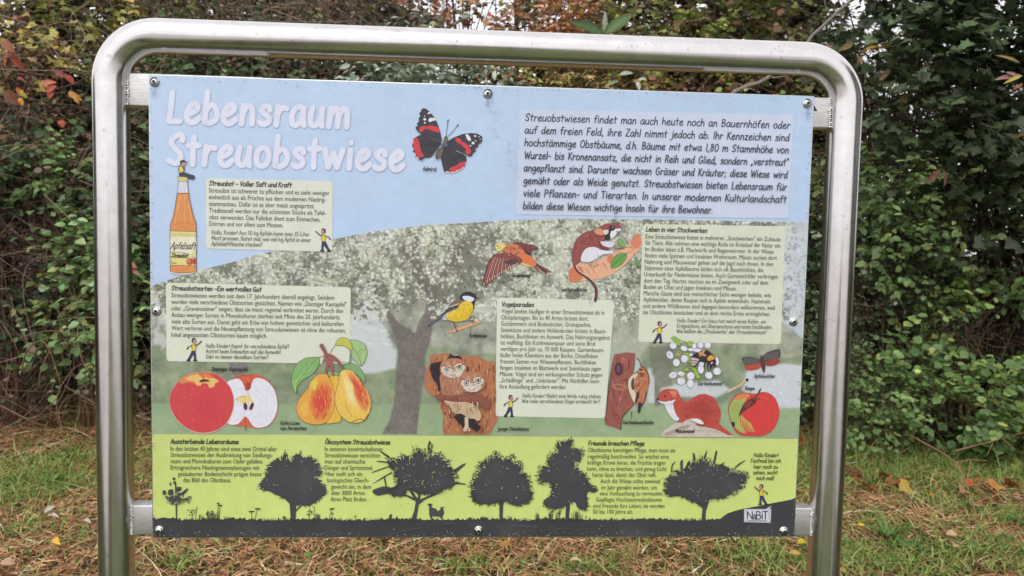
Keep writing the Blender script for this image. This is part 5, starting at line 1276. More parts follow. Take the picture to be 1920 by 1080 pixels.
# publisher's plate
ik = Ink(0.0022, 0.00001).zoom(1180, 810, 5.4)
ik.fill([(1157, 775), (1433, 777), (1425, 915), (1157, 908)], (206, 209, 216), False)
ik.stroke([(1163, 781), (1427, 783), (1419, 908), (1163, 902)], .5, (150, 154, 164), False, True)
for q in ((1172, 790), (1418, 792), (1412, 902), (1172, 895)): ik.ell(q[0], q[1], 5, 5, (110, 114, 124))
ik.fill([(1352, 800), (1370, 780), (1400, 760), (1440, 742), (1420, 765), (1426, 768), (1404, 782), (1408, 790), (1380, 800), (1362, 798)], (196, 199, 206), False)
for ch, xa, xb, h in (('N', 1190, 1240, 84), ('a', 1248, 1276, 50), ('B', 1284, 1326, 84), ('i', 1334, 1346, 84), ('T', 1350, 1396, 84)):
    g = {'N': [[(0, 0), (0, 1)], [(0, 1), (1, 0)], [(1, 0), (1, 1)]], 'a': [[(.1, .85), (.7, .95), (.9, .6), (.9, 0)], [(.9, .5), (.2, .5), (.1, .15), (.5, 0), (.9, .25)]], 'B': [[(0, 0), (0, 1)], [(0, 1), (.7, .95), (.8, .7), (.6, .53), (0, .52)], [(0, .52), (.8, .48), (1, .25), (.7, .02), (0, 0)]], 'i': [[(.5, 0), (.5, .66)], [(.5, .9), (.5, .95)]], 'T': [[(.5, 0), (.5, 1)], [(0, 1), (1, 1)]]}[ch]
    for st in g: ik.stroke([(xa + (xb - xa) * a, 876 - h * b * .92 + 2) for a, b in st], 2.1, (52, 60, 78), smooth=len(st) > 2)
ik.stroke([(1412, 810), (1410, 878)], 1.0, (110, 116, 130), False); x = 1196
while x < 1380: ik.stroke([(x, 895), (x + 7, 895)], 1.5, (72, 80, 98), False); x += 9.5
ik.build('publisher_plate', panel, M_INK, 'small white plate printed NaBiT with a feather')

# scratches and dust specks on the panel
ik = Ink(0.0034, 0.000002)
rs = random.Random(77)
for k in range(70):
    x, y = rs.uniform(300, 1490), rs.uniform(190, 960)
    ik.ell(x, y, rs.uniform(.5, 1.2), rs.uniform(.5, 1.1), (150, 154, 160), 0, 6)
for x0, y0, x1, y1, c in ((733, 1000, 790, 988, 104), (952, 984, 1010, 988, 96), (1020, 992, 1100, 990, 90), (835, 980, 856, 981, 110), (1404, 985, 1402, 990, 150), (1364, 999, 1366, 1001, 170), (1377, 1000, 1378, 998, 190)):
    ik.stroke([(x0, y0), ((x0 + x1) / 2, (y0 + y1) / 2 - 1.5), (x1, y1)], .7, (c, c, c + 4))
for k in range(46):
    x = rs.uniform(950, 1130); y = rs.uniform(982, 999); ik.stroke([(x, y), (x + rs.uniform(2, 9), y + rs.uniform(-2, 2))], rs.uniform(.4, .9), (86, 88, 94))
for k in range(60):
    t = rs.random(); x = 915 + 30 * t + rs.gauss(0, 8) + (20 if t > .5 else 0); y = 184 + t * 150; ik.ell(x, y, rs.uniform(.6, 1.8), rs.uniform(.6, 1.5), (174, 184, 206), 0, 6)
ik.build('scratches', panel, M_INK, 'fine scratches and specks on the printed surface')['kind'] = 'stuff'

ik = Ink(0.0036, 0.000002)      # grime creeping in from the edges and below the screws
for k in range(420):
    side = rs.random()
    if side < .4: x, y = rs.uniform(290, 1480), 1003 - abs(rs.gauss(0, 5))
    elif side < .6: x = rs.uniform(280, 1520); y = 142 + (x - 277) * .0344 + abs(rs.gauss(0, 4))
    elif side < .8: y = rs.uniform(150, 1000); x = 280 + (y - 138) * .0115 + abs(rs.gauss(0, 3))
    else: y = rs.uniform(190, 1000); x = 1523 - (y - 181) * .0424 - abs(rs.gauss(0, 3))
    c = rs.uniform(110, 160); ik.ell(x, y, rs.uniform(.5, 1.7), rs.uniform(.5, 1.2), (c, c + 2, c - 8), 0, 6)
for sx, sy in ((290.5, 154), (914.5, 176), (1513, 194), (294, 583), (1487, 603)):
    for k in range(14): x = sx + rs.gauss(0, 2.2); y = sy + 9 + abs(rs.gauss(0, 9)); ik.stroke([(x, y), (x + rs.uniform(-.6, .6), y + rs.uniform(3, 10))], rs.uniform(.4, .9), (150, 156, 164), taper=True)
gr_ = ik.build('grime', panel, M_INK, 'fine specks of grime along the panel edges and drip marks under the screws'); gr_['kind'] = 'stuff'

# ---- eight dome head screws
for k, (px_, py_) in enumerate(((290.5, 154), (914.5, 176), (1513, 194), (294, 583), (1487, 603), (299, 994), (897.5, 994), (1469, 995))):
    x, z = pp([(px_, py_)])[0]
    mb = MB(ROOT); r = 0.0066
    prof = [(r * 1.28, 0.0), (r * 1.28, 0.0012), (r * 1.0, 0.0013), (r * 0.97, 0.0024), (r * .82, 0.0040), (r * .55, 0.0050), (r * .42, 0.0052)]
    n = 20; a = np.linspace(0, 2 * np.pi, n, endpoint=False)
    V = np.concatenate([np.stack([x + q * np.cos(a), np.full(n, -0.0008 - h), z + q * np.sin(a)], 1) for q, h in prof])
    j = np.arange(n); j2 = (j + 1) % n
    F = np.concatenate([np.stack([i * n + j, i * n + j2, (i + 1) * n + j2, (i + 1) * n + j], 1) for i in range(len(prof) - 1)])
    mb.add(V, F)
    sc = mb.build('screw', M_SCREW, board, True)
    h = MB(ROOT); a = np.linspace(0, 2 * np.pi, 6, endpoint=False)
    V = np.concatenate([[(x, -0.0050, z)], np.stack([x + r * .42 * np.cos(a), np.full(6, -0.0061), z + r * .42 * np.sin(a)], 1)])
    h.add(V, [(0, 1 + i, 1 + (i + 1) % 6) for i in range(6)])
    h2 = h.mesh('socket', M_DARKHOLE)
    for p_ in h2.polygons: pass
    ho = link('socket', h2, sc)
# ================================================================== GROUND
def mat_ground():
    m, nt, b = new_mat('soil_and_thatch')
    n1 = noise(nt, 1.3, 5, 0.65); n2 = noise(nt, 45, 6, 0.7)
    r1 = ramp(nt, n1.outputs['Fac'], [(0.38, (0.125, 0.09, 0.055)), (0.54, (0.075, 0.09, 0.035))])
    r2 = ramp(nt, n2.outputs['Fac'], [(0.3, (0.35, 0.35, 0.35)), (0.7, (1.25, 1.2, 1.15))])
    nt.links.new(mix_mul(nt, r1.outputs[0], r2.outputs[0]), b.inputs['Base Color'])
    b.inputs['Roughness'].default_value = 0.95; b.inputs['Specular IOR Level'].default_value = 0.1
    bump(nt, b, n2.outputs['Fac'], 0.8, 0.02)
    return m
gs = 0.25
def height(x, y):
    return 0.025 * np.sin(x * 1.7 + 0.6) * np.cos(y * 1.3) + 0.012 * np.sin(x * 5.1 + y * 3.2) + 0.06 * np.clip(y - 4.2, 0, 1.5)
nx, ny = 61, 41
xs = np.linspace(-7.5, 7.5, nx); ys = np.linspace(-1.5, 8.5, ny)
xs = np.concatenate([[-150, -40], xs, [40, 150]]); ys = np.concatenate([[-150, -40, -10], ys, [40, 150]])
gx_, gy_ = np.meshgrid(xs, ys, indexing='ij')
gz_ = np.where((np.abs(gx_) < 12) & (gy_ > -3) & (gy_ < 12), height(gx_, gy_), 0.0)
V = np.stack([gx_.ravel(), gy_.ravel(), gz_.ravel()], 1)
i = (np.arange(len(xs) - 1)[:, None] * len(ys) + np.arange(len(ys) - 1)[None]).ravel()
g = link('ground', mesh_np('ground', V, np.stack([i, i + len(ys), i + len(ys) + 1, i + 1], 1), None, True, mat_ground()))
tag(g, 'dark soil with thatch in front of the hedge', kind='structure')

# unseen gravel and lawn sheets added behind the camera for the steel to mirror
m_, nt_, b_ = new_mat('pale_gravel')
n_ = noise(nt_, 30, 5, 0.7); r_ = ramp(nt_, n_.outputs['Fac'], [(0.3, (0.42, 0.38, 0.37)), (0.7, (0.62, 0.58, 0.57))])
nt_.links.new(r_.outputs[0], b_.inputs['Base Color']); b_.inputs['Roughness'].default_value = 0.9
o = link('mirrored_gravel', mesh_np('mirrored_gravel', [(-60, -120, .006), (-2.1, -120, .006), (-2.1, -1.9, .006), (-60, -1.9, .006), (1.9, -120, .006), (60, -120, .006), (60, -1.9, .006), (1.9, -1.9, .006)], [(0, 1, 2, 3), (4, 5, 6, 7)], None, False, m_))
m2, nt2, b2_ = new_mat('short_lawn')
n_ = noise(nt2, 12, 5, 0.7); r_ = ramp(nt2, n_.outputs['Fac'], [(0.3, (0.075, 0.10, 0.035)), (0.7, (0.13, 0.15, 0.06))])
nt2.links.new(r_.outputs[0], b2_.inputs['Base Color']); b2_.inputs['Roughness'].default_value = 0.9
l_ = link('lawn', mesh_np('lawn', [(-2.1, -9, .006), (1.9, -9, .006), (1.9, -0.9, .006), (-2.1, -0.9, .006)], [(0, 1, 2, 3)], None, False, m2)); tag(l_, 'unseen short lawn added in front of the board, mirrored in the steel', kind='structure')
tag(o, 'pale gravel track behind the viewer', kind='structure')

# ================================================================== FOLIAGE TOOLS
# leaf outlines: length along +x, width along y, fold in z
def tmpl_ovate(wd=0.36, fold=0.10, droop=0.14):
    V = [(0, 0, 0), (0.5, 0, -droop * .25), (1, 0, -droop)]
    V += [(0.22, wd * .85, fold * .7), (0.60, wd, fold * .6 - droop * .4)]
    V += [(0.22, -wd * .85, fold * .7), (0.60, -wd, fold * .6 - droop * .4)]
    F = [(0, 1, 3), (1, 4, 3), (1, 2, 4), (0, 5, 1), (1, 5, 6), (1, 6, 2)]
    return np.array(V, float), np.array(F)
def tmpl_lobed():
    out = [(0, 0), (0.12, .34), (0.02, .62), (0.34, .50), (0.48, .74), (0.62, .36), (1.05, 0)]
    P = out + [(x, -y) for x, y in out[-2:0:-1]]
    V = [(0.38, 0, -0.02)] + [(x, y, 0.10 * abs(y) - 0.16 * x * x) for x, y in P]
    n = len(P)
    F = [(0, 1 + (k + 1) % n, 1 + k) for k in range(n)]
    return np.array(V, float), np.array(F)[:, ::-1]
def tmpl_small():
    V = [(0, 0, 0), (0.45, 0.28, 0.08), (1, 0, -0.1), (0.45, -0.28, 0.08)]
    return np.array(V, float), np.array([(0, 2, 1), (0, 3, 2)])
def tmpl_serrate():
    out = [(0, 0), (0.10, .22), (0.22, .30), (0.30, .42), (0.42, .38), (0.55, .42), (0.66, .28), (0.82, .22), (1.05, 0)]
    P = out + [(x, -y) for x, y in out[-2:0:-1]]
    V = [(0.45, 0, -0.02)] + [(x, y, 0.22 * abs(y) - 0.16 * x * x) for x, y in P]
    n = len(P)
    return np.array(V, float), np.array([(0, 1 + (k + 1) % n, 1 + k) for k in range(n)])[:, ::-1]
def tmpl_quad():
    V = [(0, 0, 0), (0.4, 0.42, 0.12), (1, 0, -0.15), (0.4, -0.42, 0.12)]
    return np.array(V, float), np.array([(0, 2, 1), (0, 3, 2)])
TM = {'quad': tmpl_quad(), 'ovate': tmpl_ovate(), 'wide': tmpl_ovate(0.44, 0.06, 0.2), 'narrow': tmpl_ovate(0.17, 0.05, 0.25), 'lobed': tmpl_lobed(), 'small': tmpl_small(), 'serrate': tmpl_serrate()}

def frames(D, N):
    """orthonormal frames from leaf directions D and rough normals N"""
    X = D / (np.linalg.norm(D, axis=1, keepdims=True) + 1e-9)
    Z = N - X * np.sum(N * X, 1, keepdims=True)
    Z /= np.linalg.norm(Z, axis=1, keepdims=True) + 1e-9
    Y = np.cross(Z, X)
    return np.stack([X, Y, Z], 2)
def scatter(t, P, Rm, S, C):
    Vt, Ft = TM[t] if isinstance(t, str) else t
    n = len(P)
    V = np.einsum('nij,vj->nvi', Rm, Vt) * S[:, None, None] + P[:, None, :]
    F = Ft[None] + (np.arange(n) * len(Vt))[:, None, None]
    return V.reshape(-1, 3), F.reshape(-1, 3), np.repeat(C, len(Vt), 0)
def lin(c): return s2l(np.array(c, float))
LEAF_GAIN = 1.8
def pal_pick(r, pal, n, jit=0.16, weights=None):
    pal = np.array([lin(c) for c in pal])
    w = None if weights is None else np.array(weights, float) / sum(weights)
    k = r.choice(len(pal), n, p=w)
    c = pal[k] * 1.42 * (1 + r.normal(0, jit, (n, 1))) * (1 + r.normal(0, 0.05, (n, 3)))
    return np.clip(c, 0.002, 0.9), k

PANEL_MASK = None
def px_of(P):
    q = (P - CAM) @ AX
    return 960 + 1440 * q[:, 0] / q[:, 1], 540 - 1440 * q[:, 2] / q[:, 1]
def seen(P):
    x, y = px_of(P)
    inframe = (x > -10) & (x < 1930) & (y > -10) & (y < 1090)
    hid = (x > 275) & (x < 1525) & (y > 150) & (y < 1010)
    hid |= (x > 180) & (x < 245); hid |= (x > 1525) & (x < 1615) & (y > 60) & (x - (1615 - (y - 100) * .055) < 0) & (x - (1555 - (y - 100) * .05) > 0)
    hid |= (y > 32 + (x - 250) * .045) & (y < 100 + (x - 250) * .04) & (x > 200) & (x < 1600)
    return inframe & ~hid

def leaf_parts(root, t, P, Rm, S, C, mat, n, name='leaf'):
    """the leaves that show largest become objects of their own, sharing a handful of meshes"""
    ok = np.where(seen(P))[0]
    if len(ok) == 0: return np.zeros(len(P), bool)
    d = np.linalg.norm(P[ok] - CAM, axis=1)
    score = S[ok] / d ** 1.8 * (0.7 + 0.3 * rng.random(len(ok)))
    pick = ok[np.argsort(-score)[:n]]
    Vt, Ft = TM[t]
    org = np.array(root.location)
    # group by colour into 6 shared meshes
    lum = C[pick] @ np.array([.6, 1.0, .1]) + C[pick][:, 0] * 2
    order = pick[np.argsort(lum)]
    K = 6
    mask = np.zeros(len(P), bool)
    for g_ in np.array_split(order, K):
        if len(g_) == 0: continue
        c = np.median(C[g_], 0)
        me = mesh_np(name, Vt, Ft, np.tile(c, (len(Vt), 1)), False, mat)
        for i in g_:
            o = bpy.data.objects.new(name, me)
            M = Matrix.Identity(4)
            for a in range(3):
                for b in range(3): M[a][b] = Rm[i][a][b] * S[i]
                M[a][3] = P[i][a] - org[a]
            o.parent = root
            o.matrix_local = M
            col.objects.link(o)
            mask[i] = True
    return mask

def bezier(a, b, c, n):
    t = np.linspace(0, 1, n)[:, None]
    return (1 - t) ** 2 * a + 2 * t * (1 - t) * b + t * t * c

def twig_mesh(A, B, rad, r, sides=3, bend=0.12, seg=3):
    """many thin tapering twigs from A to B in one go"""
    n = len(A)
    t = np.linspace(0, 1, seg + 1)
    L = np.linalg.norm(B - A, axis=1, keepdims=True)
    off = r.normal(0, 1, (n, 3)) * L * bend
    P = A[:, None] * (1 - t)[None, :, None] + B[:, None] * t[None, :, None] + off[:, None] * (np.sin(np.pi * t))[None, :, None]
    D = (B - A) / (L + 1e-9)
    ref = np.where(np.abs(D[:, 2:3]) < 0.9, np.array([[0, 0, 1.]]), np.array([[1., 0, 0]]))
    U = np.cross(D, ref); U /= np.linalg.norm(U, axis=1, keepdims=True) + 1e-9
    W = np.cross(D, U)
    a = np.linspace(0, 2 * np.pi, sides, endpoint=False)
    rr = rad[:, None] * (1 - 0.6 * t)[None]
    ring = (np.cos(a)[None, :, None] * U[:, None] + np.sin(a)[None, :, None] * W[:, None])     # n,s,3
    V = P[:, :, None] + ring[:, None] * rr[:, :, None, None]
    V = V.reshape(-1, 3)
    base = (np.arange(n) * (seg + 1) * sides)[:, None, None]
    s_ = np.arange(seg)[None, :, None] * sides; j = np.arange(sides)[None, None]
    j2 = (j + 1) % sides
    F = np.stack([base + s_ + j, base + s_ + j2, base + s_ + sides + j2, base + s_ + sides + j], 3).reshape(-1, 4)
    return V, F

def shrub(name, label, cat, box, Y, dep, n_twig, pal, weights=None, leaf='ovate', size=0.05, per=8, parts=60, group=None, seed=1,
          shell=0.5, twig_col=((96, 78, 66),), stems=10, gapn=0.0, jit=0.16, mat=None, droop=0.3, top_round=0.35, twig_vis=True, base=None, front=None, clump=1.0, stem_r=0.009, tl=(0.10, 0.28), holes=(), tangle=0, tangle_col=None):
    """one plant: box = photo region (x0,y0,x1,y1) it fills at depth Y; leaves sit along twigs inside a lumpy volume"""
    r = np.random.default_rng(seed)
    x0, y0, x1, y1 = box
    A, B = at(x0, y1, Y), at(x1, y0, Y)
    cx, w = (A[0] + B[0]) / 2, (B[0] - A[0]) / 2
    zb, zt_ = max(0.05, min(A[2], B[2])), max(A[2], B[2])
    hz = (zt_ - zb) / 2; cz = (zt_ + zb) / 2
    bx_, by_ = (base if base is not None else (cx, Y + dep * .2))
    root = empty(name, (bx_, by_, height(bx_, by_)))
    tag(root, label, cat, group)
    # clump centres
    nc = max(6, int(16 * w * hz * 4 * clump))
    CC = np.stack([r.uniform(-1, 1, nc), r.uniform(-1, 1, nc), r.uniform(-1, 1, nc)], 1)
    keep = (np.abs(CC[:, 0]) ** 2.4 + np.abs(CC[:, 2]) ** 2.4) < 1.15
    CC = CC[keep]
    CC = CC * np.array([w, dep, hz]) + np.array([cx, Y, cz])
    # bulge: the front is nearest low and recedes towards the top
    CC[:, 1] += dep * top_round * ((CC[:, 2] - cz) / hz)
    k = r.integers(0, len(CC), n_twig)
    rad = r.uniform(0.13, 0.30, len(CC))
    d = r.normal(0, 1, (n_twig, 3)); d /= np.linalg.norm(d, axis=1, keepdims=True)
    A_ = CC[k] + d * (rad[k] * r.uniform(.45, 1.0, n_twig) ** shell)[:, None]
    A_[:, 2] = np.maximum(A_[:, 2], 0.05)
    if front is not None: A_ = A_[A_[:, 1] > front]
    n_twig = len(A_); d = d[:n_twig] if len(d) >= n_twig else d
    dirs = d + np.array([0, -0.35, 0.25]) + r.normal(0, .5, (n_twig, 3))
    dirs /= np.linalg.norm(dirs, axis=1, keepdims=True)
    L = r.uniform(*tl, n_twig)
    B_ = A_ + dirs * L[:, None]
    # leaves alternate along each twig
    m = per
    t = (np.arange(m) + .6) / m
    Pl = (A_[:, None] + (B_ - A_)[:, None] * t[None, :, None]).reshape(-1, 3)
    D0 = np.repeat(dirs, m, 0)
    side = np.cross(D0, np.array([0, 0, 1.])) ; side /= np.linalg.norm(side, axis=1, keepdims=True) + 1e-9
    sg = np.tile(np.where(np.arange(m) % 2 == 0, 1, -1), n_twig)[:, None]
    nl = len(Pl)
    Dl = D0 * 0.6 + side * sg * 0.9 + r.normal(0, .28, (nl, 3)) + np.array([0, 0, -droop])
    Nl = np.array([0, -0.35, 1.0]) + r.normal(0, .42, (nl, 3))
    Rm = frames(Dl, Nl)
    S = size * r.uniform(.42, 1.32, nl)
    # colour varies by clump, then by leaf
    nP = len(pal)
    wts = np.array(weights if weights else [1] * nP, float); wts /= wts.sum()
    pc = r.choice(nP, len(CC), p=wts)
    use_clump = r.random(nl) < 0.6
    ki = np.repeat(k[:n_twig], m)
    idx = np.where(use_clump, pc[ki], r.choice(nP, nl, p=wts))
    PL = np.array([lin(c) for c in pal]); PL = (PL * .76 + PL.mean(1, keepdims=True) * .24 * np.array([1.08, 1.02, .9])) * LEAF_GAIN
    cb = r.uniform(.62, 1.36, len(CC))[ki][:, None]
    C = PL[idx] * cb * (1 + r.normal(0, jit, (nl, 1))) * (1 + r.normal(0, .05, (nl, 3)))
    C = np.clip(C, .003, .9)
    if gapn > 0 or holes:
        kp = r.random(nl) > gapn
        qx, qy = px_of(Pl)
        for hx, hy, hrx, hry in holes: kp &= ((qx - hx) / hrx) ** 2 + ((qy - hy) / hry) ** 2 > r.uniform(.6, 1.1, nl)
        Pl, Rm, S, C = Pl[kp], Rm[kp], S[kp], C[kp]
    mt = mat or M_LEAF
    mask = leaf_parts(root, leaf, Pl, Rm, S, C, mt, parts) if parts else np.zeros(len(Pl), bool)
    org = np.array(root.location)
    V, F, Cc = scatter(leaf, Pl[~mask] - org, Rm[~mask], S[~mask], C[~mask])
    fo = link('foliage', mesh_np('foliage', V, F, Cc, False, mt), root); fo['kind'] = 'stuff'
    if twig_vis:
        V, F = twig_mesh(A_ - org, B_ - org, np.full(n_twig, 0.0022), r)
        tc, _ = pal_pick(r, twig_col, len(V), .1)
        to = link('twigs', mesh_np('twigs', V, F, tc, False, M_BARK), root); to['kind'] = 'stuff'
    if tangle:
        kk = r.integers(0, len(CC), tangle)
        Pa = CC[kk] + r.normal(0, .16, (tangle, 3)) + np.array([0, -.12, 0]); dv = r.normal(0, 1, (tangle, 3)) * np.array([1, .35, .8]); dv /= np.linalg.norm(dv, axis=1, keepdims=True)
        Pb = Pa + dv * r.uniform(.25, .9, (tangle, 1)); Pb[:, 2] = np.maximum(Pb[:, 2], .1)
        V, F = twig_mesh(Pa - org, Pb - org, r.uniform(.0018, .0038, tangle), r, 3, .14, 6)
        tcs = np.repeat(pal_pick(r, tangle_col or ((150, 130, 112), (118, 98, 82), (96, 78, 66)), tangle, .12)[0], len(V) // tangle, 0)
        bo = link('bare_twigs', mesh_np('bare_twigs', V, F, tcs, False, M_BARK), root); bo['kind'] = 'stuff'
    for s in range(stems):
        c = CC[r.integers(len(CC))]
        a = np.array([bx_ + r.normal(0, .12), by_ + r.normal(0, .06), 0.0])
        mid = a + np.array([(c[0] - a[0]) * .3, (c[1] - a[1]) * .5, (c[2]) * .75]) + r.normal(0, .08, 3)
        P = bezier(a, mid, c, 9) + r.normal(0, .012, (9, 3))
        mb = MB(org); mb.tube(P, np.linspace(stem_r, stem_r * .3, 9) * r.uniform(.7, 1.3), 6, lin(twig_col[r.integers(len(twig_col))]))
        mb.build('stem', M_BARK, root, True)
    return root

# ================================================================== THE HEDGE, left to right
DG = [(38, 62, 38), (50, 78, 44), (62, 92, 52), (84, 112, 66), (34, 50, 36), (70, 90, 70)]
YG = [(112, 128, 54), (146, 148, 62), (170, 152, 62), (92, 112, 50), (128, 104, 62)]
BR2 = [(108, 84, 62), (130, 100, 72), (96, 76, 64), (146, 116, 82)]
RDL = [(168, 84, 66), (190, 100, 76), (146, 72, 60), (176, 120, 70)]
TW = ((104, 84, 72), (78, 62, 54), (128, 112, 100))

# dark depth of the hedge: one broad old evergreen row further back
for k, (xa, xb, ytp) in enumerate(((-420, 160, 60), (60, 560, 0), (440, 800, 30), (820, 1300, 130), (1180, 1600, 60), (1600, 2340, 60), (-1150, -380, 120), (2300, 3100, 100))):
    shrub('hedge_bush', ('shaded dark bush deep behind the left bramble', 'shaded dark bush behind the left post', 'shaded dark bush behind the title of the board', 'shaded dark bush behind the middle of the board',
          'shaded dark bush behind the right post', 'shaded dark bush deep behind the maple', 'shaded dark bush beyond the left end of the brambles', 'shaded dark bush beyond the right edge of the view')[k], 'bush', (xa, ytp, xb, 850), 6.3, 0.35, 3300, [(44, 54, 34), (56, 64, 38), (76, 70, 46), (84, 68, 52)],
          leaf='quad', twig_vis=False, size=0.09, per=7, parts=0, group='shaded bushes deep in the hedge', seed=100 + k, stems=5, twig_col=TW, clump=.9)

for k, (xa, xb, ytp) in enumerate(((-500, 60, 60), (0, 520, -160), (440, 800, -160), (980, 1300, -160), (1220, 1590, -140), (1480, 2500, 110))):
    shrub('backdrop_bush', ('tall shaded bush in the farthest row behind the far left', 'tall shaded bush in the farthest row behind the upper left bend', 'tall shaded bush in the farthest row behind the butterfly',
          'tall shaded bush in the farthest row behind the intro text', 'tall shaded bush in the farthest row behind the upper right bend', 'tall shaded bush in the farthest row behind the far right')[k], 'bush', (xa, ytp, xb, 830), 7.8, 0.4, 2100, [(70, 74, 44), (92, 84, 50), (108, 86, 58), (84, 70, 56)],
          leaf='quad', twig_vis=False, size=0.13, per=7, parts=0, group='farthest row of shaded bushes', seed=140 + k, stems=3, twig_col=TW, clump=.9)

shrub('field_maple', 'yellow green thin autumn tree at the top left with sky showing through', 'tree', (-180, -260, 330, 150), 5.6, 0.5, 900, YG + [(178, 146, 52), (130, 98, 70)], [3, 4, 4, 2, 2, 3.5, 2],
      leaf='lobed', size=0.058, per=6, parts=110, seed=11, tangle=130, stems=14, twig_col=TW, gapn=.15, stem_r=.014)
shrub('dogwood_shrub', 'shrub with rusty red leaves beside the upper left bend of the frame', 'shrub', (-120, 60, 215, 330), 4.9, 0.32, 420, RDL + BR2 + [(74, 92, 52)], [.5, .4, .6, .4, 4, 4, 4, 4, 3],
      leaf='wide', size=0.045, per=5, parts=60, seed=12, tangle=240, stems=16, twig_col=TW, gapn=.1)
shrub('bramble_bush', 'dark green bramble mound left of the left post', 'shrub', (-260, 260, 255, 640), 4.75, 0.35, 1300, DG + [(108, 138, 78), (98, 80, 62), (128, 150, 110), (116, 90, 70)], [4, 4, 4, 3, 3, 4, 2, 5, 2, 3],
      leaf='serrate', size=0.058, per=6, parts=200, holes=((60, 445, 120, 55), (20, 480, 70, 50), (200, 690, 90, 60)), seed=13, tangle=260, stems=34, stem_r=.005, twig_col=((110, 84, 70), (132, 104, 92)), mat=M_LEAF)
shrub('withered_shrub', 'band of withered purplish brown leaves between the green brambles at the left', 'shrub', (-240, 370, 200, 520), 4.9, 0.25, 420, [(84, 66, 62), (104, 84, 78), (70, 56, 52), (120, 104, 98)], None,
      leaf='ovate', size=0.04, per=5, parts=50, seed=45, tangle=90, stems=14, twig_col=((110, 92, 84),))
shrub('bramble_bush', 'yellowish green bramble arch at the far left edge', 'shrub', (-120, 300, 120, 380), 4.45, 0.18, 170, [(96, 130, 66), (120, 146, 76), (84, 118, 62)], None,
      leaf='serrate', size=0.058, per=5, parts=60, seed=46, stems=6, twig_col=((120, 96, 76),))
shrub('bramble_bush', 'fresh green bramble shoots low beside the left post', 'shrub', (60, 440, 262, 660), 4.45, 0.18, 260, [(104, 142, 76), (86, 128, 66), (124, 156, 96), (132, 138, 66)], None,
      leaf='serrate', size=0.066, per=5, parts=110, seed=14, stems=8, twig_col=((120, 96, 76),), mat=M_LEAF_GLOSS)
shrub('dead_bramble_thicket', 'tangle of leafless brown stalks with few leaves at the foot of the left hedge', 'thicket', (-240, 600, 275, 815), 4.55, 0.25, 200, [(54, 74, 42), (78, 60, 48), (96, 76, 60), (64, 84, 46)], None,
      leaf='wide', size=0.036, per=4, parts=40, seed=15, tangle=200, stems=60, twig_col=((112, 92, 74), (84, 66, 54), (134, 114, 92)), gapn=.2, stem_r=.004)
shrub('twiggy_thicket', 'brown twiggy thicket above the left half of the frame', 'thicket', (230, -220, 800, 130), 5.7, 0.4, 1300, BR2 + [(84, 96, 50), (104, 110, 56), (150, 118, 56), (128, 74, 54)], [4, 4, 4, 3, 4, 3, 1.5, 1],
      leaf='ovate', size=0.036, per=4, parts=40, seed=16, tangle=520, stems=46, twig_col=((110, 92, 82), (142, 124, 110), (84, 68, 60)), gapn=.3, stem_r=.009, tl=(.15, .45))
shrub('ivy_covered_shrub', 'leafy green shrub between the top rail and the left half of the panel', 'shrub', (230, 60, 760, 430), 5.2, 0.3, 1500, [(66, 96, 50), (84, 112, 62), (54, 78, 46), (104, 124, 76), (94, 82, 62)], [4, 4, 4, 2, 2],
      leaf='wide', size=0.05, per=5, parts=120, seed=17, tangle=150, stems=26, twig_col=((156, 142, 124), (122, 104, 88)), mat=M_LEAF, stem_r=.006)
shrub('willow_shrub', 'grey green narrow leaved willow between rail and panel', 'shrub', (690, 80, 930, 260), 4.8, 0.25, 330, [(104, 122, 92), (136, 150, 130), (82, 102, 74), (156, 166, 150)], None,
      leaf='narrow', size=0.085, per=7, parts=80, seed=18, stems=9, twig_col=((120, 108, 90),), mat=M_LEAF_GLOSS)
shrub('autumn_tree', 'open tree with orange and red leaves against the pale sky above the panel', 'tree', (740, -200, 1010, 130), 6.0, 0.4, 430, [(150, 92, 66), (180, 124, 66), (166, 140, 66), (176, 78, 66), (110, 98, 66)], None,
      leaf='lobed', size=0.05, per=5, parts=60, seed=19, stems=26, twig_col=((74, 58, 52),), gapn=.1, stem_r=.012)
shrub('autumn_tree', 'bright orange leaved tree farther off, left of the whitebeam shoot', 'tree', (1010, 0, 1130, 90), 5.6, 0.3, 260, [(206, 130, 84), (196, 118, 70), (184, 136, 74), (170, 112, 70)], None,
      leaf='ovate', size=0.045, per=6, parts=60, seed=20, stems=10, twig_col=((92, 70, 58),), stem_r=.02)
shrub('grey_green_tree', 'grey green tree far behind the top rail near the middle', 'tree', (900, -260, 1180, 40), 6.2, 0.5, 520, [(112, 110, 82), (98, 100, 74), (128, 118, 88)], None,
      leaf='ovate', size=0.042, per=6, parts=40, seed=21, stems=10, twig_col=((92, 80, 70),), gapn=.1, stem_r=.02)
shrub('spindle_hedge', 'olive and yellow small leaved shrub showing under the top rail, right of middle', 'shrub', (850, 60, 1260, 420), 5.3, 0.3, 1700, [(150, 150, 66), (174, 158, 74), (122, 128, 60), (190, 146, 78), (196, 112, 72)], [4, 4, 4, 2, 1],
      leaf='small', size=0.045, per=7, parts=60, seed=22, tangle=60, stems=14, twig_col=TW)
shrub('hazel_tree', 'green and yellow hazel above the right half of the top rail', 'tree', (1120, -260, 1580, 190), 5.6, 0.45, 880, [(108, 136, 46), (134, 146, 52), (92, 116, 42), (166, 148, 58), (122, 84, 60), (98, 68, 56)], [4, 4, 4, 2, 2, 2],
      leaf='wide', size=0.07, per=5, parts=170, seed=23, tangle=140, stems=24, twig_col=((84, 66, 56), (106, 88, 76)), gapn=.08, stem_r=.011)
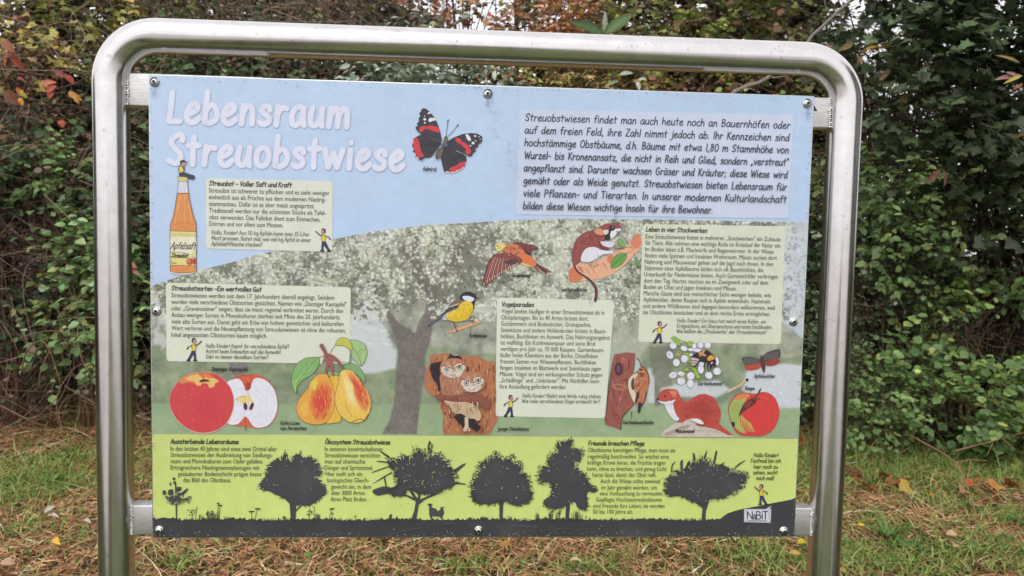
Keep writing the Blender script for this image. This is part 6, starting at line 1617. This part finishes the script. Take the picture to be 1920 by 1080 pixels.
shrub('hazel_tree', 'yellow brown hazel filling the gap between rail and panel at the right', 'tree', (1180, 110, 1600, 420), 5.9, 0.35, 900, [(150, 136, 64), (128, 126, 56), (168, 128, 66), (112, 88, 60)], None,
      leaf='ovate', size=0.05, per=6, parts=80, seed=24, tangle=120, stems=20, twig_col=((94, 78, 68),), stem_r=.009)
shrub('maple_tree', 'dark green maple with big leaves at the upper right', 'tree', (1650, -320, 2200, 420), 4.3, 0.45, 2100, [(56, 72, 42), (62, 80, 46), (72, 90, 52), (52, 66, 40), (88, 94, 54)], [4, 5, 3, 4, 1],
      leaf='lobed', size=0.078, per=6, parts=260, seed=25, stems=16, twig_col=((60, 48, 44),), stem_r=.018, gapn=.05)
shrub('open_hazel', 'thin branchy tree with scattered pinkish and yellow leaves beside the upper right bend', 'tree', (1540, -160, 1860, 260), 5.0, 0.4, 330, [(92, 96, 48), (156, 136, 58), (170, 122, 92), (80, 94, 50)], None,
      leaf='wide', size=0.06, per=4, parts=110, seed=26, tangle=320, tangle_col=((74, 60, 54), (96, 80, 72)), stems=34, twig_col=((62, 50, 46), (82, 66, 58)), gapn=.15, stem_r=.009, tl=(.15, .4))
shrub('privet_bush', 'small leaved grey green bush just right of the right post', 'shrub', (1480, 320, 1800, 800), 4.7, 0.3, 2200, [(74, 98, 58), (94, 116, 74), (60, 84, 48), (134, 146, 114), (110, 128, 80)], [5, 4, 4, 1.5, 2],
      leaf='ovate', size=0.036, per=7, parts=260, holes=((1640, 690, 80, 36), (1610, 560, 30, 40)), seed=27, tangle=70, stems=22, twig_col=((120, 104, 86),), mat=M_LEAF_GLOSS)
shrub('beech_branchlets', 'mid green drooping leafy boughs under the maple', 'tree', (1590, 270, 2060, 560), 4.15, 0.3, 620, [(76, 104, 54), (96, 120, 60), (114, 130, 64), (64, 88, 48)], None,
      leaf='ovate', size=0.06, per=7, parts=220, seed=28, stems=12, twig_col=((76, 62, 52),), droop=.45, holes=((1880, 470, 90, 34), (1850, 395, 60, 26)))
shrub('bindweed_shrub', 'yellow green shrub low at the right edge', 'shrub', (1690, 540, 2140, 840), 4.05, 0.28, 820, [(98, 132, 62), (122, 148, 62), (150, 156, 68), (80, 114, 60)], [4, 4, 2, 4],
      leaf='wide', size=0.06, per=6, parts=250, holes=((1870, 625, 110, 46), (1780, 770, 60, 26)), seed=29, stems=18, twig_col=((110, 92, 72),))
shrub('dogwood_shrub', 'low bright green shoots at the foot of the hedge by the right post', 'shrub', (1540, 690, 1780, 825), 3.95, 0.15, 200, [(96, 130, 62), (116, 142, 66), (84, 116, 60)], None,
      leaf='ovate', size=0.045, per=6, parts=90, seed=30, stems=8, twig_col=((110, 92, 72),))
shrub('hedge_shrub', 'green shrub hidden mostly behind the left half of the panel', 'shrub', (260, 380, 900, 800), 4.9, 0.3, 1300, DG + BR2, None, leaf='wide', size=0.06, per=6, parts=60, seed=31, stems=16, twig_col=TW)
shrub('hedge_shrub', 'green shrub hidden mostly behind the right half of the panel', 'shrub', (860, 300, 1520, 800), 4.9, 0.3, 1500, DG + [(96, 112, 60)], None, leaf='wide', size=0.06, per=6, parts=60, seed=32, stems=16, twig_col=TW)

# ---- whitebeam shoot standing just behind the board
def big_leaf(root, P, D, N, L, W, c, c2, name='leaf', label=None, curl=.25):
    """a leaf with midrib, curled along its length"""
    n = 9; t = np.linspace(0, 1, n)
    D = np.array(D, float); D /= np.linalg.norm(D); N = np.array(N, float); N -= D * (N @ D); N /= np.linalg.norm(N); B = np.cross(N, D)
    wv = W * np.sin(np.pi * np.clip(t, 0, 1) ** .85) ** .8
    C_ = np.array(P)[None] + D * (t * L)[:, None] - N * (curl * L * t ** 2)[:, None]
    V = np.concatenate([C_, C_ + B * wv[:, None] + N * (wv * .35)[:, None], C_ - B * wv[:, None] + N * (wv * .35)[:, None]])
    F = []
    for i in range(n - 1): F += [(i, i + 1, n + i + 1, n + i), (i, 2 * n + i, 2 * n + i + 1, i + 1)]
    cc = np.tile(lin(c), (3 * n, 1)); cc[:n] = lin(c2)
    o = link(name, mesh_np(name, V - np.array(root.location), np.array(F), cc, True, M_LEAF), root)
    if label: o['label'] = label
    return o
YB = 2.6
b0 = at(1175, 175, YB)
wb = empty('whitebeam_sapling', (b0[0], YB, height(b0[0], YB)))
tag(wb, 'slender sapling with two large green leaves rising above the top rail', 'sapling')
mb = MB(wb.location)
top = at(1133, 62, YB)
mb.tube(bezier(np.array([b0[0] + .05, YB, 0]), at(1190, 200, YB), top, 14), np.linspace(.009, .0035, 14), 7, lin((96, 80, 70)))
mb.build('stem', M_BARK, wb, True)
def L2(p, q, W, c, c2, N, lb=None, curl=.2):
    a, b = at(p[0], p[1], YB), at(q[0], q[1], YB - .03)
    big_leaf(wb, a, b - a, N, np.linalg.norm(b - a), W, c, c2, label=lb, curl=curl)
L2((1133, 64), (1070, 37), .034, (50, 80, 36), (84, 110, 66), (0, -.9, .45), 'large dark green leaf pointing left', .1)
L2((1134, 64), (1186, 24), .036, (64, 98, 42), (100, 126, 74), (-.2, -.9, .4), 'large green leaf pointing right', .1)
L2((1132, 60), (1136, 20), .014, (150, 156, 134), (170, 174, 154), (0, -1, .1), 'pale woolly young leaf')
L2((1130, 64), (1106, 62), .010, (190, 192, 182), (200, 200, 190), (0, -.8, .5), 'small silvery leaf')
L2((1162, 140), (1186, 134), .016, (166, 172, 158), (186, 190, 176), (0, -.8, .6), 'silvery leaf below the rail')
L2((1160, 152), (1134, 158), .014, (104, 136, 78), (140, 160, 112), (0, -.7, .7))
L2((1196, 150), (1212, 146), .012, (178, 182, 170), (190, 194, 182), (0, -.8, .6))
L2((1194, 152), (1200, 168), .012, (172, 178, 164), (190, 194, 182), (0, -1, .3))
L2((1150, 165), (1138, 172), .008, (196, 200, 190), (200, 204, 194), (0, -1, .3))

# ---- pale leaning branch crossing behind the right half of the rail
lb_ = empty('leaning_dead_tree', (at(1180, 560, 4.3)[0], 4.3, 0.0)); tag(lb_, 'bare pale grey branch slanting up behind the right half of the board', 'dead tree')
mb = MB(lb_.location)
P = np.array([at(1180, 560, 4.3) * np.array([1, 1, 0]) + 0, at(1220, 400, 4.3), at(1300, 250, 4.3), at(1380, 172, 4.3), at(1440, 145, 4.3), at(1512, 80, 4.3), at(1560, 32, 4.3), at(1600, -4, 4.3), at(1660, -70, 4.3)])
P = crom(P, 4, False) + rng.normal(0, .004, (33, 3))
mb.tube(P, np.linspace(.022, .008, len(P)), 9, lin((136, 128, 120)))
mb.build('trunk', M_BARK, lb_, True)
for (a, b, c) in (((1384, 170), (1400, 160), (1420, 172)), ((1474, 112), (1465, 85), (1492, 64)), ((1440, 145), (1470, 150), (1530, 120)), ((1560, 32), (1540, 10), (1548, -20))):
    mb = MB(lb_.location); mb.tube(bezier(at(*a, 4.3), at(*b, 4.28), at(*c, 4.25), 6), np.linspace(.006, .002, 6), 6, lin((150, 142, 132))); mb.build('limb', M_BARK, lb_, True)

# ---- single leaves that stand out, each hanging on its shrub
def accents(prefix, items):
    for (px_, py_, qx, qy, Y, W, c, c2, lb) in items:
        rt = [o for o in bpy.data.objects if o.get('label', '').startswith(prefix) and o.parent is None][0]
        a, b = at(px_, py_, Y), at(qx, qy, Y - .02)
        big_leaf(rt, a, b - a, (rng.normal(0, .6), -1, rng.uniform(-.1, .8)), np.linalg.norm(b - a), W * .72, c, c2, label=lb, curl=rng.uniform(.1, .4))
accents('dark green maple', [
 (1762, 318, 1740, 344, 3.7, .032, (150, 98, 98), (160, 112, 108), 'dusky pink withered leaf'), (1768, 318, 1776, 350, 3.7, .036, (146, 92, 94), (158, 110, 104), 'dusky pink withered leaf'),
 (1918, 142, 1868, 144, 3.5, .030, (156, 110, 102), (166, 124, 112), 'pink leaf at the right edge'), (1912, 148, 1890, 132, 3.5, .028, (166, 118, 112), (172, 130, 118), 'pink leaf at the right edge'),
 (1915, 142, 1886, 152, 3.45, .018, (190, 176, 60), (190, 180, 90), 'yellow leaf at the right edge'), (1912, 118, 1876, 97, 3.5, .016, (160, 120, 66), (170, 134, 86), 'ochre leaf at the right edge'),
 (1930, 240, 1904, 262, 3.4, .020, (150, 130, 70), (160, 120, 90), 'mottled yellow and red leaf'), (1918, 156, 1900, 168, 3.45, .012, (170, 110, 60), (170, 120, 70), None)])
accents('shrub with rusty red', [
 (20, 96, 4, 124, 4.2, .05, (190, 92, 70), (176, 80, 62), 'bright orange red leaf'), (22, 100, 40, 130, 4.2, .04, (176, 84, 66), (160, 72, 60), 'red leaf'), (4, 78, 26, 96, 4.2, .045, (160, 96, 70), (150, 84, 62), None),
 (78, 158, 100, 150, 4.15, .035, (190, 84, 68), (206, 120, 96), 'bright red leaf'), (86, 172, 104, 160, 4.15, .03, (200, 92, 74), (206, 120, 96), 'bright red leaf'), (100, 170, 88, 184, 4.15, .035, (184, 92, 72), (170, 80, 66), None), (104, 134, 122, 142, 4.2, .03, (150, 74, 64), (140, 66, 58), None),
 (122, 142, 138, 152, 4.2, .035, (172, 74, 62), (160, 66, 56), 'deep red leaf'), (128, 172, 150, 186, 4.15, .03, (196, 148, 70), (206, 160, 84), 'orange yellow leaf'), (140, 180, 146, 194, 4.15, .02, (200, 130, 60), (206, 150, 76), None),
 (30, 164, 46, 180, 4.1, .03, (206, 100, 70), (210, 120, 84), 'red leaf'), (38, 168, 46, 182, 4.05, .024, (196, 180, 66), (206, 190, 84), 'yellow leaf'), (36, 184, 42, 194, 4.05, .022, (220, 150, 56), (226, 160, 70), 'orange leaf'),
 (10, 170, 34, 196, 4.2, .06, (140, 92, 68), (130, 84, 62), 'large brown leaf'), (112, 226, 118, 236, 4.2, .03, (196, 100, 70), (190, 92, 66), None), (232, 490, 256, 500, 4.1, .03, (196, 120, 84), (186, 110, 76), None), (246, 505, 262, 515, 4.1, .02, (206, 150, 130), (200, 140, 120), None)])
accents('thin branchy tree', [
 (1690, 58, 1676, 76, 4.3, .018, (190, 150, 96), (200, 160, 106), 'tan leaf'), (1672, 85, 1650, 88, 4.3, .026, (178, 150, 76), (190, 164, 96), 'buff leaf'), (1650, 86, 1626, 88, 4.3, .014, (190, 156, 36), (200, 166, 60), 'golden leaf'),
 (1744, 118, 1732, 124, 4.2, .028, (164, 122, 112), (176, 136, 124), 'pink tinged leaf'), (1740, 132, 1750, 150, 4.2, .034, (160, 158, 50), (170, 166, 70), 'bright yellow leaf'), (1668, 130, 1650, 150, 4.2, .03, (148, 118, 88), (160, 130, 98), 'tan leaf'),
 (1600, 80, 1576, 92, 4.4, .032, (142, 132, 82), (150, 120, 90), 'faded leaf'), (1690, 190, 1688, 214, 4.2, .036, (62, 86, 54), (84, 106, 70), None)])

# ---- arching dry stalks and sticks
def sticks(name, label, cat, items, c, group=None):
    a = items[0][1][0] if False else None
    org = ground_at(*items[0][0][:2]) if items[0][0][1] > 760 else at(*items[0][0][:2], items[0][0][2]) * np.array([1, 1, 0])
    rt = empty(name, (org[0], org[1], max(0.0, height(org[0], org[1])))); tag(rt, label, cat, group)
    for P, r0 in [(it[:-1], it[-1]) for it in items]:
        Q = crom(np.array([at(*p) for p in P]), 5, False)
        mb = MB(rt.location); mb.tube(Q, np.linspace(r0, r0 * .4, len(Q)), 6, lin(c)); mb.build('stalk', M_BARK, rt, True)
sticks('dry_stalk_arch', 'arching dead bramble canes near the ground left of the left post', 'dead canes',
 [[(40, 700, 4.1), (50, 660, 4.05), (80, 640, 4.0), (105, 690, 4.0), (110, 740, 4.0), (60, 790, 4.0), .006], [(96, 650, 4.1), (75, 700, 4.0), (76, 730, 4.0), .004], [(110, 800, 4.0), (108, 740, 3.95), (140, 690, 4.0), (170, 680, 4.0), .005],
  [(180, 758, 4.0), (150, 740, 4.0), (121, 724, 4.0), .006], [(0, 760, 4.0), (60, 790, 3.9), (90, 800, 3.9), .005], [(20, 640, 4.1), (100, 620, 4.0), (190, 650, 4.0), .005], [(70, 780, 3.9), (30, 800, 3.9), .005], [(120, 815, 3.8), (110, 770, 3.85), (130, 740, 3.9), .004]], (132, 106, 84))
sticks('dry_stalk_arch', 'few pale long straws crossing the left hedge', 'dead canes',
 [[(0, 300, 4.2), (45, 278, 4.1), (90, 255, 4.1), .004], [(170, 268, 4.1), (150, 305, 4.1), (138, 335, 4.1), .003], [(172, 285, 4.1), (148, 318, 4.1), (130, 340, 4.1), .003], [(55, 195, 4.2), (50, 225, 4.2), (45, 250, 4.2), .003], [(180, 595, 4.1), (120, 598, 4.1), (40, 618, 4.1), .003], [(0, 130, 4.3), (60, 132, 4.3), (180, 133, 4.3), .005], [(60, 60, 4.3), (95, 85, 4.3), (115, 112, 4.3), .006], [(0, 28, 4.4), (60, 46, 4.4), (105, 54, 4.4), .005]], (150, 128, 102))
sticks('fallen_branch', 'thin bent dead branch with a forked tip lying in the grass at the right', 'branch',
 [[(1705, 815, 3.75), (1735, 832, 3.6), (1765, 848, 3.4), (1792, 866, 3.2), (1820, 862, 3.2), (1850, 864, 3.1), .007], [(1793, 866, 3.2), (1805, 892, 3.0), (1820, 930, 2.7), (1828, 960, 2.55), (1830, 988, 2.4), .006], [(1820, 864, 3.1), (1812, 900, 2.9), (1790, 938, 2.7), .004],
  [(1790, 846, 3.4), (1830, 835, 3.4), (1880, 822, 3.4), (1930, 808, 3.4), .005], [(1862, 830, 3.4), (1850, 855, 3.3), .003], [(1880, 822, 3.4), (1900, 840, 3.3), .003], [(1705, 840, 3.6), (1690, 848, 3.5), (1680, 852, 3.5), .003]], (156, 122, 92))

# ================================================================== GROUND COVER
G = lambda x, y: ground_at(x, y)
# patches of green (photo points -> ground)
green = []
for (x0, y0, rx_, ry_) in ((60, 900, 200, 46), (1640, 885, 260, 46), (130, 870, 90, 26), (-20, 945, 90, 22), (1700, 870, 330, 50), (1620, 860, 120, 40), (1500, 905, 60, 40), (1560, 1055, 190, 40), (1800, 1060, 220, 36), (1900, 900, 160, 45), (1450, 1055, 90, 36), (330, 1070, 60, 14), (870, 1068, 60, 16), (1110, 1062, 70, 16), (700, 870, 420, 40), (1100, 880, 400, 40), (1660, 1010, 70, 14), (1900, 980, 80, 22), (1760, 950, 60, 10), (1750, 1065, 330, 30), (40, 1000, 30, 20), (1640, 990, 40, 10)):
    c = G(x0, y0); ex = np.linalg.norm(G(x0 + rx_, y0) - c); ey = abs(G(x0, max(y0 - ry_, 800))[1] - G(x0, y0 + ry_)[1]) / 2
    green.append((c[0], c[1], ex, ey))
def green_w(x, y):
    w = np.zeros(len(x))
    for cx, cy, ex, ey in green: w = np.maximum(w, np.exp(-((x - cx) / ex) ** 2 * 1.2 - ((y - cy) / ey) ** 2 * 1.2))
    n = np.sin(x * 7 + np.sin(y * 5)) * np.cos(y * 6.3 + np.sin(x * 3.1)) * .22
    return np.clip(w + n, 0, 1)
def sample_xy(r, n, y0=0.7, y1=5.3):
    u = r.random(n) ** 0.8
    y = y0 + (y1 - y0) * u
    hw = (y + 1.4) * 0.74 + .9
    return (r.random(n) * 2 - 1) * hw + 0.06 * (y + 1.4), y
r = np.random.default_rng(55)
# hay: flattened dry mown stalks
def blades(n, seed, sel, hgt, wid, pal, flat, seg=3, wts=None, y0=0.7, y1=5.3):
    r = np.random.default_rng(seed)
    x, y = sample_xy(r, n, y0, y1)
    k = r.random(n) < sel(x, y); x, y = x[k], y[k]; n = len(x)
    L = hgt * r.uniform(.45, 1.4, n)
    th = r.uniform(0, 2 * np.pi, n)
    h = np.stack([np.cos(th), np.sin(th), np.zeros(n)], 1)
    tilt = r.uniform(*flat, n)      # 0 = flat, 1 = upright
    up = np.sin(tilt * np.pi / 2); ho = np.cos(tilt * np.pi / 2)
    bend = r.uniform(.2, .9, n)
    t = np.linspace(0, 1, seg + 1)
    base = np.stack([x, y, height(x, y) + r.uniform(0, .028, n) * (1 - tilt)], 1)
    side = np.cross(h, [0, 0, 1.])
    curve = r.normal(0, .25, n)
    P = base[:, None] + h[:, None] * (ho * L)[:, None, None] * t[None, :, None] + h[:, None] * (bend * L * .45)[:, None, None] * (t ** 2)[None, :, None] \
        + side[:, None] * (curve * L)[:, None, None] * (t ** 2)[None, :, None]
    P[:, :, 2] += (up * L)[:, None] * t[None] - (bend * L * .35 * up)[:, None] * (t ** 2)[None]
    P[:, :, 2] = np.maximum(P[:, :, 2], height(x, y)[:, None] + .003)
    rot = r.uniform(-.9, .9, n)
    sd_ = side * np.cos(rot)[:, None] + np.array([0, 0, 1.]) * np.sin(rot)[:, None]
    w = wid * r.uniform(.6, 1.5, n)
    ww = w[:, None] * (1 - t ** 2 * .85)[None]
    V = np.stack([P + sd_[:, None] * ww[..., None], P - sd_[:, None] * ww[..., None]], 2).reshape(-1, 3)
    b = (np.arange(n) * (seg + 1) * 2)[:, None]; s_ = np.arange(seg)[None] * 2
    F = np.stack([b + s_, b + s_ + 1, b + s_ + 3, b + s_ + 2], 2).reshape(-1, 4)
    c, _ = pal_pick(r, pal, n, .16, wts)
    return V, F, np.repeat(c, (seg + 1) * 2, 0)
HAY = [(172, 126, 92), (192, 148, 108), (150, 106, 78), (208, 172, 130), (122, 86, 64), (222, 198, 160), (150, 134, 84)]
V, F, C = blades(135000, 56, lambda x, y: 1 - .75 * green_w(x, y), .055, .0026, HAY, (0.0, .38), 2, [4, 4, 4, 2, 3, .8, 1.5])
o = link('dry_mown_hay', mesh_np('dry_mown_hay', V, F, C, False, M_DRY)); tag(o, 'brown dry mown grass lying in tangled drifts before the hedge', 'hay', kind='stuff')
V, F, C = blades(3200, 57, lambda x, y: 1 - .5 * green_w(x, y), .20, .0016, HAY + [(216, 190, 156)], (0.02, .45), 5, [4, 4, 3, 3, 2, 2, 1, 1.2])
o = link('long_dry_straw', mesh_np('long_dry_straw', V, F, C, False, M_DRY)); tag(o, 'long pale dry straws lying over the mown grass', 'straw', kind='stuff')
GR = [(106, 128, 58), (126, 148, 68), (92, 114, 54), (142, 160, 86), (156, 158, 92), (172, 158, 106)]
V, F, C = blades(165000, 58, lambda x, y: .07 + .93 * green_w(x, y) ** 1.2, .08, .0028, GR, (.25, .95), 4, [4, 4, 4, 2, 2, 1])
o = link('grass', mesh_np('grass', V, F, C, False, M_LEAF)); tag(o, 'green grass growing in patches in front of the hedge', 'grass', kind='stuff')
V, F, C = blades(5000, 59, lambda x, y: .1 + .9 * green_w(x, y), .24, .0022, GR + [(170, 156, 110)], (.3, .9), 5, [3, 3, 3, 2, 2, 1, 1], 3.0, 5.4)
o = link('tall_grass', mesh_np('tall_grass', V, F, C, False, M_LEAF)); tag(o, 'taller loose grass blades along the foot of the hedge', 'grass', kind='stuff')
# small broad weeds in the turf
n = 5200; x, y = sample_xy(r, n); k = r.random(n) < green_w(x, y) * .9 + .04; x, y = x[k], y[k]; n = len(x)
P = np.stack([x, y, height(x, y) + r.uniform(.01, .05, n)], 1); th = r.uniform(0, 6.28, n)
D = np.stack([np.cos(th), np.sin(th), r.uniform(-.1, .6, n)], 1); N = np.array([0, -.3, 1]) + r.normal(0, .35, (n, 3))
c, _ = pal_pick(r, [(92, 128, 58), (78, 112, 50), (116, 146, 74)], n)
V, F, C = scatter('ovate', P, frames(D, N), r.uniform(.018, .04, n), c)
o = link('small_weeds', mesh_np('small_weeds', V, F, C, False, M_LEAF)); tag(o, 'small broad leaved weeds among the grass', 'weeds', kind='stuff')
# leaf litter, too many to pick apart
n = 4200; x, y = sample_xy(r, n, 1.4, 5.4); k = r.random(n) < np.clip((y - 1.5) / 3.2, .12, 1); x, y = x[k], y[k]; n = len(x)
P = np.stack([x, y, height(x, y) + r.uniform(.012, .04, n)], 1); th = r.uniform(0, 6.28, n)
D = np.stack([np.cos(th), np.sin(th), r.normal(0, .2, n)], 1); N = np.array([0, -.2, 1]) + r.normal(0, .45, (n, 3))
c, _ = pal_pick(r, [(120, 78, 54), (140, 92, 62), (98, 68, 52), (156, 116, 70)], n, .2)
V, F, C = scatter('wide', P, frames(D, N), r.uniform(.02, .045, n), c)
o = link('leaf_litter', mesh_np('leaf_litter', V, F, C, False, M_DRY)); tag(o, 'small brown leaf litter sprinkled on the ground', 'leaf litter', kind='stuff')

# ---- fallen leaves one can point at
def fallen(px_, py_, L, W, c, c2, label, ang, lobed=False):
    p = ground_at(px_, py_, .05)
    z = height(p[0], p[1]) + .055
    rt = (p[0], p[1], z)
    if lobed:
        Vt, Ft = tmpl_lobed(); Vt = Vt.copy() * L; Vt[:, 2] *= 1.8
        Vt[:, 0] -= L * .5
        cc = np.tile(lin(c), (len(Vt), 1)); cc[0] = lin(c2)
        Vt[1::3, 2] += L * .18
        me = mesh_np('fallen_leaf', Vt, Ft, cc, False, M_DRY)
    else:
        n = 7; t = np.linspace(0, 1, n); wv = W * np.sin(np.pi * t ** .85)
        Cn = np.stack([(t - .5) * L, 0 * t, .15 * L * np.sin(np.pi * t)], 1)
        V = np.concatenate([Cn, Cn + np.stack([0 * t, wv, .35 * wv], 1), Cn + np.stack([0 * t, -wv, .35 * wv], 1)])
        F = []
        for i in range(n - 1): F += [(i, i + 1, n + i + 1, n + i), (i, 2 * n + i, 2 * n + i + 1, i + 1)]
        cc = np.tile(lin(c), (3 * n, 1)); cc[:n] = lin(c2)
        me = mesh_np('fallen_leaf', V, np.array(F), cc, True, M_DRY)
    o = link('fallen_leaf', me); o.location = rt
    o.rotation_euler = (R_(rng.uniform(12, 34)), R_(rng.uniform(-12, 12)), R_(ang))
    tag(o, label, 'leaf', 'fallen leaves lying on the ground')
for a in ((107, 1020, .075, .016, (226, 176, 60), (234, 190, 90), 'bright yellow pointed leaf on the hay left of the left post', -40),
 (950, 1023, .07, .02, (190, 142, 66), (180, 130, 60), 'ochre leaf on the hay below the middle of the panel', 20),
 (1600, 885, .17, .05, (128, 76, 56), (110, 64, 50), 'large dark brown curled leaf in the grass right of the right post', 10, True),
 (1620, 913, .12, .05, (172, 98, 62), (150, 84, 56), 'rust orange curled leaf just below the large dark brown leaf', 60, True),
 (1655, 892, .10, .03, (166, 104, 70), (150, 90, 62), 'tan folded leaf right of the large dark brown leaf', 130, True),
 (1680, 905, .12, .04, (176, 110, 74), (156, 96, 66), 'orange brown leaf beside the pale twig end', 200, True),
 (1700, 920, .10, .02, (190, 160, 70), (200, 170, 90), 'yellowish torn leaf at the edge of the grass', -30, True),
 (1742, 930, .08, .02, (206, 150, 66), (200, 140, 60), 'golden upright leaf right of the yellowish torn leaf', 80),
 (1806, 925, .07, .03, (186, 140, 90), (196, 150, 100), 'pale tan leaf beside the bent dead branch', 30),
 (1818, 912, .06, .02, (196, 110, 60), (180, 100, 56), 'orange leaf above the pale tan leaf by the branch', -60, True),
 (1846, 913, .08, .03, (186, 104, 64), (170, 94, 60), 'orange leaf near the right edge, left one of the pair', 15, True),
 (1866, 917, .08, .03, (198, 142, 80), (190, 130, 70), 'yellow orange leaf near the right edge, right one of the pair', -25, True),
 (1895, 912, .09, .03, (160, 98, 64), (144, 86, 58), 'brown leaf closest to the right edge', 100, True),
 (1506, 824, .16, .05, (166, 98, 62), (146, 84, 56), 'orange brown leaf between the panel and the right post', 5, True),
 (1690, 836, .12, .03, (128, 90, 70), (116, 80, 64), 'grey brown leaf at the foot of the right hedge', 40, True),
 (1504, 1024, .05, .02, (206, 176, 56), (210, 180, 70), 'small yellow leaf under the lower right bracket', 0),
 (1490, 1045, .05, .014, (206, 160, 76), (210, 170, 90), 'small golden leaf in the grass below the lower right bracket', -30),
 (1784, 1016, .05, .02, (206, 170, 130), (214, 180, 140), 'pale buff leaf in the lower right grass', -20),
 (1787, 1032, .05, .022, (210, 166, 126), (216, 176, 140), 'pinkish buff leaf just below the pale buff one', 60),
 (1080, 1046, .06, .012, (206, 180, 140), (214, 190, 150), 'pale straw coloured leaf at the bottom below the panel', -10),
 (15, 1065, .06, .02, (196, 160, 130), (204, 170, 140), 'pale leaf in the bottom left corner', 20),
 (93, 955, .07, .014, (206, 196, 180), (214, 204, 190), 'whitish narrow leaf on the hay at the left', 70),
 (100, 969, .07, .012, (200, 188, 168), (208, 196, 178), 'whitish narrow leaf below the first one at the left', -10),
 (163, 980, .07, .012, (198, 180, 164), (206, 190, 174), 'pale narrow leaf beside the left post', -30),
 (268, 757, .09, .03, (186, 160, 140), (170, 140, 120), 'pale dry leaf in the gap between left post and panel', 0, True)):
    fallen(*a)

# ---- leafy plants one can point at
def rosette(name, label, cat, px_, py_, n, L, W, c, up=.7, seed=3, flower=None):
    r = np.random.default_rng(seed)
    p = ground_at(px_, py_); rt = empty(name, (p[0], p[1], height(p[0], p[1]))); tag(rt, label, cat)
    for k in range(n):
        th = k * 2.4 + r.normal(0, .2); u = up * r.uniform(.6, 1.3)
        D = (math.cos(th), math.sin(th), u)
        big_leaf(rt, np.array(rt.location) + np.array([0, 0, .005]), D, (-D[0] * .5, -D[1] * .5, 1), L * r.uniform(.7, 1.2), W * r.uniform(.7, 1.2), tuple(np.array(c) * r.uniform(.85, 1.12)), tuple(np.minimum(255, np.array(c) * 1.2)), curl=.3)
    if flower:
        mb = MB(rt.location); P = bezier(np.array(rt.location), np.array(rt.location) + (0, 0, .06), np.array(rt.location) + (.01, -.01, .11), 6)
        mb.tube(P, .0022, 6, lin((110, 130, 70))); mb.build('stem', M_BARK, rt, True)
        mb = MB(rt.location); top = P[-1]
        for k in range(12):
            a = k * 2 * math.pi / 12; e = top + np.array([math.cos(a) * .017, math.sin(a) * .017, .012]); s_ = np.array([-math.sin(a), math.cos(a), 0]) * .004
            mb.add([top - s_ * .4, top + s_ * .4, e + s_, e - s_], [(0, 1, 2, 3)], lin(flower))
        mb.build('flower_head', M_LEAF, rt)
rosette('dock_plant', 'dark green broad leaved plant in the lower right grass', 'plant', 1700, 1040, 11, .11, .028, (74, 106, 48), .7, 3)
rosette('dock_plant', 'fresh green long leaved plant left of the broad leaved one', 'plant', 1665, 1020, 14, .12, .010, (96, 128, 58), 1.3, 4)
rosette('dandelion', 'small plant with one yellow flower right of the right post', 'flower', 1607, 1028, 7, .07, .012, (86, 116, 56), .5, 5, (226, 206, 40))
rosette('weed_plant', 'light green broad leaved weed in the grass at the far left', 'plant', 60, 842, 9, .09, .03, (88, 124, 60), .6, 6)
rosette('weed_plant', 'green weed tuft among the grass left of the left post', 'plant', 92, 905, 9, .09, .026, (96, 130, 62), .8, 7)
rosette('weed_plant', 'tiny green seedling in the hay below the middle of the panel', 'plant', 980, 1056, 6, .045, .014, (100, 132, 60), .8, 8)
rosette('weed_plant', 'leafy weed at the right edge of the grass', 'plant', 1915, 985, 8, .08, .02, (84, 120, 62), .8, 9)

# ---- bushes bordering the clearing on both sides, outside the frame; the steel mirrors them
def side_bush(x, y, z, w, d, h, seed, label):
    r = np.random.default_rng(seed); n = 9000
    rt = empty('side_bush', (x, y, 0)); tag(rt, label, 'bush')
    u = r.normal(0, 1, (n, 3)); u /= np.linalg.norm(u, axis=1, keepdims=True)
    P = u * np.array([w, d, h / 2]) * r.uniform(.75, 1.05, (n, 1)) + np.array([0, 0, h / 2])
    D = u + r.normal(0, .7, (n, 3)); N = np.array([0, 0, 1]) + r.normal(0, .6, (n, 3))
    c, _ = pal_pick(r, [(66, 84, 48), (84, 98, 54), (96, 84, 56)], n)
    V, F, C = scatter('wide', P, frames(D, N), r.uniform(.12, .24, n), c)
    fo = link('foliage', mesh_np('foliage', V, F, C, False, M_LEAF), rt); fo['kind'] = 'stuff'
    for k in range(6):
        mb = MB((x, y, 0)); mb.tube(bezier(np.array([x + r.normal(0, .1), y + r.normal(0, .1), 0]), np.array([x, y, h * .4]), np.array([x + r.normal(0, w * .5), y + r.normal(0, d * .5), h * .8]), 8), np.linspace(.04, .012, 8), 6, lin((84, 68, 58)))
        mb.build('stem', M_BARK, rt, True)
side_bush(6.6, -1.6, 0, 2.4, 3.0, 5.6, 71, 'broad bush outside the right edge of the view')
side_bush(-8.6, 1.6, 0, 2.0, 2.6, 3.4, 72, 'broad bush outside the left edge of the view')
